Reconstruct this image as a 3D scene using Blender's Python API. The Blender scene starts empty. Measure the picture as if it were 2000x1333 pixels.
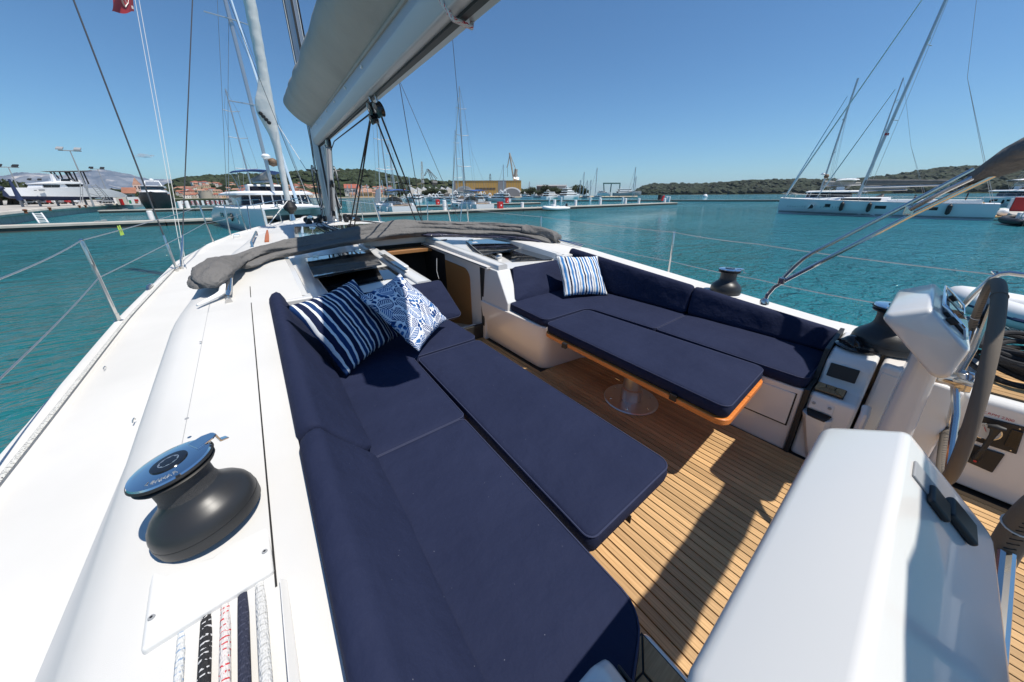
import bpy, bmesh, math, random
from mathutils import Vector, Matrix, noise, Euler
R = math.radians
sc = bpy.context.scene
COL = sc.collection
PI = math.pi
random.seed(7)

# ------------------------------------------------------------------ camera
# metres; origin at the eye of the camera, +Y towards the bow of the yacht, +X to starboard
F_PX, CX, CY, WPX = 622.0, 1000.0, 609.0, 2000.0
PITCH = math.atan((609 - 382) / F_PX)
YAW = math.atan(510 / math.hypot(F_PX, 227))
ROLL = math.atan(-0.0062)
fw = Vector((math.sin(YAW) * math.cos(PITCH), math.cos(YAW) * math.cos(PITCH), -math.sin(PITCH)))
rt = Vector((math.cos(YAW), -math.sin(YAW), 0))
up = rt.cross(fw)
r2 = rt * math.cos(ROLL) + up * math.sin(ROLL)
u2 = up * math.cos(ROLL) - rt * math.sin(ROLL)
cam_d = bpy.data.cameras.new('camera')
cam = bpy.data.objects.new('camera', cam_d)
COL.objects.link(cam)
m = Matrix((r2, u2, -fw)).transposed().to_4x4()
cam.matrix_world = m
cam_d.sensor_width = 36
cam_d.lens = F_PX / WPX * 36
cam_d.shift_y = -57.5 / WPX
cam_d.clip_start = 0.02
cam_d.clip_end = 60000
sc.camera = cam

# ------------------------------------------------------------------ light
SUN = Vector((0.23, -0.39, 1.0)).normalized()
w = bpy.data.worlds.new('World')
sc.world = w
w.use_nodes = True
nt = w.node_tree
bg = nt.nodes['Background']
sky = nt.nodes.new('ShaderNodeTexSky')
sky.sky_type = 'NISHITA'
sky.sun_disc = False
sky.sun_elevation = math.asin(SUN.z)
sky.sun_rotation = math.atan2(SUN.x, SUN.y)
sky.air_density = 1.0
sky.dust_density = 0.0
sky.ozone_density = 3.0
sky.altitude = 0
tint = nt.nodes.new('ShaderNodeVectorMath')      # clear polarised summer sky: a deeper blue than the model's
tint.operation = 'MULTIPLY'
tint.inputs[1].default_value = (0.55, 0.825, 1.0)
nt.links.new(sky.outputs[0], tint.inputs[0])
nt.links.new(tint.outputs[0], bg.inputs[0])
bg.inputs[1].default_value = 0.105
sd = bpy.data.lights.new('sun', 'SUN')
so = bpy.data.objects.new('sun', sd)
COL.objects.link(so)
sd.energy = 4.7
sd.angle = R(0.53)
sd.color = (1.0, 0.94, 0.845)
so.rotation_euler = SUN.to_track_quat('Z', 'Y').to_euler()
sc.view_settings.view_transform = 'Standard'
sc.view_settings.look = 'None'
sc.view_settings.gamma = 1
sc.view_settings.exposure = 0.16
sc.view_settings.use_curve_mapping = False
sc.cycles.max_bounces = 6
sc.cycles.volume_bounces = 0
sc.cycles.use_denoising = True
WATER = -2.6

# ------------------------------------------------------------------ measuring: a pixel of the photograph to a place
def ray(px, py):
    return fw + r2 * ((px - CX) / F_PX) - u2 * ((py - CY) / F_PX)
def onz(px, py, z):
    d = ray(px, py)
    return d * (z / d.z)
def onx(px, py, x):
    d = ray(px, py)
    return d * (x / d.x)
def ony(px, py, y):
    d = ray(px, py)
    return d * (y / d.y)
def ond(px, py, dist):
    d = ray(px, py)
    return d * (dist / math.hypot(d.x, d.y))

# ------------------------------------------------------------------ materials
MATS = {}
def mat(name, col, rough=0.5, metal=0.0, bump=None, var=None, coat=0.0, spec=None, trans=0.0, emis=None, ior=None, alpha=None):
    """bump=(scale, strength, distance)  var=(scale, amount, detail)"""
    if name in MATS:
        return MATS[name]
    mt = bpy.data.materials.new(name)
    mt.use_nodes = True
    n = mt.node_tree.nodes
    l = mt.node_tree.links
    p = n['Principled BSDF']
    p.inputs['Base Color'].default_value = (*col, 1)
    p.inputs['Roughness'].default_value = rough
    p.inputs['Metallic'].default_value = metal
    if coat:
        p.inputs['Coat Weight'].default_value = coat
        p.inputs['Coat Roughness'].default_value = 0.04
    if spec is not None:
        p.inputs['Specular IOR Level'].default_value = spec
    if trans:
        p.inputs['Transmission Weight'].default_value = trans
    if ior:
        p.inputs['IOR'].default_value = ior
    tc = n.new('ShaderNodeTexCoord')
    if var:
        t = n.new('ShaderNodeTexNoise')
        t.inputs['Scale'].default_value = var[0]
        t.inputs['Detail'].default_value = var[2] if len(var) > 2 else 4
        l.new(tc.outputs['Object'], t.inputs['Vector'])
        mr = n.new('ShaderNodeMapRange')
        mr.inputs['From Min'].default_value = 0.3
        mr.inputs['From Max'].default_value = 0.7
        mr.inputs['To Min'].default_value = 1 - var[1]
        mr.inputs['To Max'].default_value = 1 + var[1]
        l.new(t.outputs['Fac'], mr.inputs['Value'])
        mx = n.new('ShaderNodeVectorMath')
        mx.operation = 'SCALE'
        mx.inputs[0].default_value = col
        l.new(mr.outputs[0], mx.inputs['Scale'])
        l.new(mx.outputs[0], p.inputs['Base Color'])
    if bump:
        t = n.new('ShaderNodeTexNoise')
        t.inputs['Scale'].default_value = bump[0]
        t.inputs['Detail'].default_value = 5
        l.new(tc.outputs['Object'], t.inputs['Vector'])
        b = n.new('ShaderNodeBump')
        b.inputs['Strength'].default_value = bump[1]
        b.inputs['Distance'].default_value = bump[2] if len(bump) > 2 else 0.01
        l.new(t.outputs['Fac'], b.inputs['Height'])
        l.new(b.outputs[0], p.inputs['Normal'])
    MATS[name] = mt
    return mt

def nodes_of(mt):
    return mt.node_tree.nodes, mt.node_tree.links, mt.node_tree.nodes['Principled BSDF']

M = {}
M['gel'] = mat('white gelcoat', (0.70, 0.695, 0.675), 0.22, var=(1.3, 0.03), coat=0.4)
M['gel2'] = mat('cream gelcoat of the cockpit', (0.74, 0.70, 0.66), 0.25, var=(2.0, 0.03), coat=0.3)
M['nonskid'] = mat('non slip deck paint', (0.63, 0.622, 0.60), 0.6, bump=(900, 0.25, 0.002), var=(1.6, 0.06, 8))
M['navy'] = mat('navy acrylic canvas', (0.0125, 0.0165, 0.046), 0.85, bump=(6, 0.6, 0.035), spec=0.2)
M['piping'] = mat('navy piping', (0.03, 0.038, 0.085), 0.8)
M['steel'] = mat('polished stainless steel', (0.62, 0.61, 0.59), 0.14, 1.0)
M['brushed'] = mat('brushed steel', (0.62, 0.60, 0.57), 0.30, 0.85, bump=(60, 0.08, 0.002))
M['chrome'] = mat('mirror chrome', (0.75, 0.76, 0.78), 0.05, 1.0)
M['alu'] = mat('anodised mast alloy', (0.50, 0.51, 0.53), 0.38, 0.75)
M['alugrey'] = mat('painted grey boom', (0.42, 0.43, 0.44), 0.35, 0.25)
M['black'] = mat('matt black plastic', (0.014, 0.014, 0.015), 0.5)
M['blackg'] = mat('glossy black plastic', (0.01, 0.01, 0.012), 0.15)
M['anth'] = mat('anthracite anodised drum', (0.035, 0.036, 0.038), 0.38, 0.3, bump=(300, 0.03, 0.001))
M['drum'] = mat('gritty drum grip', (0.05, 0.05, 0.052), 0.55, 0.3, bump=(450, 0.9, 0.003))
M['caulk'] = mat('black caulking', (0.012, 0.011, 0.01), 0.6)
M['rubber'] = mat('black rubber', (0.018, 0.018, 0.018), 0.55)
M['canvas'] = mat('grey acrylic canvas', (0.155, 0.15, 0.146), 0.85, bump=(11, 0.8, 0.05), var=(3, 0.10), spec=0.2)
M['cover'] = mat('pale grey sail cover', (0.36, 0.345, 0.32), 0.75, bump=(9, 0.35, 0.03), var=(2.0, 0.08), spec=0.3)
M['vinyl'] = mat('clear window vinyl', (0.06, 0.06, 0.09), 0.08, bump=(14, 0.7, 0.03))
M['smoke'] = mat('smoked acrylic pane', (0.008, 0.009, 0.011), 0.03, coat=1.0, spec=0.8)
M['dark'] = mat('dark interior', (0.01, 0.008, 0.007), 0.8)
M['ply'] = mat('varnished interior wood', (0.36, 0.17, 0.06), 0.4, bump=(40, 0.1, 0.002))
M['suede'] = mat('taupe suede wheel cover', (0.15, 0.125, 0.10), 0.9, bump=(400, 0.6, 0.002))
M['white'] = mat('white paint', (0.8, 0.8, 0.8), 0.4)
M['whitecloth'] = mat('white sail cloth', (0.72, 0.72, 0.70), 0.7, bump=(12, 0.3, 0.02))
M['rope_b'] = mat('black rope', (0.02, 0.02, 0.022), 0.8, bump=(250, 1.0, 0.004))
M['rope_w'] = mat('white rope', (0.62, 0.62, 0.60), 0.8, bump=(250, 1.0, 0.004))
M['wire'] = mat('steel wire', (0.42, 0.42, 0.42), 0.35, 0.8)
M['darkwire'] = mat('dark rigging wire', (0.12, 0.12, 0.125), 0.45, 0.6)
M['red'] = mat('red paint', (0.5, 0.02, 0.02), 0.45)
M['grey'] = mat('mid grey paint', (0.3, 0.31, 0.32), 0.5)
M['blue'] = mat('blue canvas', (0.04, 0.10, 0.30), 0.8)
M['concrete'] = mat('pale pontoon concrete', (0.42, 0.39, 0.35), 0.85, bump=(6, 0.5, 0.03), var=(1.5, 0.15, 8))
M['antifoul'] = mat('dark blue antifouling', (0.02, 0.035, 0.10), 0.6)
M['hullw'] = mat('far boat gelcoat', (0.72, 0.73, 0.74), 0.3)

# teak: grain stretched along the length of the plank
def teak(name, col, along=1, sc_=1.0, rough=0.6):
    mt = bpy.data.materials.new(name)
    mt.use_nodes = True
    n, l, p = nodes_of(mt)
    tc = n.new('ShaderNodeTexCoord')
    mp = n.new('ShaderNodeMapping')
    s = [60 * sc_] * 3
    s[along] = 2.2 * sc_
    mp.inputs['Scale'].default_value = s
    l.new(tc.outputs['Object'], mp.inputs['Vector'])
    t = n.new('ShaderNodeTexNoise')
    t.inputs['Scale'].default_value = 3
    t.inputs['Detail'].default_value = 6
    l.new(mp.outputs[0], t.inputs['Vector'])
    oi = n.new('ShaderNodeObjectInfo')
    cr = n.new('ShaderNodeValToRGB')
    cr.color_ramp.elements[0].position = 0.3
    cr.color_ramp.elements[0].color = (col[0] * 0.72, col[1] * 0.66, col[2] * 0.58, 1)
    cr.color_ramp.elements[1].position = 0.7
    cr.color_ramp.elements[1].color = (col[0] * 1.12, col[1] * 1.14, col[2] * 1.2, 1)
    l.new(t.outputs['Fac'], cr.inputs[0])
    t2 = n.new('ShaderNodeTexNoise')
    t2.inputs['Scale'].default_value = 3.1
    t2.inputs['Detail'].default_value = 6
    l.new(tc.outputs['Object'], t2.inputs['Vector'])
    ad = n.new('ShaderNodeMath')
    ad.operation = 'ADD'
    l.new(t2.outputs['Fac'], ad.inputs[0])
    l.new(oi.outputs['Random'], ad.inputs[1])
    mr = n.new('ShaderNodeMapRange')
    mr.inputs['From Min'].default_value = 0.3
    mr.inputs['From Max'].default_value = 1.7
    mr.inputs['To Min'].default_value = 0.68
    mr.inputs['To Max'].default_value = 1.26
    l.new(ad.outputs[0], mr.inputs['Value'])
    vm = n.new('ShaderNodeVectorMath')
    vm.operation = 'SCALE'
    l.new(cr.outputs[0], vm.inputs[0])
    l.new(mr.outputs[0], vm.inputs['Scale'])
    l.new(vm.outputs[0], p.inputs['Base Color'])
    p.inputs['Roughness'].default_value = rough
    b = n.new('ShaderNodeBump')
    b.inputs['Strength'].default_value = 0.25
    b.inputs['Distance'].default_value = 0.002
    l.new(t.outputs['Fac'], b.inputs['Height'])
    l.new(b.outputs[0], p.inputs['Normal'])
    return mt
M['teak'] = teak('teak deck plank', (0.55, 0.345, 0.155))
M['teakx'] = teak('teak step board', (0.46, 0.28, 0.13), along=0)
M['cherry'] = teak('varnished table edge', (0.62, 0.20, 0.045), rough=0.3)

# fine weave and slow sun fading on the navy canvas
def weave(mt, base, fade):
    n, l, p = nodes_of(mt)
    tc = n.new('ShaderNodeTexCoord')
    a = n.new('ShaderNodeTexNoise')
    a.inputs['Scale'].default_value = 3.0
    a.inputs['Detail'].default_value = 7
    l.new(tc.outputs['Object'], a.inputs['Vector'])
    c = n.new('ShaderNodeTexNoise')
    c.inputs['Scale'].default_value = 420
    c.inputs['Detail'].default_value = 2
    l.new(tc.outputs['Object'], c.inputs['Vector'])
    mx = n.new('ShaderNodeMix')
    mx.data_type = 'RGBA'
    mx.inputs['A'].default_value = (*base, 1)
    mx.inputs['B'].default_value = (*fade, 1)
    mu = n.new('ShaderNodeMath')
    mu.operation = 'MULTIPLY_ADD'
    mu.inputs[1].default_value = 0.6
    l.new(a.outputs['Fac'], mu.inputs[0])
    mu2 = n.new('ShaderNodeMath')
    mu2.operation = 'MULTIPLY'
    mu2.inputs[1].default_value = 0.4
    l.new(c.outputs['Fac'], mu2.inputs[0])
    l.new(mu2.outputs[0], mu.inputs[2])
    l.new(mu.outputs[0], mx.inputs['Factor'])
    sv = n.new('ShaderNodeTexVoronoi')
    sv.inputs['Scale'].default_value = 26
    l.new(tc.outputs['Object'], sv.inputs['Vector'])
    lt = n.new('ShaderNodeMath')
    lt.operation = 'LESS_THAN'
    lt.inputs[1].default_value = 0.028
    l.new(sv.outputs['Distance'], lt.inputs[0])
    m2 = n.new('ShaderNodeMix')
    m2.data_type = 'RGBA'
    m2.inputs['B'].default_value = (0.14, 0.15, 0.19, 1)
    l.new(lt.outputs[0], m2.inputs['Factor'])
    l.new(mx.outputs['Result'], m2.inputs['A'])
    l.new(m2.outputs['Result'], p.inputs['Base Color'])
weave(M['navy'], (0.0075, 0.0115, 0.034), (0.022, 0.029, 0.068))

def rope_mat(name, base, fleck, scale=1.0):
    mt = mat(name, base, 0.8)
    n, l, p = nodes_of(mt)
    tc = n.new('ShaderNodeTexCoord')
    wv = n.new('ShaderNodeTexVoronoi')
    wv.inputs['Scale'].default_value = 260 * scale
    mp = n.new('ShaderNodeMapping')
    mp.inputs['Scale'].default_value = (1, 0.55, 1)
    l.new(tc.outputs['Object'], mp.inputs[0])
    l.new(mp.outputs[0], wv.inputs['Vector'])
    b = n.new('ShaderNodeBump')
    b.inputs['Strength'].default_value = 1.0
    b.inputs['Distance'].default_value = 0.002
    b.invert = True
    l.new(wv.outputs['Distance'], b.inputs['Height'])
    l.new(b.outputs[0], p.inputs['Normal'])
    w2 = n.new('ShaderNodeTexWave')
    w2.inputs['Scale'].default_value = 24.0
    w2.inputs['Distortion'].default_value = 6
    w2.inputs['Detail'].default_value = 2
    w2.bands_direction = 'Y'
    l.new(tc.outputs['Object'], w2.inputs['Vector'])
    g = n.new('ShaderNodeMath')
    g.operation = 'GREATER_THAN'
    g.inputs[1].default_value = 0.86
    l.new(w2.outputs['Fac'], g.inputs[0])
    rr = n.new('ShaderNodeMath')
    rr.operation = 'GREATER_THAN'
    rr.inputs[1].default_value = 0.45
    l.new(wv.outputs['Color'], rr.inputs[0])
    mm = n.new('ShaderNodeMath')
    mm.operation = 'MULTIPLY'
    l.new(g.outputs[0], mm.inputs[0])
    l.new(rr.outputs[0], mm.inputs[1])
    mx = n.new('ShaderNodeMix')
    mx.data_type = 'RGBA'
    mx.inputs['A'].default_value = (*base, 1)
    mx.inputs['B'].default_value = (*fleck, 1)
    l.new(mm.outputs[0], mx.inputs['Factor'])
    l.new(mx.outputs['Result'], p.inputs['Base Color'])
    return mt

# ------------------------------------------------------------------ mesh helpers
class MB:
    def __init__(s):
        s.v = []
        s.f = []
        s.mi = []
    def add(s, vs, fs, mi=0):
        k = len(s.v)
        s.v.extend([tuple(a) for a in vs])
        s.f.extend([tuple(i + k for i in f) for f in fs])
        s.mi.extend([mi] * len(fs))
        return s
    def box(s, x0, x1, y0, y1, z0, z1, mi=0):
        vs = [(x, y, z) for z in (z0, z1) for y in (y0, y1) for x in (x0, x1)]
        return s.add(vs, [(0, 2, 3, 1), (4, 5, 7, 6), (0, 1, 5, 4), (2, 6, 7, 3), (0, 4, 6, 2), (1, 3, 7, 5)], mi)
    def hexa(s, b, t, mi=0):
        """b, t: four corners each, same winding"""
        vs = list(b) + list(t)
        return s.add(vs, [(3, 2, 1, 0), (4, 5, 6, 7), (0, 1, 5, 4), (1, 2, 6, 5), (2, 3, 7, 6), (3, 0, 4, 7)], mi)
    def prism(s, poly, off, mi=0):
        """poly: list of 3d points; off: vector"""
        off = Vector(off)
        a = [Vector(p) for p in poly]
        b = [p + off for p in a]
        n = len(a)
        fs = [tuple(range(n))[::-1], tuple(range(n, 2 * n))]
        fs += [(i, (i + 1) % n, n + (i + 1) % n, n + i) for i in range(n)]
        return s.add(a + b, fs, mi)
    def loft(s, rings, closed=True, cap=True, mi=0):
        n = len(rings[0])
        vs = [p for r in rings for p in r]
        fs = []
        for i in range(len(rings) - 1):
            for j in range(n if closed else n - 1):
                a = i * n + j
                b = i * n + (j + 1) % n
                fs.append((a, b, b + n, a + n))
        if cap and closed:
            fs.append(tuple(range(n))[::-1])
            fs.append(tuple(range((len(rings) - 1) * n, len(rings) * n)))
        return s.add(vs, fs, mi)
    def tube(s, path, r, n=8, cap=True, closed=False, mi=0, rs=None, flat=1.0):
        pts = [Vector(p) for p in path]
        rings = []
        nrm = None
        L = len(pts)
        for i, p in enumerate(pts):
            if closed:
                t = (pts[(i + 1) % L] - pts[i - 1])
            else:
                t = (pts[min(i + 1, L - 1)] - pts[max(i - 1, 0)])
            t.normalize()
            if nrm is None:
                a = Vector((0, 0, 1)) if abs(t.z) < 0.9 else Vector((1, 0, 0))
                nrm = (a - t * a.dot(t)).normalized()
            else:
                nrm = (nrm - t * nrm.dot(t)).normalized()
            b = t.cross(nrm)
            rr = rs[i] if rs else r
            rings.append([p + (nrm * math.sin(2 * PI * k / n) * flat + b * math.cos(2 * PI * k / n)) * rr for k in range(n)])
        if closed:
            rings.append(rings[0])
            return s.loft(rings, True, False, mi)
        return s.loft(rings, True, cap, mi)
    def lathe(s, prof, c=(0, 0, 0), n=24, mtx=None, mi=0, cap=True):
        rings = []
        c = Vector(c)
        for r, z in prof:
            ring = []
            for k in range(n):
                p = Vector((r * math.cos(2 * PI * k / n), r * math.sin(2 * PI * k / n), z))
                if mtx:
                    p = mtx @ p
                ring.append(p + c)
            rings.append(ring)
        return s.loft(rings, True, cap, mi)
    def grid(s, fn, nu, nv, mi=0):
        vs = [fn(i / nu, j / nv) for j in range(nv + 1) for i in range(nu + 1)]
        fs = [(j * (nu + 1) + i, j * (nu + 1) + i + 1, (j + 1) * (nu + 1) + i + 1, (j + 1) * (nu + 1) + i) for j in range(nv) for i in range(nu)]
        return s.add(vs, fs, mi)
    def blob(s, c, r, sq=1.0, mi=0, rnd=0.25, rng=random):
        t = (1 + 5 ** 0.5) / 2
        vs = [(-1, t, 0), (1, t, 0), (-1, -t, 0), (1, -t, 0), (0, -1, t), (0, 1, t), (0, -1, -t), (0, 1, -t), (t, 0, -1), (t, 0, 1), (-t, 0, -1), (-t, 0, 1)]
        fs = [(0, 11, 5), (0, 5, 1), (0, 1, 7), (0, 7, 10), (0, 10, 11), (1, 5, 9), (5, 11, 4), (11, 10, 2), (10, 7, 6), (7, 1, 8), (3, 9, 4), (3, 4, 2), (3, 2, 6), (3, 6, 8), (3, 8, 9), (4, 9, 5), (2, 4, 11), (6, 2, 10), (8, 6, 7), (9, 8, 1)]
        out = []
        for v in vs:
            k = r / 1.9 * (1 + rng.uniform(-rnd, rnd))
            out.append((c[0] + v[0] * k, c[1] + v[1] * k, c[2] + v[2] * k * sq))
        return s.add(out, fs, mi)

def obj(name, mb, material, parent=None, bev=0.0, seg=2, smooth=35, sub=0, kind=None, solid=0.0):
    me = bpy.data.meshes.new(name)
    if isinstance(mb, MB):
        off = parent_loc(parent)
        me.from_pydata([(a[0] - off[0], a[1] - off[1], a[2] - off[2]) for a in mb.v], [], mb.f)
        if any(mb.mi):
            me.polygons.foreach_set('material_index', mb.mi)
    me.validate()
    mats = material if isinstance(material, (list, tuple)) else [material]
    for x in mats:
        me.materials.append(M[x] if isinstance(x, str) else x)
    bm = bmesh.new()
    bm.from_mesh(me)
    bmesh.ops.recalc_face_normals(bm, faces=bm.faces)
    bm.to_mesh(me)
    bm.free()
    if smooth is not None:
        me.polygons.foreach_set('use_smooth', [True] * len(me.polygons))
        if smooth < 180 and not sub:
            me.set_sharp_from_angle(angle=R(smooth))
    me.update()
    o = bpy.data.objects.new(name, me)
    COL.objects.link(o)
    if parent:
        o.parent = parent
    if solid:
        sm = o.modifiers.new('thick', 'SOLIDIFY')
        sm.thickness = solid
    if bev:
        b = o.modifiers.new('bevel', 'BEVEL')
        b.width = bev
        b.segments = seg
        b.limit_method = 'ANGLE'
        b.angle_limit = R(28)
        b.harden_normals = True
        me.polygons.foreach_set('use_smooth', [True] * len(me.polygons))
        for e in me.edges:
            e.use_edge_sharp = False
    if sub:
        sb = o.modifiers.new('sub', 'SUBSURF')
        sb.levels = sb.render_levels = sub
    if kind:
        o['kind'] = kind
    return o

def parent_loc(p):
    v = Vector((0, 0, 0))
    while p:
        v += p.location
        p = p.parent
    return v
def tag(o, label, cat, group=None):
    o['label'] = label
    o['category'] = cat
    if group:
        o['group'] = group
    return o
def thing(name, label, cat, loc=(0, 0, 0), group=None):
    o = bpy.data.objects.new(name, None)
    COL.objects.link(o)
    o.location = loc
    o.empty_display_size = 0.1
    return tag(o, label, cat, group)
def copy_tree(o, parent=None):
    c = o.copy()
    COL.objects.link(c)
    c.parent = parent
    for ch in [x for x in CH.get(o.name, [])] or list(o.children):
        copy_tree(ch, c)
    return c
CH = {}
def dup(root, loc, rz=0, label=None, group=None, scale=None):
    c = copy_tree(root)
    c.location = loc
    c.rotation_euler = (0, 0, rz)
    if scale:
        c.scale = (scale,) * 3
    if label:
        c['label'] = label
    if group:
        c['group'] = group
    return c
def lerp(a, b, t):
    return a + (b - a) * t
def interp(tab, y):
    if y <= tab[0][0]:
        return tab[0][1]
    for (a, va), (b, vb) in zip(tab, tab[1:]):
        if y <= b:
            t = (y - a) / (b - a)
            t = t * t * (3 - 2 * t) * 0.4 + t * 0.6
            return va + (vb - va) * t
    return tab[-1][1]
def nz(x, y, z, s=1.0):
    return noise.noise(Vector((x * s, y * s, z * s)))
def text(name, body, size, mtx, material, parent=None, extr=0.0, spacing=1.0, align='CENTER'):
    cu = bpy.data.curves.new(name, 'FONT')
    cu.body = body
    cu.size = size
    cu.extrude = extr
    cu.align_x = align
    cu.align_y = 'CENTER'
    cu.space_character = spacing
    cu.resolution_u = 3
    tmp = bpy.data.objects.new(name, cu)
    me = bpy.data.meshes.new_from_object(tmp)
    me.name = name
    bpy.data.objects.remove(tmp)
    bpy.data.curves.remove(cu)
    me.transform(mtx)
    if parent:
        me.transform(Matrix.Translation(-parent_loc(parent)))
    me.materials.append(M[material] if isinstance(material, str) else material)
    o = bpy.data.objects.new(name, me)
    COL.objects.link(o)
    if parent:
        o.parent = parent
    return o
def frame(o, x, y):
    """matrix with x axis, y axis and origin"""
    x = Vector(x).normalized()
    y = Vector(y)
    z = x.cross(y).normalized()
    y = z.cross(x)
    mm = Matrix((x, y, z)).transposed().to_4x4()
    mm.translation = Vector(o)
    return mm
HAZE = 2.2e-5
# ================================================================== WATER, LAND, TOWN
def water_mat():
    mt = bpy.data.materials.new('sea water')
    mt.use_nodes = True
    n, l, p = nodes_of(mt)
    p.inputs['Roughness'].default_value = 0.05
    p.inputs['IOR'].default_value = 1.33
    tc = n.new('ShaderNodeTexCoord')
    nr = n.new('ShaderNodeTexNoise')
    nr.inputs['Scale'].default_value = 0.045
    nr.inputs['Detail'].default_value = 5
    nr.inputs['Distortion'].default_value = 1.2
    l.new(tc.outputs['Object'], nr.inputs['Vector'])
    mr_ = n.new('ShaderNodeMapRange')
    mr_.inputs['From Min'].default_value = .38
    mr_.inputs['From Max'].default_value = .62
    mr_.inputs['To Min'].default_value = .02
    mr_.inputs['To Max'].default_value = .09
    l.new(nr.outputs['Fac'], mr_.inputs['Value'])
    l.new(mr_.outputs[0], p.inputs['Roughness'])
    # body colour drifts between green and blue over tens of metres
    nb = n.new('ShaderNodeTexNoise')
    nb.inputs['Scale'].default_value = 0.03
    nb.inputs['Detail'].default_value = 4
    l.new(tc.outputs['Object'], nb.inputs['Vector'])
    cr = n.new('ShaderNodeValToRGB')
    cr.color_ramp.elements[0].position = .35
    cr.color_ramp.elements[0].color = (.010, .115, .125, 1)
    cr.color_ramp.elements[1].position = .68
    cr.color_ramp.elements[1].color = (.034, .22, .265, 1)
    l.new(nb.outputs['Fac'], cr.inputs[0])
    l.new(cr.outputs[0], p.inputs['Base Color'])
    prev = None
    for sc_, st, dist, stretch, rot in ((0.5, .7, .55, (1, 1.9, 1), .5), (1.7, 1.0, .26, (1, 1.8, 1), .25), (5.5, 1.0, .075, (1, 1.6, 1), -.15), (17, .6, .012, (1, 1.2, 1), 0)):
        mp = n.new('ShaderNodeMapping')
        mp.inputs['Scale'].default_value = stretch
        mp.inputs['Rotation'].default_value = (0, 0, rot)
        l.new(tc.outputs['Object'], mp.inputs[0])
        t = n.new('ShaderNodeTexNoise')
        t.inputs['Scale'].default_value = sc_
        t.inputs['Detail'].default_value = 2.5
        t.inputs['Distortion'].default_value = .6
        l.new(mp.outputs[0], t.inputs['Vector'])
        b = n.new('ShaderNodeBump')
        b.inputs['Strength'].default_value = st
        b.inputs['Distance'].default_value = dist
        l.new(t.outputs['Fac'], b.inputs['Height'])
        if prev:
            l.new(prev.outputs[0], b.inputs['Normal'])
        prev = b
    l.new(prev.outputs[0], p.inputs['Normal'])
    return mt
wm = water_mat()
S_ = 42000
mb = MB()
mb.add([(-S_, -S_, WATER), (S_, -S_, WATER), (S_, S_, WATER), (-S_, S_, WATER)], [(0, 1, 2, 3)])
obj('water', mb, wm, kind='structure', smooth=None)

def land_mat(name, c0, c1, c2, s1, s2, rough=.95, bump=None):
    mt = bpy.data.materials.new(name)
    mt.use_nodes = True
    n, l, p = nodes_of(mt)
    p.inputs['Roughness'].default_value = rough
    p.inputs['Specular IOR Level'].default_value = .1
    tc = n.new('ShaderNodeTexCoord')
    t = n.new('ShaderNodeTexNoise')
    t.inputs['Scale'].default_value = s1
    t.inputs['Detail'].default_value = 6
    l.new(tc.outputs['Object'], t.inputs['Vector'])
    t2 = n.new('ShaderNodeTexNoise')
    t2.inputs['Scale'].default_value = s2
    t2.inputs['Detail'].default_value = 6
    l.new(tc.outputs['Object'], t2.inputs['Vector'])
    cr = n.new('ShaderNodeValToRGB')
    cr.color_ramp.elements[0].position = .38
    cr.color_ramp.elements[0].color = (*c0, 1)
    cr.color_ramp.elements[1].position = .62
    cr.color_ramp.elements[1].color = (*c1, 1)
    l.new(t.outputs['Fac'], cr.inputs[0])
    cr2 = n.new('ShaderNodeValToRGB')
    cr2.color_ramp.elements[0].position = .56
    cr2.color_ramp.elements[0].color = (0, 0, 0, 1)
    cr2.color_ramp.elements[1].position = .72
    cr2.color_ramp.elements[1].color = (1, 1, 1, 1)
    l.new(t2.outputs['Fac'], cr2.inputs[0])
    mx = n.new('ShaderNodeMix')
    mx.data_type = 'RGBA'
    mx.inputs['B'].default_value = (*c2, 1)
    l.new(cr2.outputs[0], mx.inputs['Factor'])
    l.new(cr.outputs[0], mx.inputs['A'])
    l.new(mx.outputs['Result'], p.inputs['Base Color'])
    return mt
M['scrub'] = land_mat('maquis scrub', (.018, .028, .012), (.05, .065, .025), (.16, .135, .085), .03, .009)
M['pines'] = land_mat('pine slope', (.016, .024, .012), (.038, .048, .022), (.10, .088, .06), .02, .005)
M['rock'] = land_mat('limestone mountain', (.10, .13, .18), (.22, .24, .28), (.50, .47, .45), .0022, .0035)

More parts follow.
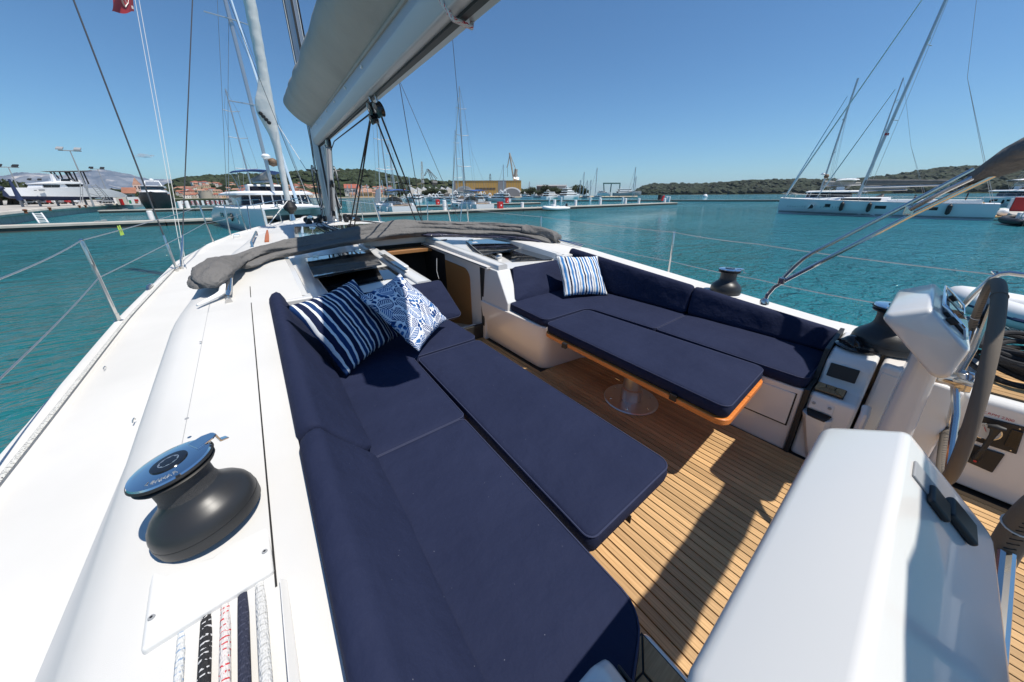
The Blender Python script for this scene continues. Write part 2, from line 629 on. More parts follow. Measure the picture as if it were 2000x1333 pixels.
def interp_ridge(tab, px):
    if px <= tab[0][0]:
        return tab[0][1]
    for (a, va), (b, vb) in zip(tab, tab[1:]):
        if px <= b:
            return lerp(va, vb, (px - a) / (b - a))
    return tab[-1][1]
class Hill:
    def __init__(s, tab, df, dr, seed, rough, freq, foot=WATER):
        s.tab, s.df, s.dr, s.seed, s.rough, s.freq, s.foot = tab, df, dr, seed, rough, freq, foot
    def pt(s, px, t):
        d = ray(px, interp_ridge(s.tab, px))
        hor = math.hypot(d.x, d.y)
        dr, df = s.dr, s.df
        dist = lerp(df, dr, t)
        hr = d.z * dr / hor
        x, y = d.x / hor * dist, d.y / hor * dist
        tt = min(t, 1.0)
        prof = math.sin(tt * PI / 2) ** 1.15
        h = s.foot + (hr - s.foot) * prof
        env = math.sin(min(1, tt) * PI) ** .8
        h += s.rough * env * noise.fractal(Vector((x * s.freq, y * s.freq, s.seed)), .9, 2.1, 6)
        h += s.rough * .16 * noise.fractal(Vector((x * s.freq * 6, y * s.freq * 6, s.seed)), .9, 2.1, 4) * min(1, tt * 4)
        if t > 1:
            h -= (t - 1) * abs(hr - s.foot) * 1.2
        return Vector((x, y, max(h, s.foot - 2)))
    def build(s, name, m_, p0, p1, nu, nv):
        mb = MB()
        mb.grid(lambda u, v: s.pt(lerp(p0, p1, u), v * 1.35), nu, nv)
        return obj(name, mb, m_, kind='structure', smooth=180)
    def woods(s, name, p0, p1, n, r0, r1, seed, m_, tlo=.02, keep=None):
        rng = random.Random(seed)
        mb = MB()
        for _ in range(n):
            px = rng.uniform(p0, p1)
            t = tlo + rng.random() ** .8 * (1.02 - tlo)
            p = s.pt(px, t)
            if noise.noise(Vector((p.x * .006, p.y * .006, 4))) < -.12 and rng.random() < .7:
                continue
            if keep and not keep(px, t):
                continue
            r = rng.uniform(r0, r1)
            mb.blob((p.x, p.y, p.z + r * .35), r, .8, rnd=.35, rng=rng)
        o = obj(name, mb, m_, kind='stuff', smooth=None)
        return o
hillA = Hill([(300, 377), (330, 371), (345, 364), (360, 357), (400, 353), (440, 352), (500, 349), (560, 347), (600, 345), (640, 342), (680, 341), (720, 343), (760, 349), (800, 355), (850, 361), (900, 366), (1000, 373), (1060, 380)], 640, 1500, 3, 14, .0035)
hillA.build('town_hill', 'scrub', 296, 1064, 300, 46)
hillB = Hill([(1236, 381.5), (1247, 372), (1258, 366), (1276, 363.5), (1301, 366), (1319, 363.5), (1350, 365.5), (1378, 366.5), (1400, 364.5), (1460, 361), (1512, 358), (1580, 356), (1662, 355.5), (1700, 352.5), (1760, 346), (1812, 339), (1876, 335), (1940, 336), (2010, 326), (2100, 318), (2300, 322)], 1900, 3100, 8, 26, .0016)
hillB.build('wooded_hill', 'pines', 1234, 2300, 380, 40)
hillC = Hill([(-300, 352), (-100, 346), (0, 349), (46, 344), (80, 346), (112, 348), (150, 346), (180, 345), (206, 343), (236, 346), (266, 350), (296, 355), (324, 358), (344, 356), (380, 360), (450, 366), (520, 372)], 9000, 13500, 5, 240, .0006)
hillC.build('mountains', 'rock', -300, 520, 420, 70)
M['leafdark'] = mat('dark tree foliage', (.028, .042, .016), .9, var=(.12, .5))
M['leafpine'] = mat('pine foliage', (.024, .034, .016), .9, var=(.02, .55))
hillA.woods('scrub_woods', 300, 1058, 5200, 5, 11, 1, 'leafdark', keep=lambda px, t: not (px < 880 and t < .40 and random.random() < .8))
hillB.woods('pine_woods', 1240, 2200, 6500, 9, 20, 2, 'leafpine')

# ------------------------------------------------------------------ town on the hillside
ROOF = [mat('terracotta tiles', (.30, .13, .08), .8, var=(.5, .2)), mat('faded terracotta tiles', (.36, .20, .14), .8, var=(.5, .2)), mat('red tiles', (.34, .10, .065), .8)]
WALL = [mat('white render', (.72, .69, .62), .8), mat('ochre render', (.58, .44, .28), .8), mat('stone wall', (.42, .37, .30), .85), mat('pink render', (.62, .45, .38), .8)]
shut = mat('window shade', (.05, .05, .05), .6)
def house_proto(wd, dp, ht, rf, wi, ri, name='house'):
    mb = MB()
    mb.box(-wd / 2, wd / 2, -dp / 2, dp / 2, -3, ht, 0)
    e = .4
    rp = [(-wd / 2 - e, -dp / 2 - e, ht), (wd / 2 + e, -dp / 2 - e, ht), (wd / 2 + e, dp / 2 + e, ht), (-wd / 2 - e, dp / 2 + e, ht), (-wd / 2 + rf, 0, ht + rf * .8), (wd / 2 - rf, 0, ht + rf * .8)]
    mb.add(rp, [(0, 1, 5, 4), (1, 2, 5), (2, 3, 4, 5), (3, 0, 4), (3, 2, 1, 0)], 1)
    k = max(2, int(wd / 3))
    for i in range(k):
        for zz in ([1.2, 4.0] if ht > 5 else [1.2]):
            cx_ = -wd / 2 + wd * (i + .5) / k
            mb.box(cx_ - .5, cx_ + .5, -dp / 2 - .05, -dp / 2 + .1, zz, zz + 1.4, 2)
            mb.box(-wd / 2 - .05, -wd / 2 + .1, -dp / 4 - .5 + 0, -dp / 4 + .5, zz, zz + 1.4, 2)
    return obj(name, mb, [WALL[wi], ROOF[ri], shut], smooth=None)
protos = [house_proto(10, 8, 5.6, 2.6, 0, 0), house_proto(14, 9, 6.4, 3.0, 1, 1), house_proto(8, 8, 6.0, 2.4, 2, 2), house_proto(12, 8, 5.2, 2.6, 3, 0), house_proto(9, 7, 8.2, 2.2, 0, 2)]
rng = random.Random(11)
n_h = 0
for _ in range(900):
    if n_h >= 250:
        break
    r_ = rng.random()
    px = rng.uniform(345, 480) if r_ < .33 else (rng.uniform(520, 625) if r_ < .75 else (rng.uniform(680, 760) if r_ < .93 else rng.uniform(340, 880)))
    t = rng.random() ** 1.3 * (.30 if px < 640 else .13)
    if 540 < px < 600 and rng.random() < .2:
        t = rng.uniform(.3, .40)
    p = hillA.pt(px, t)
    k = rng.randrange(5)
    if n_h < 5:
        o = protos[n_h]
    else:
        o = bpy.data.objects.new('house', protos[k].data)
        COL.objects.link(o)
    o.location = (p.x, p.y, p.z + 1.0)
    o.rotation_euler = (0, 0, rng.uniform(-.6, .6))
    s_ = rng.uniform(.6, .92)
    o.scale = (s_, s_, s_)
    tag(o, 'small pale house with a terracotta roof on the far hillside', 'house', 'houses of the hillside town')
    n_h += 1
def bld(name, px0, px1, pyt, dist, depth, z0, m_, label, cat='building', roofm=None, parts=None):
    """a box building whose near face spans two pixel columns; returns root and face frame"""
    a = ond(px0, pyt, dist)
    b = ond(px1, pyt, dist)
    h = (a.z + b.z) / 2
    u = Vector((b.x - a.x, b.y - a.y, 0))
    wv = Vector((-u.y, u.x, 0)).normalized()
    if wv.dot(Vector((a.x, a.y, 0))) < 0:
        wv = -wv
    t = thing(name, label, cat, (a.x, a.y, z0))
    A, B_ = Vector((a.x, a.y, z0)), Vector((b.x, b.y, z0))
    obj('wall', MB().prism([A, B_, B_ + wv * depth, A + wv * depth], (0, 0, h - z0)), m_, t, smooth=None)
    return t, A, u, wv, h
def fq(t, name, A, u, wv, h, z0, u0, u1, v0, v1, proud, m_):
    H_ = h - z0
    P0 = A + u * u0 + Vector((0, 0, H_ * v0)) - wv * proud
    P1 = A + u * u1 + Vector((0, 0, H_ * v0)) - wv * proud
    return obj(name, MB().prism([P0, P1, P1 + Vector((0, 0, H_ * (v1 - v0))), P0 + Vector((0, 0, H_ * (v1 - v0)))], wv * (proud + .05)), m_, t, smooth=None)
ZL = WATER + 1.2
ochre = mat('ochre cladding', (.44, .27, .07), .6, var=(.05, .06))
gclad = mat('grey cladding', (.20, .21, .23), .6)
t, A, u, wv, h = bld('shipyard_shed', 889, 1018, 353.2, 520, 90, ZL, ochre, 'long ochre shipyard shed with a grey vertical band')
fq(t, 'grey_band', A, u, wv, h, ZL, .645, .765, 0, 1.0, .4, gclad)
fq(t, 'grey_end', A, u, wv, h, ZL, -.035, .0, 0, 1.02, .4, gclad)
for i in range(26):
    fq(t, 'cladding_joint', A, u, wv, h, ZL, i / 26, i / 26 + .003, 0, 1, .2, gclad)
for i in range(14):
    fq(t, 'window', A, u, wv, h, ZL, .30 + i * .022, .316 + i * .022, .42, .55, .3, shut)
fq(t, 'roof_trim', A, u, wv, h, ZL, 0, 1, .985, 1.01, .6, gclad)
t, A, u, wv, h = bld('workshop', 1048, 1107, 362.5, 560, 40, ZL, mat('dark workshop wall', (.10, .10, .11), .7), 'low dark grey workshop behind trees to the right of the shed')
fq(t, 'pale_end', A, u, wv, h, ZL, .68, .98, .3, .95, .3, 'grey')
fq(t, 'roof_trim', A, u, wv, h, ZL, 0, 1, .95, 1.05, .8, 'white')
for i in range(9):
    fq(t, 'window', A, u, wv, h, ZL, .04 + i * .07, .075 + i * .07, .5, .75, .3, shut)
# rounded white storage tent
def tent(px0, px1, pyt, dist, depth, label, m_):
    a, b = ond(px0, 378, dist), ond(px1, 378, dist)
    hh = ond((px0 + px1) / 2, pyt, dist).z - ZL
    u = Vector((b.x - a.x, b.y - a.y, 0))
    wv = Vector((-u.y, u.x, 0)).normalized()
    if wv.dot(Vector((a.x, a.y, 0))) < 0:
        wv = -wv
    A = Vector((a.x, a.y, ZL))
    arc = [A + u * (.5 - .5 * math.cos(q)) + Vector((0, 0, hh * math.sin(q) ** .7)) for q in [PI * k / 16 for k in range(17)]]
    t = thing('storage_tent', label, 'tent', A)
    obj('shell', MB().prism(arc, wv * depth), m_, t, smooth=30)
    inner = [A + u * (.5 - .42 * math.cos(q)) + Vector((0, 0, hh * .86 * math.sin(q) ** .7)) - wv * .2 for q in [PI * k / 16 for k in range(17)]]
    obj('front', MB().prism(inner, wv * .3), gclad, t, smooth=None)
tent(980, 1019, 366, 430, 30, 'white rounded storage tent in front of the ochre shed', 'white')
tent(888, 926, 363.5, 440, 40, 'grey barrel roofed tent at the left end of the ochre shed', 'grey')
# white saw tooth hall left of the shed
t, A, u, wv, h = bld('saw_tooth_hall', 800, 885, 371, 560, 40, ZL, WALL[0], 'long white hall with a saw tooth roof behind the cranes')
for i in range(7):
    P0 = A + u * (i / 7) + Vector((0, 0, h - ZL))
    obj('roof_tooth', MB().prism([P0, P0 + u * .14, P0 + u * .02 + Vector((0, 0, 4.5))], wv * 40), 'white', t, smooth=None)
fq(t, 'ground_floor', A, u, wv, h, ZL, .25, 1.0, 0, .5, .5, 'grey')
for i in range(24):
    fq(t, 'window', A, u, wv, h, ZL, .27 + i * .03, .288 + i * .03, .12, .38, .8, shut)
t, A, u, wv, h = bld('waterfront_building', 698, 727, 376, 600, 25, ZL, mat('yellow render', (.6, .42, .2), .8), 'long yellow waterfront building with an orange roof')
obj('roof', MB().prism([A - wv * 2 + Vector((0, 0, h - ZL)), A + wv * 27 + Vector((0, 0, h - ZL)), A + wv * 12 + Vector((0, 0, h - ZL + 6))], u), ROOF[1], t, smooth=None)
for i in range(12):
    fq(t, 'window', A, u, wv, h, ZL, .04 + i * .08, .075 + i * .08, .25, .7, .3, shut)
t, A, u, wv, h = bld('manor_house', 672, 702, 368, 660, 25, ZL, WALL[0], 'large white house with a red roof above the old waterfront')
obj('roof', MB().prism([A - wv * 2 + Vector((0, 0, h - ZL)), A + wv * 27 + Vector((0, 0, h - ZL)), A + wv * 12 + Vector((0, 0, h - ZL + 7))], u), ROOF[2], t, smooth=None)
for i in range(9):
    fq(t, 'window', A, u, wv, h, ZL, .05 + i * .1, .09 + i * .1, .4, .8, .3, shut)
# round stone tower and church tower
tw = ond(402, 381, 560)
t = thing('stone_tower', 'squat round stone fortress tower on the far waterfront', 'tower', (tw.x, tw.y, ZL))
obj('wall', MB().lathe([(6.5, 0), (6.0, 7), (6.0, 8.5)], (tw.x, tw.y, ZL), 20), WALL[2], t)
for k in range(12):
    a = 2 * PI * k / 12
    obj('merlon', MB().box(tw.x + 5.6 * math.cos(a) - .6, tw.x + 5.6 * math.cos(a) + .6, tw.y + 5.6 * math.sin(a) - .6, tw.y + 5.6 * math.sin(a) + .6, ZL + 8.4, ZL + 9.3), WALL[2], t, smooth=None)
tw = ond(274.5, 380, 420)
t = thing('church_tower', 'small stone church tower with a pointed tiled top', 'tower', (tw.x, tw.y, ZL))
obj('wall', MB().box(tw.x - 2.2, tw.x + 2.2, tw.y - 2.2, tw.y + 2.2, ZL, ZL + 11.5), WALL[3], t, smooth=None)
obj('spire', MB().lathe([(3.2, 0), (0.1, 5.5)], (tw.x, tw.y, ZL + 11.5), 4, Matrix.Rotation(PI / 4, 3, 'Z')), ROOF[1], t, smooth=None)
for s in (-1, 1):
    obj('window', MB().box(tw.x + s * 1.0 - .45, tw.x + s * 1.0 + .45, tw.y - 2.3, tw.y - 2.1, ZL + 8, ZL + 10.3), shut, t, smooth=None)

# land under all that
mb = MB()
def strip(pxs, d0, d1, zt_):
    rings = []
    for px in pxs:
        a, b = ond(px, 385, d0), ond(px, 385, d1)
        rings.append([(a.x, a.y, WATER - 1), (a.x, a.y, zt_), (b.x, b.y, zt_ + .5), (b.x, b.y, WATER - 1)])
    return MB().loft(rings, True, True)
obj('far_shore', strip([296 + 40 * k for k in range(21)], 555 - 60, 720, WATER + .9), mat('shore stone', (.35, .31, .25), .9, var=(.05, .3)), kind='structure', smooth=None)
obj('yard_shore', strip([870 + 25 * k for k in range(16)], 330, 620, WATER + .8), mat('pale shore gravel', (.46, .39, .29), .9, var=(.08, .2)), kind='structure', smooth=None)

# ------------------------------------------------------------------ quay and boatyard on the left
quay = [(-20.0, 55.5), (-21.6, 66), (-23.4, 78), (-24.6, 96), (-24.8, 118), (-24.0, 126), (-60, 420), (-420, 420), (-420, 30), (-46, 40)]
obj('quay', MB().prism([(x_, y_, WATER - 2) for x_, y_ in quay], (0, 0, 2 + 1.15)), 'concrete', kind='structure', smooth=None)
obj('quay_edge', MB().tube([(x_, y_, WATER + 1.05) for x_, y_ in quay[:6]], .32, 8), mat('pale quay coping', (.52, .48, .42), .8, var=(.6, .15)), kind='structure')
obj('ground', MB().prism([(-420, 420, WATER - 2), (-30, 300, WATER - 2), (30, 620, WATER - 2), (-420, 1500, WATER - 2)], (0, 0, 3.1)), 'scrub', kind='structure', smooth=None)
rust = mat('rust stain', (.16, .055, .02), .9)
qw = thing('quay_ladder', 'white ladder plate hanging on the stone quay', 'ladder', (-20, 57, -1.5))
la, lb_ = ond(64, 417, 58.5), ond(77, 436, 55)
obj('ladder_side', MB().tube([la, lb_], .06, 6), 'white', qw)
obj('ladder_side', MB().tube([la + Vector((.5, .1, 0)), lb_ + Vector((.5, .1, 0))], .06, 6), 'white', qw)
for k in range(6):
    c = la.lerp(lb_, (k + .5) / 6)
    obj('rung', MB().tube([c, c + Vector((.5, .1, 0))], .04, 6), 'white', qw)
for px, dd_ in ((48, 60), (98, 70), (158, 84), (170, 86)):
    p = ond(px, 410, dd_)
    mbs = thing('bollard', 'low rusty iron bollard on the quay edge', 'bollard', p, 'bollards along the quay')
    z_ = WATER + 1.15
    obj('post', MB().lathe([(.12, 0), (.11, .25), (.18, .30), (.17, .38), (.07, .42)], (p.x, p.y, z_), 10), rust, mbs)
# floodlight masts
def lamp(pxb, pyb, pxt, pyt, dist, label):
    a = ond(pxb, pyb, dist)
    b = ond(pxt, pyt, dist)
    b = Vector((a.x, a.y, b.z))
    t = thing('floodlight_mast', label, 'lamp post', (a.x, a.y, WATER + 1.1), 'floodlight masts of the boatyard')
    obj('pole', MB().tube([(a.x, a.y, WATER + 1.1), tuple(b)], .14, 8, rs=[.14, .07]), 'grey', t)
    obj('crossarm', MB().box(a.x - 1.3, a.x + 1.3, a.y - .08, a.y + .08, b.z - .05, b.z + .1), 'grey', t, smooth=None)
    for dx in (-1.1, .9):
        obj('lamp_head', MB().prism([(a.x + dx - .4, a.y - .3, b.z + .1), (a.x + dx + .4, a.y - .3, b.z + .1), (a.x + dx + .45, a.y + .3, b.z + .45), (a.x + dx - .3, a.y + .3, b.z + .45)], (0, 0, .18)), 'black' if dist > 120 else 'grey', t, smooth=None)
lamp(180, 395, 135, 295, 100, 'tallest floodlight mast, rising behind the motor yacht ashore')
lamp(217, 395, 195, 331, 150, 'floodlight mast standing right of the motor yacht')
lamp(50, 395, 7, 327, 125, 'leftmost floodlight mast of the boatyard')
lamp(82, 380, 77, 353, 190, 'short floodlight mast behind the motor yacht bow')
# trees of the yard
def leafmesh(c, rx, rz, n, rng, s0):
    vs, fs = [], []
    for _ in range(n):
        while True:
            q = Vector((rng.uniform(-1, 1), rng.uniform(-1, 1), rng.uniform(-.8, 1)))
            if .25 < q.length < 1 and noise.noise(q * 2.2 + Vector(c)) > -.22:
                break
        p = Vector((c[0] + q.x * rx, c[1] + q.y * rx, c[2] + q.z * rz))
        u_ = Vector((rng.gauss(0, 1), rng.gauss(0, 1), rng.gauss(0, 1))).normalized() * s0
        v_ = u_.orthogonal().normalized() * s0 * rng.uniform(.5, 1)
        k = len(vs)
        vs += [p - u_, p + v_, p + u_, p - v_]
        fs.append((k, k + 1, k + 2, k + 3))
    return vs, fs
def tree(x_, y_, z_, hgt, rad, label, seed, m_='leafdark', group='trees of the boatyard'):
    rng = random.Random(seed)
    t = thing('tree', label, 'tree', (x_, y_, z_), group)
    tr = MB().tube([(x_, y_, z_), (x_ + rad * .1, y_, z_ + hgt * .4), (x_, y_, z_ + hgt * .8)], .3, 7, rs=[rad * .09, rad * .06, rad * .02])
    for k in range(5):
        a = k * 1.3
        tr.tube([(x_, y_, z_ + hgt * .35), (x_ + math.cos(a) * rad * .6, y_ + math.sin(a) * rad * .6, z_ + hgt * .65)], .1, 5, rs=[rad * .04, rad * .015])
    obj('trunk', tr, mat('bark', (.08, .06, .045), .9), t)
    vs, fs = [], []
    mb = MB()
    for k in range(5):
        a = rng.uniform(0, 6.28)
        rr_ = rng.uniform(0, .5) * rad
        v, f = leafmesh((x_ + rr_ * math.cos(a), y_ + rr_ * math.sin(a), z_ + hgt * rng.uniform(.5, .78)), rad * rng.uniform(.55, .8), hgt * rng.uniform(.2, .3), 330, rng, rad * .075)
        mb.add(v, f)
    obj('crown', mb, m_, t, smooth=None)
k = 0
for px, dist, hg, rd in ((12, 150, 4.5, 5), (24, 150, 6, 6), (-10, 140, 5, 6), (40, 190, 4, 6), (205, 230, 4.5, 9), (216, 230, 5.5, 9), (229, 235, 5, 9), (242, 240, 4, 7), (255, 250, 3.5, 8), (60, 200, 3.5, 6), (120, 220, 3.5, 7), (150, 230, 3.5, 7)):
    p = ond(px, 385, dist)
    tree(p.x, p.y, WATER + 1.1, hg, rd, 'round dark green tree behind the boatyard on the left', 40 + k)
    k += 1
for px, dist, hg, rd in ((1028, 400, 8, 7), (1036, 400, 12, 7), (1050, 410, 7, 7), (1062, 395, 13, 8), (1071, 400, 8, 7), (1084, 400, 11, 7), (1097, 395, 9, 8), (1112, 400, 10, 8), (1128, 410, 14, 10), (1140, 410, 9, 8), (846, 520, 14, 12), (835, 520, 11, 11), (860, 520, 12, 11), (780, 540, 12, 13), (765, 540, 11, 12)):
    p = ond(px, 385, dist)
    tree(p.x, p.y, ZL - .8, hg, rd, 'dark green tree standing between the shipyard sheds', 80 + k, group='trees between the shipyard buildings')
    k += 1
# portal cranes of the shipyard
def crane_seg(t, name, pts, dist, r_, m_):
    return obj(name, MB().tube([ond(px, py, dist) for px, py in pts], r_, 5), m_, t)
cgrey = mat('crane paint', (.34, .33, .30), .7)
t = thing('harbour_crane', 'tall pale luffing crane standing behind the ochre shed', 'crane', ond(1005, 380, 600))
crane_seg(t, 'tower', [(1006, 385), (1006, 350), (1008, 331)], 600, 3.0, cgrey)
crane_seg(t, 'jib', [(1003, 350), (996, 303), (995, 299)], 600, 1.4, cgrey)
crane_seg(t, 'back_stay', [(996, 301), (1008, 333), (1011, 345)], 600, .6, cgrey)
crane_seg(t, 'front_jib', [(996, 301), (992, 322), (990, 328)], 600, .8, cgrey)
crane_seg(t, 'hook_rope', [(991, 326), (991.5, 346)], 600, .25, 'black')
crane_seg(t, 'cabin', [(1003, 349), (1013, 352)], 600, 4.0, 'white')
def lattice(t, a, b, w0, dist, m_, r_=.35, n=7):
    A_, B_ = ond(*a, dist), ond(*b, dist)
    d = (B_ - A_)
    s_ = d.cross(Vector((A_.x, A_.y, 0)).normalized()).normalized() * w0
    mb = MB()
    mb.tube([A_ - s_, B_ - s_ * .3], r_, 4)
    mb.tube([A_ + s_, B_ + s_ * .3], r_, 4)
    for i in range(n):
        f0, f1 = i / n, (i + 1) / n
        sg = 1 if i % 2 else -1
        mb.tube([A_.lerp(B_, f0) + s_ * sg * lerp(1, .3, f0), A_.lerp(B_, f1) - s_ * sg * lerp(1, .3, f1)], r_ * .7, 4)
    obj('lattice', mb, m_, t)
t = thing('harbour_crane', 'slim upright lattice crane left of the luffing crane pair', 'crane', ond(825, 380, 620))
lattice(t, (826, 375), (823.5, 316), 2.6, 620, cgrey, .5, 12)
crane_seg(t, 'cabin', [(825, 352), (826, 358)], 620, 2.6, 'grey')
t = thing('harbour_crane', 'dark grey double jib lattice crane left of the ochre shed', 'crane', ond(848, 380, 620))
dg = mat('dark crane paint', (.12, .12, .12), .7)
lattice(t, (848, 362), (836, 331), 2.6, 620, dg, .5)
lattice(t, (836, 331), (829, 344), 1.6, 620, dg, .4, 4)
lattice(t, (853, 350), (836, 331), 1.4, 620, dg, .4)
lattice(t, (850, 385), (848, 352), 4.0, 620, dg, .6, 5)
crane_seg(t, 'cabin', [(845, 357), (854, 358)], 620, 3.6, dg)
t = thing('harbour_crane', 'small dark crane showing over the roof of the ochre shed', 'crane', ond(957, 380, 640))
lattice(t, (957, 372), (957.5, 340), 2.6, 640, dg, .5, 6)
# boat travel lift
t = thing('travel_lift', 'blue green travel lift frame between the yachts ashore', 'travel lift', ond(1190, 380, 330))
tl_m = mat('petrol paint', (.01, .10, .11), .5)
for dd_ in (330, 342):
    crane_seg(t, 'leg', [(1180, 384), (1179, 358)], dd_, .5, tl_m)
    crane_seg(t, 'leg', [(1209, 384), (1211, 358)], dd_, .5, tl_m)
    crane_seg(t, 'leg', [(1191, 384), (1194, 358)], dd_, .5, tl_m)
    crane_seg(t, 'beam', [(1178, 358.5), (1212, 358.5)], dd_, .6, tl_m)
# small cloud over the mountains
cm = bpy.data.materials.new('cloud vapour')
cm.use_nodes = True
cm.node_tree.nodes.remove(cm.node_tree.nodes['Principled BSDF'])
vol = cm.node_tree.nodes.new('ShaderNodeVolumePrincipled')
vol.inputs['Color'].default_value = (.95, .95, .95, 1)
vol.inputs['Density'].default_value = .008
cm.node_tree.links.new(vol.outputs[0], [n_ for n_ in cm.node_tree.nodes if n_.type == 'OUTPUT_MATERIAL'][0].inputs['Volume'])
mb = MB()
rng = random.Random(9)
for k in range(16):
    c = ond(262 + k * 2.3, 304.5 + rng.uniform(-1.2, 1.5) + (abs(k - 8) * .12), 15000)
    mb.blob(tuple(c), rng.uniform(70, 150) * (1 - abs(k - 8) / 14), .45, rnd=.3, rng=rng)
cl = obj('cloud', mb, cm, kind='structure', smooth=None)
# ================================================================== OWN YACHT
XC = 1.45
SOLE = -1.52
yacht = thing('sailing_yacht', 'white sailing yacht whose deck and cockpit fill the foreground', 'yacht')
HB = [(-3.6, 2.30), (0, 2.50), (2, 2.54), (4.1, 2.58), (6.6, 2.54), (8.2, 2.32), (9.7, 2.0), (10.8, 1.61), (12.0, 1.05), (13.0, 0.5), (13.7, 0.04)]
def zg(y):
    return -1.13 + 0.031 * y
def zc(y):
    return -0.95 + 0.11 * y if y < 2.7 else interp([(2.7, -0.653), (3.4, -0.60), (4.8, -0.56), (9.0, -0.62), (11.0, -0.70), (12.6, -0.745), (13.7, -0.72)], y)
RO = [(-3.6, 1.93), (2.6, 1.95), (3.2, 1.90), (3.7, 1.82), (6.0, 1.62), (9.0, 1.15), (11.0, 0.6), (12.6, 0.2), (13.7, 0.02)]
def section(y, inner):
    hb = interp(HB, y)
    g = zg(y)
    ro = min(interp(RO, y), hb * 0.93)
    zt = zc(y)
    ft = min(ro + 0.13, hb * 0.96)
    k = max(0.0, min(1.0, (y - 9.0) / 4.0))
    zf = lerp(g + 0.03, g + 0.04, k)
    zt = max(zt, zf + 0.012)
    pts = [(hb, g), (hb - 0.012, g + 0.035), (hb - 0.035, g + 0.04), (hb * 0.985 - 0.03, g + 0.03), (hb * 0.975 - 0.035, g + 0.004), (lerp(hb, ft, 0.5), g + 0.018), (ft + 0.02, zf), (ft - 0.01, zf + 0.03), (ro + 0.035, zt - 0.07), (ro, zt - 0.022), (ro - 0.06, zt)]
    if inner > 0:
        pts += [(max(inner + .3, 1.60) if inner > 1.4 else lerp(ro - .06, inner, .5), zt + 0.012), (inner, zt + 0.012)]
    else:
        pts += [((ro - 0.06) * 0.5, zt + 0.035 * (1 - k)), (0.0, zt + 0.045 * (1 - k))]
    return pts
def deck_part(y0, y1, n, inner, side):
    mb = MB()
    rings = []
    for i in range(n + 1):
        y = lerp(y0, y1, i / n)
        rings.append([(XC + side * o, y, z) for o, z in section(y, inner(y) if callable(inner) else inner)])
    mb.loft(rings, closed=False, cap=False)
    return mb
for side, nm in ((-1, 'port'), (1, 'starboard')):
    d = deck_part(-3.6, 2.56, 40, 1.50, side)
    obj('side_deck', d, 'nonskid', yacht, smooth=40)
    d = deck_part(2.56, 4.9, 18, 1.31, side)
    obj('side_deck', d, 'nonskid', yacht, smooth=40)
    d = deck_part(4.9, 13.7, 46, 0, side)
    obj('foredeck', d, 'nonskid', yacht, smooth=40)
    # topsides
    mb = MB()
    rings = []
    for i in range(61):
        y = lerp(-3.6, 13.7, i / 60)
        hb = interp(HB, y)
        g = zg(y)
        k = max(0, (y - 9) / 4.7)
        wl = hb * (0.93 - 0.35 * k)
        rings.append([(XC + side * hb, y, g), (XC + side * lerp(hb, wl, .35), y, g - .55), (XC + side * wl, y, WATER + .05), (XC + side * wl * .8, y, WATER - .3)])
    mb.loft(rings, closed=False, cap=False)
    obj('hull_side', mb, 'hullw', yacht, smooth=60)
mb = MB()
mb.add([(XC - 2.3, -3.6, -1.23), (XC + 2.3, -3.6, -1.23), (XC + 2.1, -3.6, -2.9), (XC - 2.1, -3.6, -2.9)], [(0, 1, 2, 3)])
obj('transom', mb, 'hullw', yacht)

# cockpit liner -------------------------------------------------------------
for s in (-1, 1):
    X = lambda o: XC + s * o
    mb = MB()
    # inner coaming wall
    mb.add([(X(1.50), -2.4, -0.95 - .264 + .012), (X(1.50), 2.72, zc(2.72) + .012), (X(1.50), 2.72, SOLE), (X(1.50), -2.4, SOLE)], [(0, 1, 2, 3)])
    obj('coaming_wall', mb, 'gel2', yacht, smooth=None)
mb = MB()
mb.box(XC - 1.62, XC + 1.62, -2.6, 3.2, SOLE - 0.06, SOLE - 0.012)
obj('cockpit_floor', mb, 'caulk', yacht, smooth=None)
# seat boxes: L shaped, with a rounded corner towards the companionway
def fillet(poly, rad, n=5):
    out = []
    L = len(poly)
    for i, p in enumerate(poly):
        a = Vector(poly[i - 1]).to_2d()
        b = Vector(p).to_2d()
        c = Vector(poly[(i + 1) % L]).to_2d()
        r = rad[i] if isinstance(rad, (list, tuple)) else rad
        if r <= 0:
            out.append((b.x, b.y))
            continue
        u = (a - b).normalized()
        v = (c - b).normalized()
        ang = math.acos(max(-1, min(1, u.dot(v))))
        t = min(r / math.tan(ang / 2), (a - b).length * .48, (c - b).length * .48)
        r = t * math.tan(ang / 2)
        p0 = b + u * t
        p1 = b + v * t
        cc = b + (u + v).normalized() * (r / math.sin(ang / 2))
        a0 = math.atan2(p0.y - cc.y, p0.x - cc.x)
        a1 = math.atan2(p1.y - cc.y, p1.x - cc.x)
        da = (a1 - a0 + PI) % (2 * PI) - PI
        for k in range(n + 1):
            aa = a0 + da * k / n
            out.append((cc.x + r * math.cos(aa), cc.y + r * math.sin(aa)))
    return out
def mirror(pts):
    return [(2 * XC - p[0], *p[1:]) for p in pts]
seat_s = [(2.96, 0.215), (2.96, 2.72), (1.80, 2.84), (1.80, 1.87), (2.325, 1.80), (2.33, 0.215)]
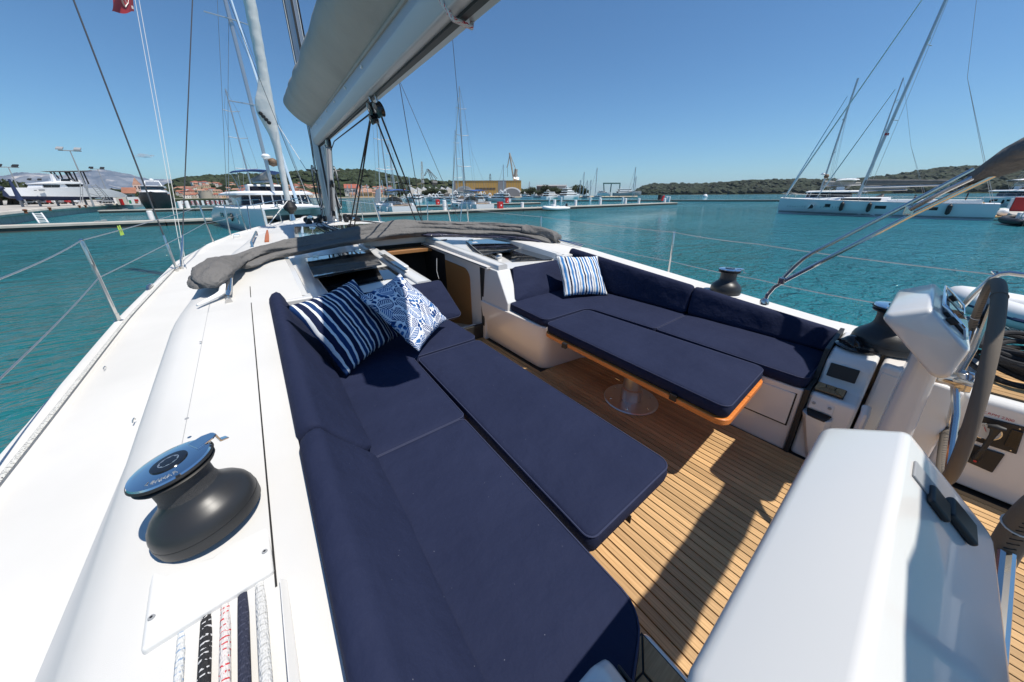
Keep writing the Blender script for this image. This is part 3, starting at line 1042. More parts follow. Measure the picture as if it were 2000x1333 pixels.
for s in (1, -1):
    base = fillet(seat_s, [0, 0, 0, .10, .10, 0])
    topp = fillet([(2.96, 0.215), (2.96, 2.72), (1.75, 2.84), (1.765, 1.82), (2.30, 1.77), (2.31, 0.215)], [0, 0, 0, .10, .08, 0])
    if s < 0:
        base, topp = mirror(base), mirror(topp)
    mb = MB()
    flare = [(p[0] + (q[0] - p[0]) * -.25, p[1] + (q[1] - p[1]) * -.25) for p, q in zip(base, topp)]
    mb.loft([[(x, y, SOLE - .012) for x, y in flare], [(x, y, SOLE + .02) for x, y in base], [(x, y, -1.10) for x, y in topp], [(x, y, -1.075) for x, y in topp]], True, True)
    obj('seat_base', mb, 'gel2', yacht, bev=0.012, smooth=30)
# locker lid proud of the starboard seat front, with a dark joint round it
mb = MB()
mb.box(2.304, 2.33, 0.245, 0.80, -1.335, -1.115)
obj('locker_lid', mb, 'gel2', yacht, bev=0.006)
mb = MB()
mb.box(2.3105, 2.33, 0.238, 0.808, -1.344, -1.109)
obj('locker_joint', mb, 'caulk', yacht, smooth=None)

# teak sole: planks run fore and aft ----------------------------------------
PW = 0.0430
GAP = 0.0062
planks = []
x = 0.585
pl_cache = {}
def plank(x0, x1, y0, y1, parent=yacht, z=SOLE, name='plank', th=0.012, m='teak'):
    key = (round(x1 - x0, 4), round(y1 - y0, 3), m, th)
    if key not in pl_cache:
        b = MB().box(0, x1 - x0, 0, y1 - y0, -th, 0)
        me_o = obj(name, b, m, parent, smooth=None)
        pl_cache[key] = me_o.data
        me_o.location = Vector((x0, y0, z)) - parent_loc(parent)
        return me_o
    o = bpy.data.objects.new(name, pl_cache[key])
    COL.objects.link(o)
    o.parent = parent
    o.location = Vector((x0, y0, z)) - parent_loc(parent)
    return o
# margin board along the starboard seat, then the strips
XR = 2.33 - 0.005
i = 0
while True:
    x1 = XR - 0.006 - i * PW
    x0 = x1 - PW + GAP
    if x0 < 0.56:
        break
    ytop = 1.86 if x0 > 1.76 else 2.87
    if x0 < 1.10:
        ytop = 1.86
    if i == 0:
        plank(x0, x1, -2.4, ytop, name='plank')
    else:
        cut = 0.60 + 0.35 * ((i * 7) % 5) / 5 if False else None
        plank(x0, x1, -0.335, ytop)
        plank(x0, x1, -2.4, -0.345)
    i += 1
# king boards across the ends
mb = MB().box(1.80, 2.275, 1.70, 1.775, SOLE - .012, SOLE)
# helm footwell strips on the far side, beyond the seat boxes
for k in range(9):
    plank(2.332 + k * PW, 2.332 + (k + 1) * PW - GAP, -0.335, 0.0)
for k in range(9):
    plank(2.332 + k * PW, 2.332 + (k + 1) * PW - GAP, -2.4, -0.345)

# moulded blocks aft of each seat, with a teak step, a loudspeaker and a cup holder
def aft_block(s):
    f = (lambda p: p) if s > 0 else mirror
    sec = [(2.35, SOLE - .012), (2.335, -1.30), (2.315, -1.10), (2.32, -1.075), (2.465, -1.068), (2.485, -1.04), (2.505, -0.925), (2.55, -0.885), (2.60, -0.875), (2.96, -0.865), (2.96, SOLE - .012)]
    a = [(x_, -0.005, z_) for x_, z_ in sec]
    if s < 0:
        a = mirror(a)
    mb = MB().prism(a, (0, 0.195, 0))
    o = obj('end_block', mb, 'gel', yacht, bev=0.02, seg=3)
    # black seal between block and seat
    b = [(2.31, .1915, SOLE), (2.295, .1915, -1.06), (2.47, .1915, -1.05), (2.53, .1915, -.87), (2.96, .1915, -.85), (2.96, .1915, SOLE)]
    if s > 0:
      obj('rubber_seal', MB().prism(b if s > 0 else mirror(b), (0, 0.022, 0)), 'rubber', yacht, bev=.003)
    # three mitred teak pieces on the step
    z = -1.064
    pcs = [[(2.346, .178), (2.405, .140), (2.402, .107), (2.346, .068)],
           [(2.350, .182), (2.455, .182), (2.455, .150), (2.408, .144)],
           [(2.350, .064), (2.408, .104), (2.455, .098), (2.455, .064)],
           [(2.411, .140), (2.455, .145), (2.455, .103), (2.411, .108)]]
    for q in pcs:
        p3 = [(a_, b_, z) for a_, b_ in q]
        obj('teak_pad', MB().prism(p3 if s > 0 else mirror(p3), (0, 0, .007)), 'teakx', yacht, smooth=None)
    ps = [(2.341, .060, z - .004), (2.462, .060, z - .004), (2.462, .186, z - .004), (2.341, .186, z - .004)]
    obj('step_caulk', MB().prism(ps if s > 0 else mirror(ps), (0, 0, .006)), 'caulk', yacht, smooth=None)
    # loudspeaker grille on the riser
    q = [(2.477, .165, -1.012), (2.477, .045, -1.012), (2.500, .045, -.935), (2.500, .165, -.935)]
    obj('speaker_grille', MB().prism(q if s > 0 else mirror(q), (-.007 * s, 0, 0)), 'rubber', yacht, bev=.005)
    # cup holder
    cup = [(2.30, .185, -1.175), (2.30, .07, -1.175), (2.24, .085, -1.205), (2.24, .17, -1.205)]
    body = MB()
    rg = []
    for z_, o_, k in ((-1.50, .0, .6), (-1.40, .03, .75), (-1.23, .06, 1.0), (-1.195, .066, 1.04)):
        rg.append([(2.34, .175 * k + .01, z_), (2.335 - o_ * .6, .185 * k, z_), (2.33 - o_, .165 * k, z_), (2.33 - o_, .085, z_), (2.335 - o_ * .6, .068, z_), (2.34, .062, z_)])
    if s < 0:
        rg = [mirror(r_) for r_ in rg]
    body.loft(rg, True, True)
    obj('cup_holder', body, 'gel', yacht, bev=.01)
    q = [(2.265, .165, -1.19), (2.262, .09, -1.19), (2.318, .072, -1.176), (2.322, .18, -1.176)]
    obj('cup_lining', MB().prism(q if s > 0 else mirror(q), (0, 0, -.012)), 'rubber' if s > 0 else 'red', yacht, bev=.004)
    q = [(2.312, .178, -1.165), (2.312, .075, -1.165), (2.322, .075, -1.105), (2.322, .178, -1.105)]
    obj('fitting_plate', MB().prism(q if s > 0 else mirror(q), (-.006 * s, 0, 0)), 'gel', yacht, bev=.004)
    for yy in (.16, .093):
        mb = MB().lathe([(.008, 0), (.008, .004), (.004, .005)], ((2.309 if s > 0 else 2 * XC - 2.309), yy, -1.13), 10, Matrix.Rotation(-PI / 2 * s, 3, 'Y'))
        obj('screw', mb, 'grey', yacht)
    # grab handle
    hx = 2.36 if s > 0 else 2 * XC - 2.36
    path = [(hx, -.03, -1.30), (hx - .035 * s, -.035, -1.27), (hx - .045 * s, -.035, -1.2), (hx - .035 * s, -.035, -1.10), (hx, -.03, -1.07)]
    obj('grab_handle', MB().tube(path, .018, 10), 'gel', yacht)
    # recessed bulwark panel behind the block
    pb = [(2.52, -.02, -.875), (2.50, -.02, -1.52), (2.50, -.30, -1.52), (2.52, -.30, -.905)]
    obj('bulwark', MB().prism(pb if s > 0 else mirror(pb), (.45 * s, 0, 0)), 'gel2', yacht, bev=.02, seg=3)
    pb = [(2.514, -.030, -.915), (2.494, -.030, -1.49), (2.494, -.118, -1.49), (2.514, -.118, -.925)]
    obj('bulwark_panel', MB().prism(pb if s > 0 else mirror(pb), (.02 * s, 0, 0)), 'gel2', yacht, bev=.006)
for s in (1, -1):
    aft_block(s)

# helm seat box with engine panel (starboard) and its mirror
def helm_box(s):
    def g(p):
        return p if s > 0 else mirror(p)
    b = [(2.76, -.325, SOLE), (2.74, -.325, -1.0), (2.775, -.325, -.975), (3.45, -.325, -.965), (3.45, -.325, SOLE)]
    obj('helm_seat_box', MB().prism(g(b), (0, -1.5, 0)), 'gel', yacht, bev=.018, seg=3)
    n = 12
    for k in range(n):
        x0 = 2.80 + k * .047
        q = [(x0, -.40, -.9735 + (x0 - 2.775) * .0148), (x0 + .0425, -.40, -.9735 + (x0 - 2.73) * .0148), (x0 + .0425, -1.75, -.9735 + (x0 - 2.73) * .0148), (x0, -1.75, -.9735 + (x0 - 2.775) * .0148)]
        obj('plank', MB().prism(g(q), (0, 0, .010)), 'teak', yacht, smooth=None)
    q = [(2.795, -.395, -.9735), (3.37, -.395, -.965), (3.37, -1.76, -.965), (2.795, -1.76, -.9735)]
    obj('seat_caulk', MB().prism(g(q), (0, 0, .004)), 'caulk', yacht, smooth=None)
for s in (1, -1):
    helm_box(s)
# engine instruments -- starboard face, plane x = 2.742 .. 2.757
def onface(px, py, off=0.0):
    d = ray(px, py)
    # face from (2.74, z=-1.0) to (2.76, z=-1.52)
    nrm = Vector((-1, 0, -0.0385)).normalized()
    p0 = Vector((2.74, -.4, -1.0)) + nrm * off
    return d * (nrm.dot(p0) / nrm.dot(d))
def facequad(name, px, m_, off0, off1, bev=.004):
    a = [onface(*p, off0) for p in px]
    nrm = Vector((-1, 0, -0.0385)).normalized()
    return obj(name, MB().prism(a, nrm * (off1 - off0)), m_, yacht, bev=bev)
facequad('engine_panel', [(1894, 806), (2003, 834), (1985, 887), (1868, 849)], 'black', .000, .008)
facequad('throttle_plate', [(1881, 861), (1963, 887), (1938, 923), (1861, 889)], 'rubber', .000, .010, .008)
facequad('switch_plate', [(1976, 838), (2000, 845), (1985, 878), (1960, 869)], 'blackg', .008, .013)
nf = Vector((-1, 0, -0.0385)).normalized()
gc = onface(1926, 843, .009)
mf = frame(gc, (0, -1, 0), Vector((0.0385, 0, -1)) * -1)
gm = MB()
for a in range(28):
    pass
gm.lathe([(.047, 0), (.047, .003), (.043, .004), (.043, .002), (0.0, .002)], gc, 28, mf.to_3x3(), cap=False)
dial = mat('dial face', (.55, .56, .55), .4)
obj('gauge', gm, 'steel', yacht)
obj('gauge_face', MB().lathe([(.042, .0028), (.0, .0030)], gc, 28, mf.to_3x3(), cap=False), dial, yacht)
for k in range(9):
    a = R(210 - k * 30)
    p = gc + mf.to_3x3() @ Vector((.032 * math.cos(a), .032 * math.sin(a), .0036))
    text('dial_number', str(k * 5), .009, frame(p, (0, -1, 0), (0.0385 * -1, 0, 1)), 'black', yacht)
obj('gauge_needle', MB().tube([gc + mf.to_3x3() @ Vector((0, 0, .005)), gc + mf.to_3x3() @ Vector((-.012, .022, .005))], .0012, 5), 'red', yacht)
tp = onface(1937, 812, .002)
text('rpm_notice', 'MAX.RPM 2300', .0185, frame(onface(1940, 811, .0015), (0, -1, -.02), (0, 0, 1)), mat('dark red lettering', (.45, .01, .03), .5), yacht)
# throttle lever
t0 = onface(1904, 893, .012)
t1 = onface(1938, 852, .04)
t2 = onface(1947, 836, .045)
tl = MB().tube([t0, t0 + nf * .03, lerp(t0, t1, .5) + nf * .02, t1, t2], .012, 10, rs=[.018, .014, .009, .011, .018])
tl.tube([t2 + Vector((0, .025, -.004)), t2, t2 + Vector((0, -.025, .002))], .015, 10, rs=[.011, .017, .011])
tagt = thing('throttle_lever', 'black throttle lever with red button over the engine dial', 'throttle lever', t0)
obj('lever', tl, 'rubber', tagt, smooth=60)
obj('button', MB().lathe([(.006, 0), (.005, .004), (0, .005)], t0 + nf * .042, 10, frame((0, 0, 0), (0, -1, 0), (0, 0, 1)).to_3x3()), 'red', tagt)
for p in ((1899, 812), (1877, 845), (1992, 838 + 0), (1974, 880)):
    c = onface(*p, .009)
    obj('screw', MB().lathe([(.0045, 0), (.003, .003)], c, 8, mf.to_3x3()), 'steel', yacht)

# ------------------------------------------------------------------ coachroof aft part
def zr(y):
    return interp([(2.6, -.735), (3.1, -.70), (4.9, -.60)], y)
X0, X1 = XC - 1.31, XC + 1.31
CW0, CW1 = 1.10, 1.86      # companionway opening
mb = MB()
def roof_patch(xa, xb, ya, yb, dz=0.0, n=8):
    mb.grid(lambda u, v: (lerp(xa, xb, u), lerp(ya, yb, v), zr(lerp(ya, yb, v)) + dz + .02 * (1 - ((lerp(xa, xb, u) - XC) / 1.4) ** 2)), 6, n)
roof_patch(X0, CW0, 2.60, 4.95)
roof_patch(CW1, X1, 2.60, 4.95)
roof_patch(CW0, CW1, 4.35, 4.95)
obj('coachroof', mb, 'gel', yacht, smooth=40)
# little side steps between recess and coaming, and the aft bulkheads below the roof
for xa in (X0, X1):
    s = -1 if xa == X0 else 1
    mb = MB()
    rings = []
    for i in range(11):
        y = lerp(2.60, 4.95, i / 10)
        rings.append([(xa, y, zc(min(y, 4.9)) + .0125), (xa - s * .035, y, zc(y) + .006), (xa - s * .06, y, zr(y) + .0)])
    mb.loft(rings, False, False)
    obj('recess_side', mb, 'gel', yacht, smooth=50)
mb = MB()
mb.prism([(X0 - .2, 2.60, -.76), (CW0 - .02, 2.60, -.725), (CW0 + .0, 2.72, -1.6), (X0 - .2, 2.72, -1.6)], (0, .06, 0))
mb.prism([(CW1 - .06, 2.74, -.705), (X1 + .2, 2.60, -.76), (X1 + .2, 2.72, -1.6), (CW1 - .10, 2.80, -1.6)], (0, .06, 0))
obj('aft_bulkhead', mb, 'gel', yacht, bev=.006)
for xa in (-.06, 2 * XC - .20):
    obj('corner_block', MB().box(xa, xa + .26, 2.535, 2.66, -1.2, zc(2.6) + .008), 'gel', yacht, bev=.012)
# raised white rims beside the opening
for xa, xb, hz in ((CW0 - .13, CW0 - .0, .030), (CW1 - .035, CW1 + .075, .062)):
    rings = []
    for i in range(9):
        y = lerp(2.585, 4.5, i / 8)
        z = zr(y) + .015
        rings.append([(xa, y, z - .03), (xa, y, z + hz - .012), (xa + .014, y, z + hz), (xb - .014, y, z + hz), (xb, y, z + hz - .012), (xb, y, z - .03)])
    obj('roof_rim', MB().loft(rings, True, True), 'gel', yacht, smooth=50)
# companionway: well, frame, bulkhead, doors track
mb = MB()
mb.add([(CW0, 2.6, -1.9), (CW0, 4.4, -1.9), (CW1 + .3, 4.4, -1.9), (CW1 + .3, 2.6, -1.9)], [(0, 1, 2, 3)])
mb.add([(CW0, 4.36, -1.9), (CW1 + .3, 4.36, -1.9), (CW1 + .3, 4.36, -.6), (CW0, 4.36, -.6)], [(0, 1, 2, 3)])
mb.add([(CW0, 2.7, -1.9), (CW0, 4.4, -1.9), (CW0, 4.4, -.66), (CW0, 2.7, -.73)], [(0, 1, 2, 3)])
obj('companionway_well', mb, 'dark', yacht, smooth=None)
XW = 1.80
def onw(px, py, off=0):
    return onx(px, py, XW - off)
mb = MB()
mb.prism([(XW, 2.80, -1.9), (XW, 2.80, -.685), (XW, 4.36, -.615), (XW, 4.36, -1.9)], (.05, 0, 0))
obj('companionway_side', mb, 'gel2', yacht, smooth=None)
wood = fillet([(3.72, -.765), (3.12, -.79), (3.12, -1.47), (3.72, -1.62)], [0, .13, .02, 0], 6)
obj('bulkhead_panel', MB().prism([(XW - .001, y, z) for y, z in wood], (-.008, 0, 0)), 'ply', yacht)
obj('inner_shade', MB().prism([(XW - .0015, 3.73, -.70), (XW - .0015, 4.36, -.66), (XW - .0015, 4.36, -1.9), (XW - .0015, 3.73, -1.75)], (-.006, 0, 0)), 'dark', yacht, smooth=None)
obj('door_track', MB().prism([(XW - .03, 2.80, -.70), (XW - .03, 2.86, -.70), (XW - .03, 2.86, -1.49), (XW - .03, 2.80, -1.49)], (.05, 0, 0)), 'rubber', yacht, bev=.004)
obj('door_sill', MB().box(1.30, XW - .005, 2.87, 3.05, -1.56, -1.42), 'gel', yacht, bev=.02)
obj('sill_front', MB().box(1.14, XW - .0, 2.83, 2.87, -1.58, -1.36), 'rubber', yacht, bev=.004)
obj('head_rail', MB().prism([(XW + .004, 2.70, -.683), (XW + .004, 4.36, -.610), (XW + .004, 4.36, -.640), (XW + .004, 2.70, -.712)], (-.05, 0, 0)), 'gel2', yacht, bev=.004)
obj('head_groove', MB().prism([(XW - .047, 2.69, -.690), (XW - .047, 4.36, -.617), (XW - .047, 4.36, -.623), (XW - .047, 2.69, -.697)], (-.004, 0, 0)), 'caulk', yacht, smooth=None)
obj('hatch_beam', MB().box(CW0 - .02, XW, 4.10, 4.36, -.70, -.655), 'ply', yacht, bev=.004)
obj('hatch_garage', MB().box(CW0 - .1, CW1 + .1, 4.35, 5.6, -.62, -.50), 'gel', yacht, bev=.03, seg=3)
# dangling cord in the opening
obj('cord', MB().tube([ony(853, 505, 3.2), ony(853, 530, 3.2), ony(857, 545, 3.2)], .003, 5), 'whitecloth', yacht)

for s in (1, -1):
    f_ = (lambda q: q) if s > 0 else mirror
    a_ = f_([(1.765, 2.84, -1.09), (1.765, 2.36, -1.09), (1.775, 2.37, -1.0), (1.80, 2.58, -.712), (1.80, 2.84, -.70)])
    b_ = f_([(1.90, 2.84, -1.09), (1.90, 2.36, -1.09), (1.90, 2.37, -1.0), (1.97, 2.58, -.712), (1.97, 2.84, -.70)])
    obj('seat_end_wall', MB().loft([a_, b_], True, True), 'gel', yacht, bev=.012)
def roofpt(px, py, lift=0.0):
    # point on the sloping roof plane
    y = 3.0
    for _ in range(8):
        p = onz(px, py, zr(y) + .018 + lift)
        y = p.y
    return p
def roofplate(name, px, m_, l0, l1, parent, bev=.003, rad=0):
    a = [roofpt(*p, l0) for p in px]
    return obj(name, MB().prism(a, (0, 0, l1 - l0)), m_, parent, bev=bev)
# fixed smoked panes set into the roof and opening hatches above them
roofplate('roof_pane', [(620, 546), (771, 519), (800, 545), (757, 548), (690, 562), (648, 583)], 'smoke', -.006, .004, yacht)
roofplate('roof_pane', [(975, 498), (1020, 487), (1082, 502), (1078, 508), (1000, 513)], 'smoke', -.004, .006, yacht)
def roof_hatch(px, loc, label, lift):
    t = thing('deck_hatch', label, 'hatch', loc)
    a = [roofpt(*p, l) for p, l in zip(px, lift)]
    up_ = Vector((0, 0, .012))
    obj('hatch_pane', MB().prism(a, up_), 'smoke', t, bev=.004)
    b = [roofpt(*p, -.004) for p in px]
    obj('hatch_frame', MB().hexa([q for q in b], [q + Vector((0, 0, .016)) for q in b]), 'black', t, bev=.004) if len(b) == 4 else None
    for k in (0.15, .8):
        h = a[0].lerp(a[1], k) + Vector((0, .012, .012))
        obj('hinge', MB().box(h.x - .03, h.x + .03, h.y - .012, h.y + .014, h.z - .012, h.z + .012), 'steel', t, bev=.003)
    for k in (.2, .8):
        h = a[3].lerp(a[2], k)
        obj('latch', MB().box(h.x - .02, h.x + .02, h.y - .002, h.y + .018, h.z - .012, h.z - .001), 'black', t, bev=.003)
    return t
roof_hatch([(596, 507), (722, 489), (746, 518), (613, 544)], roofpt(680, 515), 'smoked glass hatch ajar in the port side of the cabin roof', [.02, .02, .075, .075])
roof_hatch([(910, 472), (979, 467), (1014, 486), (944, 500)], roofpt(960, 480), 'smoked glass hatch ajar in the starboard side of the cabin roof', [.02, .02, .06, .06])
# slim instrument covers beside each pane
roofplate('vent_cover', [(740, 500), (752, 497), (800, 530), (786, 532)], 'gel', .0, .055, yacht, .01)
roofplate('vent_glass', [(743, 500), (752, 497.5), (797, 527), (789, 530)], 'smoke', .054, .060, yacht, .002)
roofplate('vent_cover', [(921, 480), (930, 478), (981, 504), (968, 507)], 'gel', .0, .045, yacht, .01)
roofplate('vent_glass', [(923, 480), (930, 478.5), (979, 501), (971, 503)], 'smoke', .044, .050, yacht, .002)
# forward flush glass on the cabin top
def topglass(name, a, z):
    obj(name, MB().prism([(p[0], p[1], z(p[1])) for p in a], (0, 0, .012)), 'smoke', yacht, bev=.003)
zt = lambda y: zc(y) + .046
topglass('roof_pane', [(.35, 5.15), (1.0, 5.2), (1.0, 7.2), (.55, 7.6)], zt)
topglass('roof_pane', [(1.9, 5.2), (2.55, 5.15), (2.35, 7.6), (1.9, 7.2)], zt)
bhatch = thing('deck_hatch', 'flush glass hatch in front of the grey folded sprayhood', 'hatch', (1.2, 6.2, zt(6.2)))
obj('hatch_pane', MB().prism([(1.04, 5.3, zt(5.3) + .002), (1.86, 5.3, zt(5.3) + .002), (1.86, 7.0, zt(7) + .002), (1.04, 7.0, zt(7) + .002)], (0, 0, .03)), 'smoke', bhatch, bev=.01)
obj('hatch_frame', MB().prism([(1.02, 5.27, zt(5.3)), (1.88, 5.27, zt(5.3)), (1.88, 7.03, zt(7)), (1.02, 7.03, zt(7))], (0, 0, .022)), 'alu', bhatch, bev=.006)

# ------------------------------------------------------------------ joints and marks in the port coaming
def coam(o, y, dz=0.0):
    """a place on the port coaming top: o = distance from the centreline"""
    sec = section(y, 1.50)
    for (oa, za), (ob, zb) in zip(sec, sec[1:]):
        if ob <= o <= oa:
            return Vector((XC - o, y, lerp(za, zb, (oa - o) / max(1e-6, oa - ob)) + dz))
    return Vector((XC - o, y, sec[-1][1] + dz))
def joint(o0, o1, y0, y1, wdt, m_='caulk', name='joint', n=10):
    mb = MB()
    vs = []
    for i in range(n + 1):
        y = lerp(y0, y1, i / n)
        o = lerp(o0, o1, i / n)
        vs.append([coam(o + wdt / 2, y, .0012), coam(o - wdt / 2, y, .0012)])
    mb.loft(vs, False, False)
    return obj(name, mb, m_, yacht, smooth=None)
joint(1.597, 1.592, .72, 2.98, .0045)
joint(1.815, 1.80, 1.2, 2.85, .0015, 'grey')
for (px, py) in ((262, 823), (205, 720)):
    p = onz(px, py, zg(2) + .05)
    obj('pad_eye', MB().tube([p + Vector((-.002, -.014, 0)), p + Vector((0, -.012, .010)), p + Vector((0, .012, .010)), p + Vector((.002, .014, 0))], .003, 6), 'steel', yacht)
for (px, py) in ((385, 640), (392, 668), (365, 818), (487, 520), (500, 512)):
    p = onz(px, py, zc(2.2) + .014)
    obj('plug', MB().lathe([(.006, 0), (.005, .002)], p, 8), 'grey', yacht)

# toe rail line rope laid along the port gunwale
def gun(y, o=.052, dz=.012):
    hb = interp(HB, y)
    return Vector((XC - hb + o, y, zg(y) + .03 + dz))
rp = rope_mat('genoa sheet', (.60, .60, .57), (.04, .04, .05), .8)
toe = obj('jackline', MB().tube([gun(y, .075, .006) for y in [lerp(1.2, 6.4, i / 40) for i in range(41)]], .011, 6, flat=.45), rp)
tag(toe, 'flat white jackline with black flecks lying along the port toe rail', 'rope')
def gunpx(px, py):
    return min([gun(-1 + k * .02, .03, .0) for k in range(600)], key=lambda q: (CX + F_PX * q.dot(r2) / q.dot(fw) - px) ** 2 + (CY - F_PX * q.dot(u2) / q.dot(fw) - py) ** 2)
c0, c1 = gunpx(279, 560), gunpx(300, 550)
c1 = c0 + (c1 - c0).normalized() * .24
cleat = thing('mooring_cleat', 'folding steel cleat on the port toe rail between two stanchions', 'cleat', c0)
obj('cleat_body', MB().tube([c0, c0.lerp(c1, .3) + Vector((0, 0, .03)), c0.lerp(c1, .7) + Vector((0, 0, .03)), c1], .018, 8, rs=[.010, .020, .020, .010]), 'steel', cleat)
# ================================================================== CUSHIONS, TABLES, PILLOWS
def resample(poly, step=.03):
    out = []
    L = len(poly)
    for i in range(L):
        a = Vector(poly[i]).to_2d()
        b = Vector(poly[(i + 1) % L]).to_2d()
        n = max(1, int((b - a).length / step))
        for k in range(n):
            q = a.lerp(b, k / n)
            out.append((q.x, q.y))
    return out
def inset(poly, d):
    L = len(poly)
    out = []
    area = sum(poly[i][0] * poly[(i + 1) % L][1] - poly[(i + 1) % L][0] * poly[i][1] for i in range(L))
    sg = 1 if area > 0 else -1
    for i in range(L):
        a = Vector(poly[i - 2 if i > 1 else i - 2])
        c = Vector(poly[(i + 2) % L])
        t = (c - a)
        if t.length < 1e-9:
            t = Vector((1, 0))
        t.normalize()
        n = Vector((-t.y, t.x)) * sg
        out.append((poly[i][0] + n.x * d, poly[i][1] + n.y * d))
    return out
def cushion_mb(poly, th, crown=.008, center=None, rad=.05, amp=.004, seed=0, edge=.018):
    """poly in the local plane, thickness along +z; returns rings as MB"""
    p = resample(fillet(poly, rad), .03)
    cx = center or (sum(a for a, _ in p) / len(p), sum(b for _, b in p) / len(p))
    rings = []
    def ring(pl, z, nzs=0):
        rings.append([(a, b, (z(a, b) if callable(z) else z)) for a, b in pl])
    ring(inset(p, edge * .9), 0)
    ring(inset(p, edge * .2), edge * .35)
    ring(p, edge)
    bul = inset(p, -.004)
    ring(bul, th * .5)
    ring(p, th - edge)
    ring(inset(p, edge * .18), th - edge * .45)
    ring(inset(p, edge * .55), th - edge * .12)
    base = inset(p, edge)
    for k in (0, .04, .10, .2, .35, .55, .78):
        pl = [(lerp(a, cx[0], k), lerp(b, cx[1], k)) for a, b in base]
        f = min(1, k / .25)
        ring(pl, lambda a, b, f=f: th + crown * f + amp * f * (nz(a, b, seed, 5) + .5 * nz(a, b, seed + 9, 13)) + (.0 if f else 0))
    mb = MB()
    mb.loft(rings, True, True)
    # sewn piping round the top edge
    return mb, [(a, b, th - edge * .35) for a, b in inset(p, edge * .12)]
def cushion(name, label, poly, z0, th, group=None, center=None, rad=.05, seed=0, mtx=None, crown=.008, parent=None, piping=True, amp=.004):
    mb, pp = cushion_mb(poly, th, crown, center, rad, amp, seed)
    mtx = mtx or Matrix.Translation((0, 0, z0))
    mb.v = [tuple(mtx @ Vector(v)) for v in mb.v]
    o = obj(name, mb, 'navy', parent, smooth=50)
    if label:
        tag(o, label, 'cushion', group)
    if piping:
        q = MB().tube([mtx @ Vector(v) for v in pp], .0028, 5, closed=True)
        obj('piping', q, 'piping', o)
    return o
G = 'navy cockpit cushions'
ZS = -1.078
cushion('seat_cushion', 'L shaped navy seat cushion under the two pillows on the port side', [(.06, 2.62), (.06, 1.152), (.60, 1.152), (.625, 1.88), (1.13, 1.885), (1.13, 2.25), (1.10, 2.62)], ZS, .080, G, center=(.40, 2.15), rad=[.02, .02, .03, .03, .07, .10, .02], seed=1)
cushion('seat_cushion', 'long navy seat cushion in the bottom middle, its near end in shadow', [(.06, 1.146), (.06, -.02), (.57, .195), (.585, 1.146)], ZS, .082, G, rad=[.02, .02, .10, .03], seed=2)
cushion('seat_cushion', 'L shaped navy seat cushion below the striped pillow to starboard', [(2.92, 2.62), (2.92, 1.152), (2.32, 1.152), (2.305, 1.815), (1.765, 1.825), (1.80, 2.30), (1.83, 2.62)], ZS, .080, G, center=(2.52, 2.12), rad=[.02, .02, .03, .10, .06, .05, .02], seed=3)
cushion('seat_cushion', 'navy seat cushion in front of the last starboard backrest', [(2.92, 1.146), (2.92, .215), (2.30, .215), (2.32, 1.146)], ZS, .080, G, rad=[.02, .04, .05, .03], seed=4)

# long side backrests, section lofted fore and aft
def side_back(y0, y1, s, seed):
    prof = [(-.045, -1.0), (-.052, -.90), (-.052, -.06), (-.046, -.028), (-.028, -.006), (.0, .002), (.022, -.008), (.034, -.028), (.172, -.262), (.182, -.285), (.17, -.30), (.05, -.305)]
    prof = [(-.050, -.30), (-.052, -.20), (-.052, -.055), (-.046, -.026), (-.028, -.006), (.0, .002), (.020, -.008), (.034, -.030), (.075, -.10), (.12, -.17), (.165, -.235), (.178, -.262), (.16, -.285), (.06, -.295)]
    rings = []
    L = y1 - y0
    ys = [0, .008, .02, .04] + [.04 + (L - .08) * k / 22 for k in range(1, 22)] + [L - .04, L - .02, L - .008, L]
    for yy in ys:
        e = min(yy, L - yy)
        k = 1.0 if e >= .04 else math.sqrt(max(0, 1 - ((.04 - e) / .04) ** 2))
        y = y0 + yy
        ztop = zc(y) + .072
        zb = -.997
        ring = []
        for a, b in prof:
            # b runs 0 (top) .. -.295 (bottom)
            t = -b / .295
            z = lerp(ztop, zb, min(1, max(t, -.01)))
            xx = a if s < 0 or a < .034 else .034 + (a - .034) * .36
            cxx, czz = .03, lerp(ztop, zb, .5)
            wob = .005 * nz(y, t, seed, 4) + .003 * nz(y, t * 2, seed + 5, 12)
            xx = cxx + (xx - cxx) * lerp(.62, 1, k) + (wob if a > .02 else 0)
            z = czz + (z - czz) * lerp(.86, 1, k)
            ring.append((xx if s < 0 else 2 * XC - xx, y, z))
        rings.append(ring)
    return MB().loft(rings, True, True)
for s, nm in ((-1, 'port'), (1, 'stbd')):
    for k, (a, b) in enumerate(((1.155, 2.60), ((-.2 if s < 0 else .205), 1.145))):
        lab = {(-1, 0): 'sloping navy backrest behind the striped pillow on the port side', (-1, 1): 'sloping navy backrest at the bottom edge beside the big winch', (1, 0): 'navy backrest just aft of the striped pillow to starboard', (1, 1): 'navy backrest at the aft end of the starboard seat'}[(s, k)]
        tag(obj('backrest_cushion', side_back(a, b, s, k + s), 'navy', smooth=60), lab, 'cushion', 'navy backrest cushions')
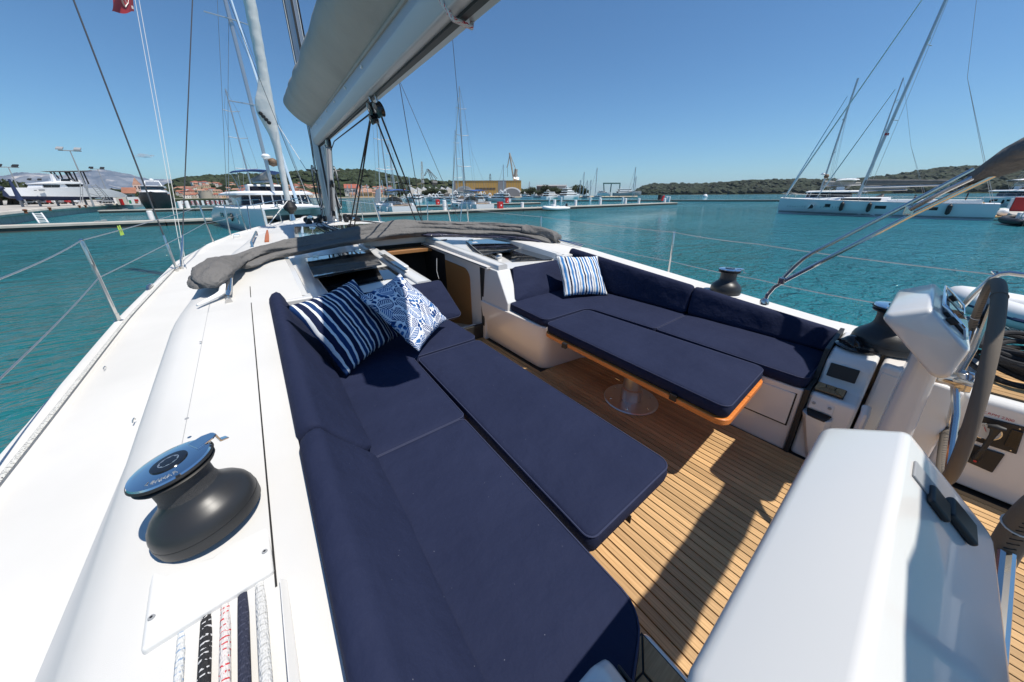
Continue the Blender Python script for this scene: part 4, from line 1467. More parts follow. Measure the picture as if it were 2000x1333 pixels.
# forward backrests leaning on the cabin bulkhead
def fwd_back(pb0, pb1, pt0, pt1, th, label, seed):
    b0, b1, t0, t1 = map(Vector, (pb0, pb1, pt0, pt1))
    xa = (b1 - b0)
    W = xa.length
    H = ((t0 + t1) / 2 - (b0 + b1) / 2).length
    ya = ((t0 + t1) / 2 - (b0 + b1) / 2)
    mt = frame(b0, xa, ya)
    # shift so that the front surface (+z local, facing aft) is on the given corners
    poly = [(0, 0), (W, 0), ((t1 - b0).dot(xa.normalized()), H), ((t0 - b0).dot(xa.normalized()), H)]
    zl = mt.to_3x3() @ Vector((0, 0, 1))
    sgn = 1 if zl.y < 0 else -1
    if sgn > 0:
        mt2 = mt @ Matrix.Translation((0, 0, -th))
    else:
        raise Exception('flip')
    cushion('backrest_cushion', label, poly, 0, th, 'navy backrest cushions', rad=.035, seed=seed, mtx=mt2, crown=.012)
fwd_back((.30, 2.36, -.998), (1.27, 2.36, -.998), (.30, 2.56, -.70), (1.175, 2.56, -.70), .10, 'navy backrest behind the leaf print pillow beside the companionway', 11)
fwd_back((1.86, 2.36, -.998), (2.80, 2.36, -.998), (2.0, 2.56, -.70), (2.80, 2.56, -.70), .10, 'square navy backrest left of the starboard striped pillow', 12)

# tables ------------------------------------------------------------------
def table(poly, loc, leg, label, clabel, seed, over=-.012):
    t = thing('cockpit_table', label, 'table', (*leg, SOLE))
    big = inset(resample(fillet(poly, .05), .05), over)
    obj('tabletop', MB().prism([(a, b, -1.122) for a, b in big], (0, 0, .036)), 'cherry', t, bev=.006)
    obj('fold_joint', MB().prism([(leg[0] - .03, poly[0][1], -1.1215), (leg[0] - .026, poly[0][1], -1.1215), (leg[0] - .026, poly[2][1] - .0, -1.1215), (leg[0] - .03, poly[2][1], -1.1215)], (0, 0, .036)), 'caulk', t, smooth=None)
    lg = MB().lathe([(.068, .0), (.068, .395)], (leg[0], leg[1], SOLE + .012), 32)
    lg.lathe([(.076, .0), (.075, .10), (.069, .105)], (leg[0], leg[1], SOLE + .012), 32)
    obj('pedestal', lg, 'brushed', t, smooth=40)
    obj('foot_plate', MB().lathe([(.202, 0), (.203, .006), (.197, .012), (.06, .013)], (leg[0], leg[1], SOLE + .001), 56), 'brushed', t, smooth=30)
    for k in range(6):
        a = k * PI / 3 + .4
        obj('bolt', MB().lathe([(.009, 0), (.007, .004)], (leg[0] + .16 * math.cos(a), leg[1] + .16 * math.sin(a), SOLE + .013), 8), 'steel', t)
    for xx in (poly[0][0] + .13, poly[2][0] - .2):
        obj('clip', MB().box(poly[0][0] - .006, poly[0][0] + .02, poly[0][1] + (.25 if xx == poly[0][0] + .13 else 1.1), poly[0][1] + (.29 if xx == poly[0][0] + .13 else 1.14), -1.11, -1.07), 'black', t, bev=.002)
    cushion('table_cushion', clabel, poly, -1.086, .082, 'navy cockpit cushions', rad=[.05, .06, .05, .05] if over < 0 else [.035, .05, .04, .03], seed=seed)
    return t
table([(1.665, .39), (2.292, .41), (2.275, 1.795), (1.735, 1.79)], None, (2.035, 1.115), 'lowered wooden cockpit table on a round steel pedestal', 'navy cushion lying on the starboard table above the steel pedestal', 21)
table([(.605, .392), (1.105, .392), (1.12, 1.865), (.645, 1.865)], None, (.865, 1.115), 'lowered wooden table hidden under the port sun bed cushion', 'long navy cushion on the port table between two seats, a straight seam beside it', 22, .025)

# pillows ------------------------------------------------------------------
def pillow_mb(Wd, H, T, seed):
    n = 26
    def f(u, v, s):
        x_ = (u - .5)
        y_ = (v - .5)
        px = abs(2 * x_)
        py = abs(2 * y_)
        # edges curve in between the corners
        ex = 1 - .075 * (1 - py ** 2) * 1.0
        ey = 1 - .075 * (1 - px ** 2) * 1.0
        t = max(0.0, (1 - px ** 2.4) * (1 - py ** 2.4)) ** .55
        wr = .012 * nz(u, v, seed, 6) * min(1, t * 3) + .006 * nz(u, v, seed + 3, 14) * min(1, t * 3)
        pin = .010 * math.sin(18 * u + seed) * (py ** 6) + .010 * math.sin(17 * v + seed) * (px ** 6)
        return (x_ * Wd * ex, y_ * H * ey, s * (t * T / 2) + wr + pin * .35)
    mb = MB()
    mb.grid(lambda u, v: f(u, v, 1), n, n)
    mb.grid(lambda u, v: f(u, v, -1), n, n)
    return mb
def stripe_mat(name, cols, period):
    mt = mat(name, (1, 1, 1), .85, bump=(500, .2, .001), spec=.2)
    n, l, p = nodes_of(mt)
    tc = n.new('ShaderNodeTexCoord')
    sp = n.new('ShaderNodeSeparateXYZ')
    l.new(tc.outputs['Object'], sp.inputs[0])
    dv = n.new('ShaderNodeMath')
    dv.operation = 'DIVIDE'
    dv.inputs[1].default_value = period
    l.new(sp.outputs['X'], dv.inputs[0])
    ad = n.new('ShaderNodeMath')
    ad.operation = 'ADD'
    ad.inputs[1].default_value = 20.0
    l.new(dv.outputs[0], ad.inputs[0])
    fr = n.new('ShaderNodeMath')
    fr.operation = 'FRACT'
    l.new(ad.outputs[0], fr.inputs[0])
    cr = n.new('ShaderNodeValToRGB')
    cr.color_ramp.interpolation = 'CONSTANT'
    tot = sum(c[0] for c in cols)
    acc = 0
    els = cr.color_ramp.elements
    for i, (wd, c) in enumerate(cols):
        e = els[i] if i < 2 else els.new(acc / tot)
        e.position = acc / tot
        e.color = (*c, 1)
        acc += wd
    l.new(fr.outputs[0], cr.inputs[0])
    l.new(cr.outputs[0], p.inputs['Base Color'])
    return mt
WH, NV, BL, LB = (.72, .74, .76), (.006, .012, .045), (.010, .038, .13), (.05, .20, .45)
st1 = stripe_mat('blue and navy stripes', [(1.0, WH), (2.4, NV), (1.0, WH), (2.0, BL), (1.0, WH), (2.6, NV), (.9, WH), (1.4, BL), (.6, WH), (1.2, NV), (.9, WH), (2.2, BL)], .235)
st2 = stripe_mat('fresh blue stripes', [(1.2, WH), (1.6, LB), (1.1, WH), (1.3, (.03, .10, .26)), (1.3, WH), (.6, (.25, .26, .26)), (1.2, WH), (1.8, LB), (1.2, WH), (1.3, NV)], .155)
def leaf_mat():
    mt = mat('blue leaf print', (1, 1, 1), .85, bump=(500, .2, .001), spec=.2)
    n, l, p = nodes_of(mt)
    tc = n.new('ShaderNodeTexCoord')
    def math_(op, a, b=None, c=None):
        q = n.new('ShaderNodeMath')
        q.operation = op
        for i, v in enumerate((a, b, c)):
            if v is None:
                continue
            if isinstance(v, (int, float)):
                q.inputs[i].default_value = v
            else:
                l.new(v, q.inputs[i])
        return q.outputs[0]
    wn = n.new('ShaderNodeTexNoise')
    wn.inputs['Scale'].default_value = 9
    l.new(tc.outputs['Object'], wn.inputs['Vector'])
    # each voronoi cell is one leaf: midrib along a random direction, ribs across it
    vo = n.new('ShaderNodeTexVoronoi')
    vo.voronoi_dimensions = '2D'
    vo.inputs['Scale'].default_value = 9.5
    vo.inputs['Randomness'].default_value = .8
    l.new(tc.outputs['Object'], vo.inputs['Vector'])
    vs = n.new('ShaderNodeVectorMath')
    vs.operation = 'SCALE'
    vs.inputs['Scale'].default_value = 9.5
    l.new(tc.outputs['Object'], vs.inputs[0])
    df = n.new('ShaderNodeVectorMath')
    df.operation = 'SUBTRACT'
    ps = n.new('ShaderNodeVectorMath')
    ps.operation = 'SCALE'
    ps.inputs['Scale'].default_value = 9.5
    l.new(vo.outputs['Position'], ps.inputs[0])
    l.new(vs.outputs[0], df.inputs[0])
    l.new(ps.outputs[0], df.inputs[1])
    sc_ = n.new('ShaderNodeSeparateColor')
    l.new(vo.outputs['Color'], sc_.inputs[0])
    an = math_('MULTIPLY', sc_.outputs[0], 6.283)
    rot = n.new('ShaderNodeVectorRotate')
    rot.rotation_type = 'Z_AXIS'
    l.new(df.outputs[0], rot.inputs['Vector'])
    l.new(an, rot.inputs['Angle'])
    sp = n.new('ShaderNodeSeparateXYZ')
    l.new(rot.outputs[0], sp.inputs[0])
    ax = math_('ABSOLUTE', sp.outputs['X'])
    ribs = math_('SINE', math_('MULTIPLY', math_('SUBTRACT', sp.outputs['Y'], math_('MULTIPLY', ax, .9)), 46.0))
    rb = math_('GREATER_THAN', ribs, .25)
    mid = math_('LESS_THAN', ax, .035)
    # leaf outline: ellipse
    e = math_('ADD', math_('POWER', math_('MULTIPLY', ax, 2.7), 2.0), math_('POWER', math_('MULTIPLY', sp.outputs['Y'], 1.9), 2.0))
    e2 = math_('ADD', e, math_('MULTIPLY', math_('SUBTRACT', wn.outputs['Fac'], .5), .8))
    inside = math_('LESS_THAN', e2, 1.0)
    rim = math_('MULTIPLY', math_('GREATER_THAN', e2, .80), inside)
    whitein = math_('MULTIPLY', math_('MAXIMUM', rb, mid), inside)
    # small sprigs between the leaves
    v2 = n.new('ShaderNodeTexVoronoi')
    v2.inputs['Scale'].default_value = 34
    v2.voronoi_dimensions = '2D'
    l.new(tc.outputs['Object'], v2.inputs['Vector'])
    sprig = math_('GREATER_THAN', v2.outputs['Distance'], .46)
    outw = math_('MULTIPLY', sprig, math_('SUBTRACT', 1.0, inside))
    halo = math_('MULTIPLY', math_('LESS_THAN', e2, 1.28), math_('SUBTRACT', 1.0, inside))
    outw = math_('MAXIMUM', outw, halo)
    white = math_('MAXIMUM', math_('MULTIPLY', whitein, math_('SUBTRACT', 1.0, rim)), outw)
    mx = n.new('ShaderNodeMix')
    mx.data_type = 'RGBA'
    mx.inputs['A'].default_value = (.015, .05, .17, 1)
    mx.inputs['B'].default_value = (.76, .78, .82, 1)
    l.new(white, mx.inputs['Factor'])
    mx2 = n.new('ShaderNodeMix')
    mx2.data_type = 'RGBA'
    mx2.inputs['B'].default_value = (.03, .12, .32, 1)
    l.new(mx.outputs['Result'], mx2.inputs['A'])
    f2 = math_('MULTIPLY', math_('SUBTRACT', 1.0, white), math_('GREATER_THAN', sc_.outputs[1], .5))
    l.new(f2, mx2.inputs['Factor'])
    l.new(mx2.outputs['Result'], p.inputs['Base Color'])
    return mt
leafm = leaf_mat()
def pillow(label, c, xa, ya, Wd, H, T, m_, seed):
    mb = pillow_mb(Wd, H, T, seed)
    o = obj('pillow', mb, m_, smooth=180)
    bm = bmesh.new()
    bm.from_mesh(o.data)
    bmesh.ops.remove_doubles(bm, verts=bm.verts, dist=.002)
    bmesh.ops.recalc_face_normals(bm, faces=bm.faces)
    bm.to_mesh(o.data)
    bm.free()
    o.matrix_world = frame(c, xa, ya)
    # sewn welt round the edge
    return tag(o, label, 'pillow', 'patterned scatter pillows')
pillow('navy and blue striped pillow leaning in the port corner of the sofa', (.330, 2.108, -.755), (.807, .587, .059), (-.351, .445, .824), .52, .50, .15, st1, 1)
pillow('pillow with a blue and white leaf print beside the companionway', (.715, 2.130, -.755), (.746, .664, .055), (-.478, .503, .721), .52, .51, .14, leafm, 2)
pillow('upright pillow with fresh blue and white stripes on the starboard seat', (2.585, 2.150, -.795), (.919, -.39, -.059), (.334, .591, .735), .50, .48, .15, st2, 3)

# ================================================================== WINCHES
ZK = 1.10
def winch(loc, k, label, ang=0, tilt=None, letters=False, cover=None):
    t = thing('winch', label, 'winch', loc, 'winches on the coamings')
    def L(prof, m_, name, n=48, **kw):
        mb = MB().lathe([(r * k, z * k * ZK) for r, z in prof], loc, n)
        return obj(name, mb, m_, t, smooth=40, **kw)
    L([(.118, 0), (.128, .004), (.130, .030), (.129, .034)], 'anth', 'base')
    L([(.1285, .035), (.1275, .048), (.122, .064), (.110, .080), (.094, .093), (.081, .104), (.073, .115), (.069, .124)], 'anth', 'skirt')
    L([(.069, .124), (.066, .134), (.066, .160), (.069, .182)], 'drum', 'drum')
    L([(.074, .196), (.096, .200), (.100, .206), (.096, .211), (.080, .212), (.080, .216), (.100, .217), (.104, .222), (.102, .227), (.06, .228)], 'rubber', 'self_tailing_jaw', cap=False) if False else None
    mb = MB().lathe([(r * k, z * k * ZK) for r, z in [(.068, .180), (.087, .184), (.091, .189), (.087, .193), (.075, .195), (.075, .198), (.091, .200), (.095, .204), (.093, .209), (.04, .210)]], loc, 48)
    obj('jaw', mb, 'rubber', t, smooth=40)
    cap = cover or 'chrome'
    mb = MB().lathe([(r * k, z * k * ZK) for r, z in [(.0915, .2095), (.089, .2140), (.077, .2158), (.040, .2175)]], loc, 56)
    obj('top_ring', mb, cap, t, smooth=40)
    mb = MB().lathe([(r * k, z * k * ZK) for r, z in [(.041, .2170), (.040, .2205), (.024, .2212)]], loc, 40)
    obj('centre_cap', mb, 'blackg', t, smooth=40)
    # star shaped handle socket
    ring0, ring1, ring2 = [], [], []
    for j in range(32):
        a = 2 * PI * j / 32
        r = (.0165 + (.0028 if (j // 2) % 2 else -.0015)) * k
        ring0.append((loc[0] + .023 * k * math.cos(a), loc[1] + .023 * k * math.sin(a), loc[2] + .2215 * k * ZK))
        ring1.append((loc[0] + r * math.cos(a), loc[1] + r * math.sin(a), loc[2] + .2210 * k * ZK))
        ring2.append((loc[0] + r * math.cos(a), loc[1] + r * math.sin(a), loc[2] + .205 * k * ZK))
    mb = MB().loft([ring0, ring1, ring2], True, False)
    mb.f.append(tuple(range(64, 96)))
    mb.mi.append(0)
    obj('handle_socket', mb, 'brushed', t, smooth=30)
    # stripper arm lifting off the rim
    ca, sa = math.cos(ang), math.sin(ang)
    def P(r, z, s=0):
        return Vector((loc[0] + (r * ca - s * sa) * k, loc[1] + (r * sa + s * ca) * k, loc[2] + z * k * ZK))
    arm = MB()
    arm.prism([P(.055, .2155, -.030), P(.098, .2155, -.024), P(.110, .2155, -.012), P(.110, .2155, .014), P(.090, .2155, .030), P(.055, .2155, .03)], (0, 0, .006 * k))
    arm.prism([P(.106, .2165, -.012), P(.111, .2215, -.012), P(.114, .196, -.012), P(.132, .190, -.012), P(.131, .185, -.012), P(.109, .191, -.012)], P(0, 0, .022) - P(0, 0, 0))
    obj('feeder_arm', arm, cap if cap != 'chrome' else 'chrome', t, bev=.0018 * k)
    if letters:
        word = 'LEWMAR'
        for i, ch in enumerate(word):
            a = letters + i * .16
            r = .0715 * k
            rad = Vector((math.cos(a), math.sin(a), 0))
            tg = Vector((-math.sin(a), math.cos(a), 0))
            text('raised_letter', ch, .0165 * k, frame(Vector(loc) + rad * r + Vector((0, 0, 0.2166 * k * ZK)), tg, -rad), 'brushed', t, extr=.0008)
    return t
WX = -.293
WX, WY = -.268, 1.0
zw = coam(XC - WX, WY).z + .003
winch((WX, WY, zw), .875, 'large anthracite winch with a chrome top on the port coaming', ang=R(28), letters=R(-118), cover=None).rotation_euler = (R(-3), R(-9), 0)
winch((2 * XC - WX, WY, zw), .91, 'small looking winch on the starboard rail ahead of the bimini tube', ang=R(-60))
winch((2.80, .005, -.872), 1.12, 'dark winch half hidden behind the white starboard steering console', ang=R(170))
# bulge of the winch plinth
for s in (1,):
    c = (WX if s < 0 else 2 * XC - WX, WY, zw - .012)
    obj('winch_pad', MB().lathe([(.130, -.03), (.128, .006), (.122, .010)], c, 40), 'gel', yacht, smooth=40)
winch_pad_done = True

# rope clutch cover and halyards in their channel on the port coaming
cov = thing('clutch_cover', 'white plate with four screws over the rope ends aft of the winch', 'cover plate', (-.27, .7, -.86))
zc_ = -.868
cp = [onz(278, 1283, zc_ + .012), onz(300, 1113, zc_ + .012), onz(345, 1112, zc_ + .012), onz(420, 1095, zc_ + .012), onz(500, 1030, zc_ + .012), onz(524, 1000, zc_ + .012), onz(537, 1122, zc_ + .012)]
obj('plate', MB().prism([(p.x, p.y, zc_ + .002) for p in cp], (0, 0, .026)), 'gel', cov, bev=.008, seg=3)
for px in ((296, 1207), (517, 1078)):
    p = onz(*px, zc_ + .028)
    obj('screw', MB().lathe([(.0062, 0), (.0055, .0025), (.002, .0028)], p, 12), 'grey', cov)
    obj('socket', MB().lathe([(.0028, .0026), (.0028, .0031)], p, 6), 'black', cov)
# channel side rail
ch_ = MB()
a, b = onz(545, 1128, zc_ + .03), onz(562, 1333, zc_ + .02)
d = (b - a)
ch_.prism([a, b + d * 1.5, b + d * 1.5 + Vector((.020, 0, -.02)), a + Vector((.012, 0, -.02))], (0, 0, -.03))
obj('channel_side', ch_, 'gel', yacht, bev=.004)
ropes = [((356, 1238), (348, 1333), rope_mat('white halyard', (.62, .63, .62), (.25, .35, .5)), 'white rope nearest the port rail emerging from the white plate', .0075),
         ((404, 1207), (398, 1333), rope_mat('black flecked halyard', (.018, .018, .02), (.6, .6, .6)), 'black rope with white flecks under the white plate', .0105),
         ((441, 1187), (439, 1333), rope_mat('red flecked halyard', (.64, .60, .58), (.55, .03, .04)), 'white rope with red flecks emerging from the plate', .0095),
         ((475, 1164), (478, 1333), rope_mat('navy halyard', (.022, .026, .05), (.05, .055, .09)), 'plain dark blue rope beside the red flecked one', .0105),
         ((508, 1147), (520, 1333), rope_mat('plain white halyard', (.60, .60, .585), (.45, .45, .43)), 'thick white rope nearest the navy backrest', .0105)]
for (p0, p1, m_, lab, r_) in ropes:
    zz = zc_ + .006
    q1 = onz(*p1, zz)
    q0 = onz(*p0, zz)
    dd = q0 - q1
    dd.z = 0
    q0 = q0 + dd * .6
    tag(obj('halyard', MB().tube([q0, q0.lerp(q1, .5) + Vector((0, 0, .001)), q1, q1 - dd * 1.2], r_, 10), m_, smooth=60), lab, 'rope', 'halyards running aft')

# ================================================================== STEERING CONSOLES AND WHEELS
def console(x0, label, full=True):
    x1 = x0 + .56
    t = thing('steering_console', label, 'steering console', (x0 + .28, -.1, SOLE))
    A, Bp, C, D = (.052, -.490), (-.070, -.422), (-.205, -.560), (-.188, -.740)
    prof = [A, Bp, C, D]
    # pod
    XS = 1.10 if full else 1.21
    def rr(pr, r):
        return fillet(pr, r, 6)
    rings = []
    body = rr(prof, [.026, .014, .016, .03])
    cyy = sum(p[0] for p in body) / len(body)
    czz = sum(p[1] for p in body) / len(body)
    for xx, k in ((0, .82), (.003, .88), (.009, .935), (.018, .972), (.032, 1.0), (.528, 1.0), (.542, .972), (.551, .935), (.557, .88), (.56, .82)):
        # ends taper a little towards the stern
        rings.append([(x0 + .28 + (xx - .28) * XS, cyy + (a - cyy) * k, czz + (b - czz) * k) for a, b in body])
    obj('pod', MB().loft(rings, True, True), 'gel', t, smooth=60)
    # joint line round the top shell
    # column
    col = []
    for z_, w_, dy in ((-.66, .27, .045), (-.9, .20, .05), (-1.15, .19, .055), (-1.45, .24, .075), (SOLE - .005, .27, .085)):
        cx_, cy_ = x0 + .28, -.13 - (.66 + z_) * -.03
        col.append([(cx_ + sx * w_ / 2 * (1 if abs(sx) else 1), cy_ + sy * dy, z_) for sx, sy in ((-1, -.5), (-.8, -1), (.8, -1), (1, -.5), (1, .5), (.8, 1), (-.8, 1), (-1, .5))])
    obj('column', MB().loft(col, True, True), 'gel', t, bev=.012, seg=2)
    # instrument screen on the face that looks aft
    fB, fC = Vector((0, *Bp)), Vector((0, *C))
    ax = (fC - fB).normalized()
    nrm = Vector((0, ax.z, -ax.y))
    if nrm.y > 0:
        nrm = -nrm
    def F(u, v, h):
        p = fB + ax * v + nrm * h
        return Vector((x0 + u, p.y, p.z))
    def pl(name, u0, u1, v0, v1, h0, h1, m_, bev=.004):
        return obj(name, MB().prism([F(u0, v0, h0), F(u1, v0, h0), F(u1, v1, h0), F(u0, v1, h0)], nrm * (h1 - h0)), m_, t, bev=bev)
    if not full:
        pl('cover_grip', .45, .50, .05, .085, .0, .010, 'black', .004)
        pl('cover_latch', .475, .53, .085, .135, .0, .012, 'black', .005)
        pl('trim_plate', .47, .52, .02, .075, .0, .004, 'grey', .002)
        return t
    pl('screen_frame', .10, .34, .055, .170, .0, .014, 'black', .006)
    pl('screen', .112, .328, .065, .160, .014, .0155, 'smoke', .001)
    pl('instrument', .385, .50, .05, .155, .0, .012, 'black', .006)
    pl('instrument_glass', .392, .493, .058, .147, .012, .0130, 'smoke', .001)
    # grab rail hoop above the screen
    if not full:
        hoop = None
    hoop = [F(.05, .165, .004), F(.05, .13, .022), F(.05, .04, .026), F(.06, .022, .024), F(.50, .022, .024), F(.51, .04, .026), F(.51, .13, .022), F(.51, .165, .004)]
    obj('guard_rail', MB().tube(hoop, .0055, 8), 'chrome', t)
    for u in (.05, .51):
        pl('rail_bracket', u - .010, u + .010, .07, .10, .0, .022, 'black', .004)
    # compass hump
    return t
console(2.035, 'white steering console with chrome rail in front of the far wheel')
console(.292, 'big white steering console filling the lower right corner', False)
def wheel(cx, label, Rw=.435, cy=-.265, cz=-.775):
    t = thing('helm', label, 'steering wheel', (cx, cy, cz))
    tilt = Matrix.Rotation(R(-7), 3, 'X')
    def P(a, r, d=0):
        return Vector((cx, cy, cz)) + tilt @ Vector((r * math.sin(a), d, r * math.cos(a)))
    rim = MB().tube([P(2 * PI * k / 72, Rw) for k in range(72)], .019, 14, closed=True)
    obj('rim', rim, 'suede', t, smooth=70)
    st = MB()
    for k in range(150):
        a = 2 * PI * k / 150
        p = P(a, Rw - .019)
        tg = (P(a + .01, Rw) - P(a - .01, Rw)).normalized()
        side = tilt @ Vector((0, 1, 0))
        st.tube([p - side * .006 - tg * .004, p + side * .006 + tg * .004], .0014, 4)
    obj('stitching', st, 'black', t)['kind'] = 'stuff'
    for a0 in (R(62), R(150), R(-20)):
        a = a0
        c = P(a, Rw)
        tg = (P(a + .01, Rw) - P(a - .01, Rw)).normalized()
        obj('seam', MB().tube([c + (P(a, Rw + .020) - c) * math.cos(q) + tilt @ Vector((0, .020, 0)) * math.sin(q) for q in [2 * PI * j / 16 for j in range(16)]], .0016, 5, closed=True), 'whitecloth' if a0 > 1 and a0 < 2 else 'suede', t)
    for k in range(5):
        a = 2 * PI * k / 5 + .0
        obj('spoke', MB().tube([P(a, .03, .03), P(a, .15, .012), P(a, Rw - .018)], .0105, 10, rs=[.013, .0115, .0105]), 'steel', t)
    hb = MB().lathe([(.045, -.01), (.048, .01), (.04, .035), (.03, .05), (.028, .14)], (cx, cy, cz), 24, tilt @ Matrix.Rotation(-PI / 2, 3, 'X'))
    obj('hub', hb, 'steel', t)
    return t
wheel(2.298, 'suede wrapped steering wheel beyond the far white console')
wheel(.60, 'nearer steering wheel showing only its taupe rim at the right edge')

# ================================================================== STANCHIONS, LIFELINES, PULPIT
def stanchion(base, top, label, extra=True):
    b, tp = Vector(base), Vector(top)
    t = thing('stanchion', label, 'stanchion', base, 'lifeline stanchions')
    d = (tp - b)
    obj('post', MB().tube([b, b + d * .5, b + d * .985, tp], .0125, 10, rs=[.0145, .0135, .0125, .010]), 'steel', t)
    obj('socket', MB().lathe([(.028, -.03), (.030, .006), (.019, .012), (.018, .07)], b, 14), 'steel', t)
    obj('cap', MB().blob(tuple(tp), .014, rnd=0), 'steel', t)
    return t
def at_gun(px, py, side=-1, off=.03):
    """the point of the gunwale seen nearest to this pixel"""
    best = None
    for k in range(700):
        y = -1 + k * .021
        q = gun(y, off, .0)
        if side > 0:
            q = Vector((2 * XC - q.x, q.y, q.z))
        z = q.dot(fw)
        if z < .1:
            continue
        u, v = CX + F_PX * q.dot(r2) / z, CY - F_PX * q.dot(u2) / z
        e = (u - px) ** 2 + (v - py) ** 2
        if best is None or e < best[0]:
            best = (e, q)
    return best[1]
def top_over(base, px, py, hgt=.62):
    # height above the base whose projection is nearest the pixel, allowing a small lean outboard
    best = None
    for lean in [x_ * .01 for x_ in range(-12, 13)]:
        for hh in [.40 + .01 * k for k in range(45)]:
            q = Vector((base.x + lean, base.y, base.z + hh))
            z = q.dot(fw)
            u, v = CX + F_PX * q.dot(r2) / z, CY - F_PX * q.dot(u2) / z
            e = (u - px) ** 2 + (v - py) ** 2 + abs(lean) * 20
            if best is None or e < best[0]:
                best = (e, q)
    return best[1]
ports = [((224, 622), (159, 469)), ((415, 472), (390, 404)), ((448, 457), (438, 401)), ((480, 446), (462, 391))]
ptop = []
plabels = ['nearest port stanchion, standing on the white rail over the water', 'second port stanchion from the camera, ahead of the shrouds', 'thin third port stanchion in front of the catamaran hull', 'fourth port stanchion beside the pulpit']
PB = []
for (b, t_), lab in zip(ports, plabels):
    bb = at_gun(*b)
    tp = top_over(bb, *t_)
    stanchion(bb, tp, lab)
    ptop.append(tp)
    PB.append(bb)
# lifelines (port): leave the frame on the left, end at the pulpit
p_aft = PB[0] + Vector((.02, -3.0, .62 - .09))
def lifeline(pts, label, r_=.0042, m_='wire'):
    path = []
    for a, b in zip(pts, pts[1:]):
        for k in range(8):
            t_ = k / 8
            path.append(a.lerp(b, t_) - Vector((0, 0, .012 * 4 * t_ * (1 - t_))))
    path.append(pts[-1])
    return tag(obj('lifeline', MB().tube(path, r_, 6), m_), label, 'lifeline', 'wire lifelines')
aft_top = at_gun(60, 880) + Vector((0, 0, .60))
d0 = ptop[0] - ony(0, 545, 2.6)
pa = onx(0, 545, ptop[0].x + .09)
pa2 = onx(0, 740, ptop[0].x + .10)
mid = [b.lerp(t_, .56) for b, t_ in zip(PB, ptop)]
bow_u = ond(520, 385, 12.0)
lifeline([pa + (pa - ptop[0]) * .4, pa, ptop[0], ptop[1], ptop[2], ptop[3]], 'upper port wire lifeline with a green clothes peg on it')
lifeline([pa2 + (pa2 - mid[0]) * .4, pa2, mid[0], mid[1], mid[2], mid[3]], 'lower port wire lifeline crossing in front of the water')
# clothes pegs on the upper lifeline
pg = ptop[0].lerp(ptop[1], .24)
best = min([ptop[0].lerp(ptop[1], k / 100) for k in range(101)], key=lambda q: abs(CX + F_PX * q.dot(r2) / q.dot(fw) - 231))
neon = mat('neon yellow plastic', (.55, .75, .12), .4)
for k, dx in ((0, 0), (1, .045)):
    q = best + (ptop[1] - ptop[0]).normalized() * dx
    mb = MB().prism([q + Vector((-.003, -.004, .035)), q + Vector((.003, -.004, .035)), q + Vector((.006, -.004, -.055)), q + Vector((.001, -.004, -.055)), q + Vector((0, -.004, -.01)), q + Vector((-.001, -.004, -.055)), q + Vector((-.006, -.004, -.055))], (0, .010, 0))
    tag(obj('clothes_peg', mb, neon), 'neon yellow clothes peg clipped to the port lifeline', 'clothes peg', 'clothes pegs on the lifeline')
# starboard
sb = at_gun(1302, 540, 1)
sb = Vector((sb.x, onx(1302, 540, sb.x).y, sb.z))
stb = Vector((3.86, 0, 0))
q = onx(1304, 548, 3.90)
st_top = onx(1317, 454, 3.90)
stanchion((q.x, q.y, zg(q.y) + .03), st_top, 'single starboard stanchion standing clear against the water')
q2 = onx(1057, 432, 3.92)
stanchion((q2.x, q2.y, zg(q2.y) + .04), onx(1057, 424, 3.92), 'starboard stanchion whose tip shows behind the folded sprayhood')
rail_u = onx(1940, 536, 3.78)
lifeline([onx(1057, 424, 3.92) + Vector((0, 4, .1)), onx(1057, 424, 3.92), st_top, onx(1480, 477, 3.87), rail_u], 'upper starboard wire lifeline running to the stern rail')
st_mid = onx(1309, 510, 3.90)
lifeline([onx(1060, 462, 3.92), onx(1155, 478, 3.91), st_mid, onx(1480, 546, 3.86), onx(1735, 596, 3.8), onx(1830, 618, 3.78)], 'lower starboard wire lifeline')
# pulpit at the bow
pul = thing('pulpit', 'stainless pulpit tubes round the bow behind the mast foot', 'pulpit', gun(12.2))
def bowpt(px, py, d_):
    return ond(px, py, d_)
pth = [gun(10.6, .05, .02), gun(10.8, .05, .55), gun(12.0, .05, .60), Vector((XC - .15, 13.7, gun(13.6).z + .62)), Vector((XC + .15, 13.7, gun(13.6).z + .62))]
pth2 = [Vector((2 * XC - p.x, p.y, p.z)) for p in pth[:3]][::-1]
obj('top_rail', MB().tube(pth + pth2, .014, 8), 'steel', pul)
for yy in (11.4, 12.3, 13.0):
    for s in (0, 1):
        a = gun(yy, .05, .0)
        b = gun(yy, .05, .58)
        if s:
            a.x = 2 * XC - a.x
            b.x = 2 * XC - b.x
        obj('upright', MB().tube([a, b], .012, 8), 'steel', pul)
# stern rail
pr = thing('stern_rail', 'bent stainless stern rail behind the far steering wheel', 'rail', (3.78, -.2, -1.1))
rp_ = [onx(1800, 690, 3.78), onx(1875, 604, 3.78), onx(1905, 572, 3.78), onx(1938, 543, 3.78), onx(1952, 536, 3.78), onx(1970, 534, 3.78), onx(2010, 539, 3.78), onx(2010, 539, 3.78) + Vector((0, -1.2, 0))]
obj('tube', MB().tube(rp_, .0165, 10), 'steel', pr)
obj('upright', MB().tube([rp_[0], Vector((3.79, rp_[0].y + .02, -1.12))], .016, 10), 'steel', pr)
obj('shackle', MB().tube([onx(1937, 530, 3.78), onx(1944, 538, 3.78), onx(1948, 530, 3.78), onx(1937, 530, 3.78)], .006, 6), 'steel', pr)
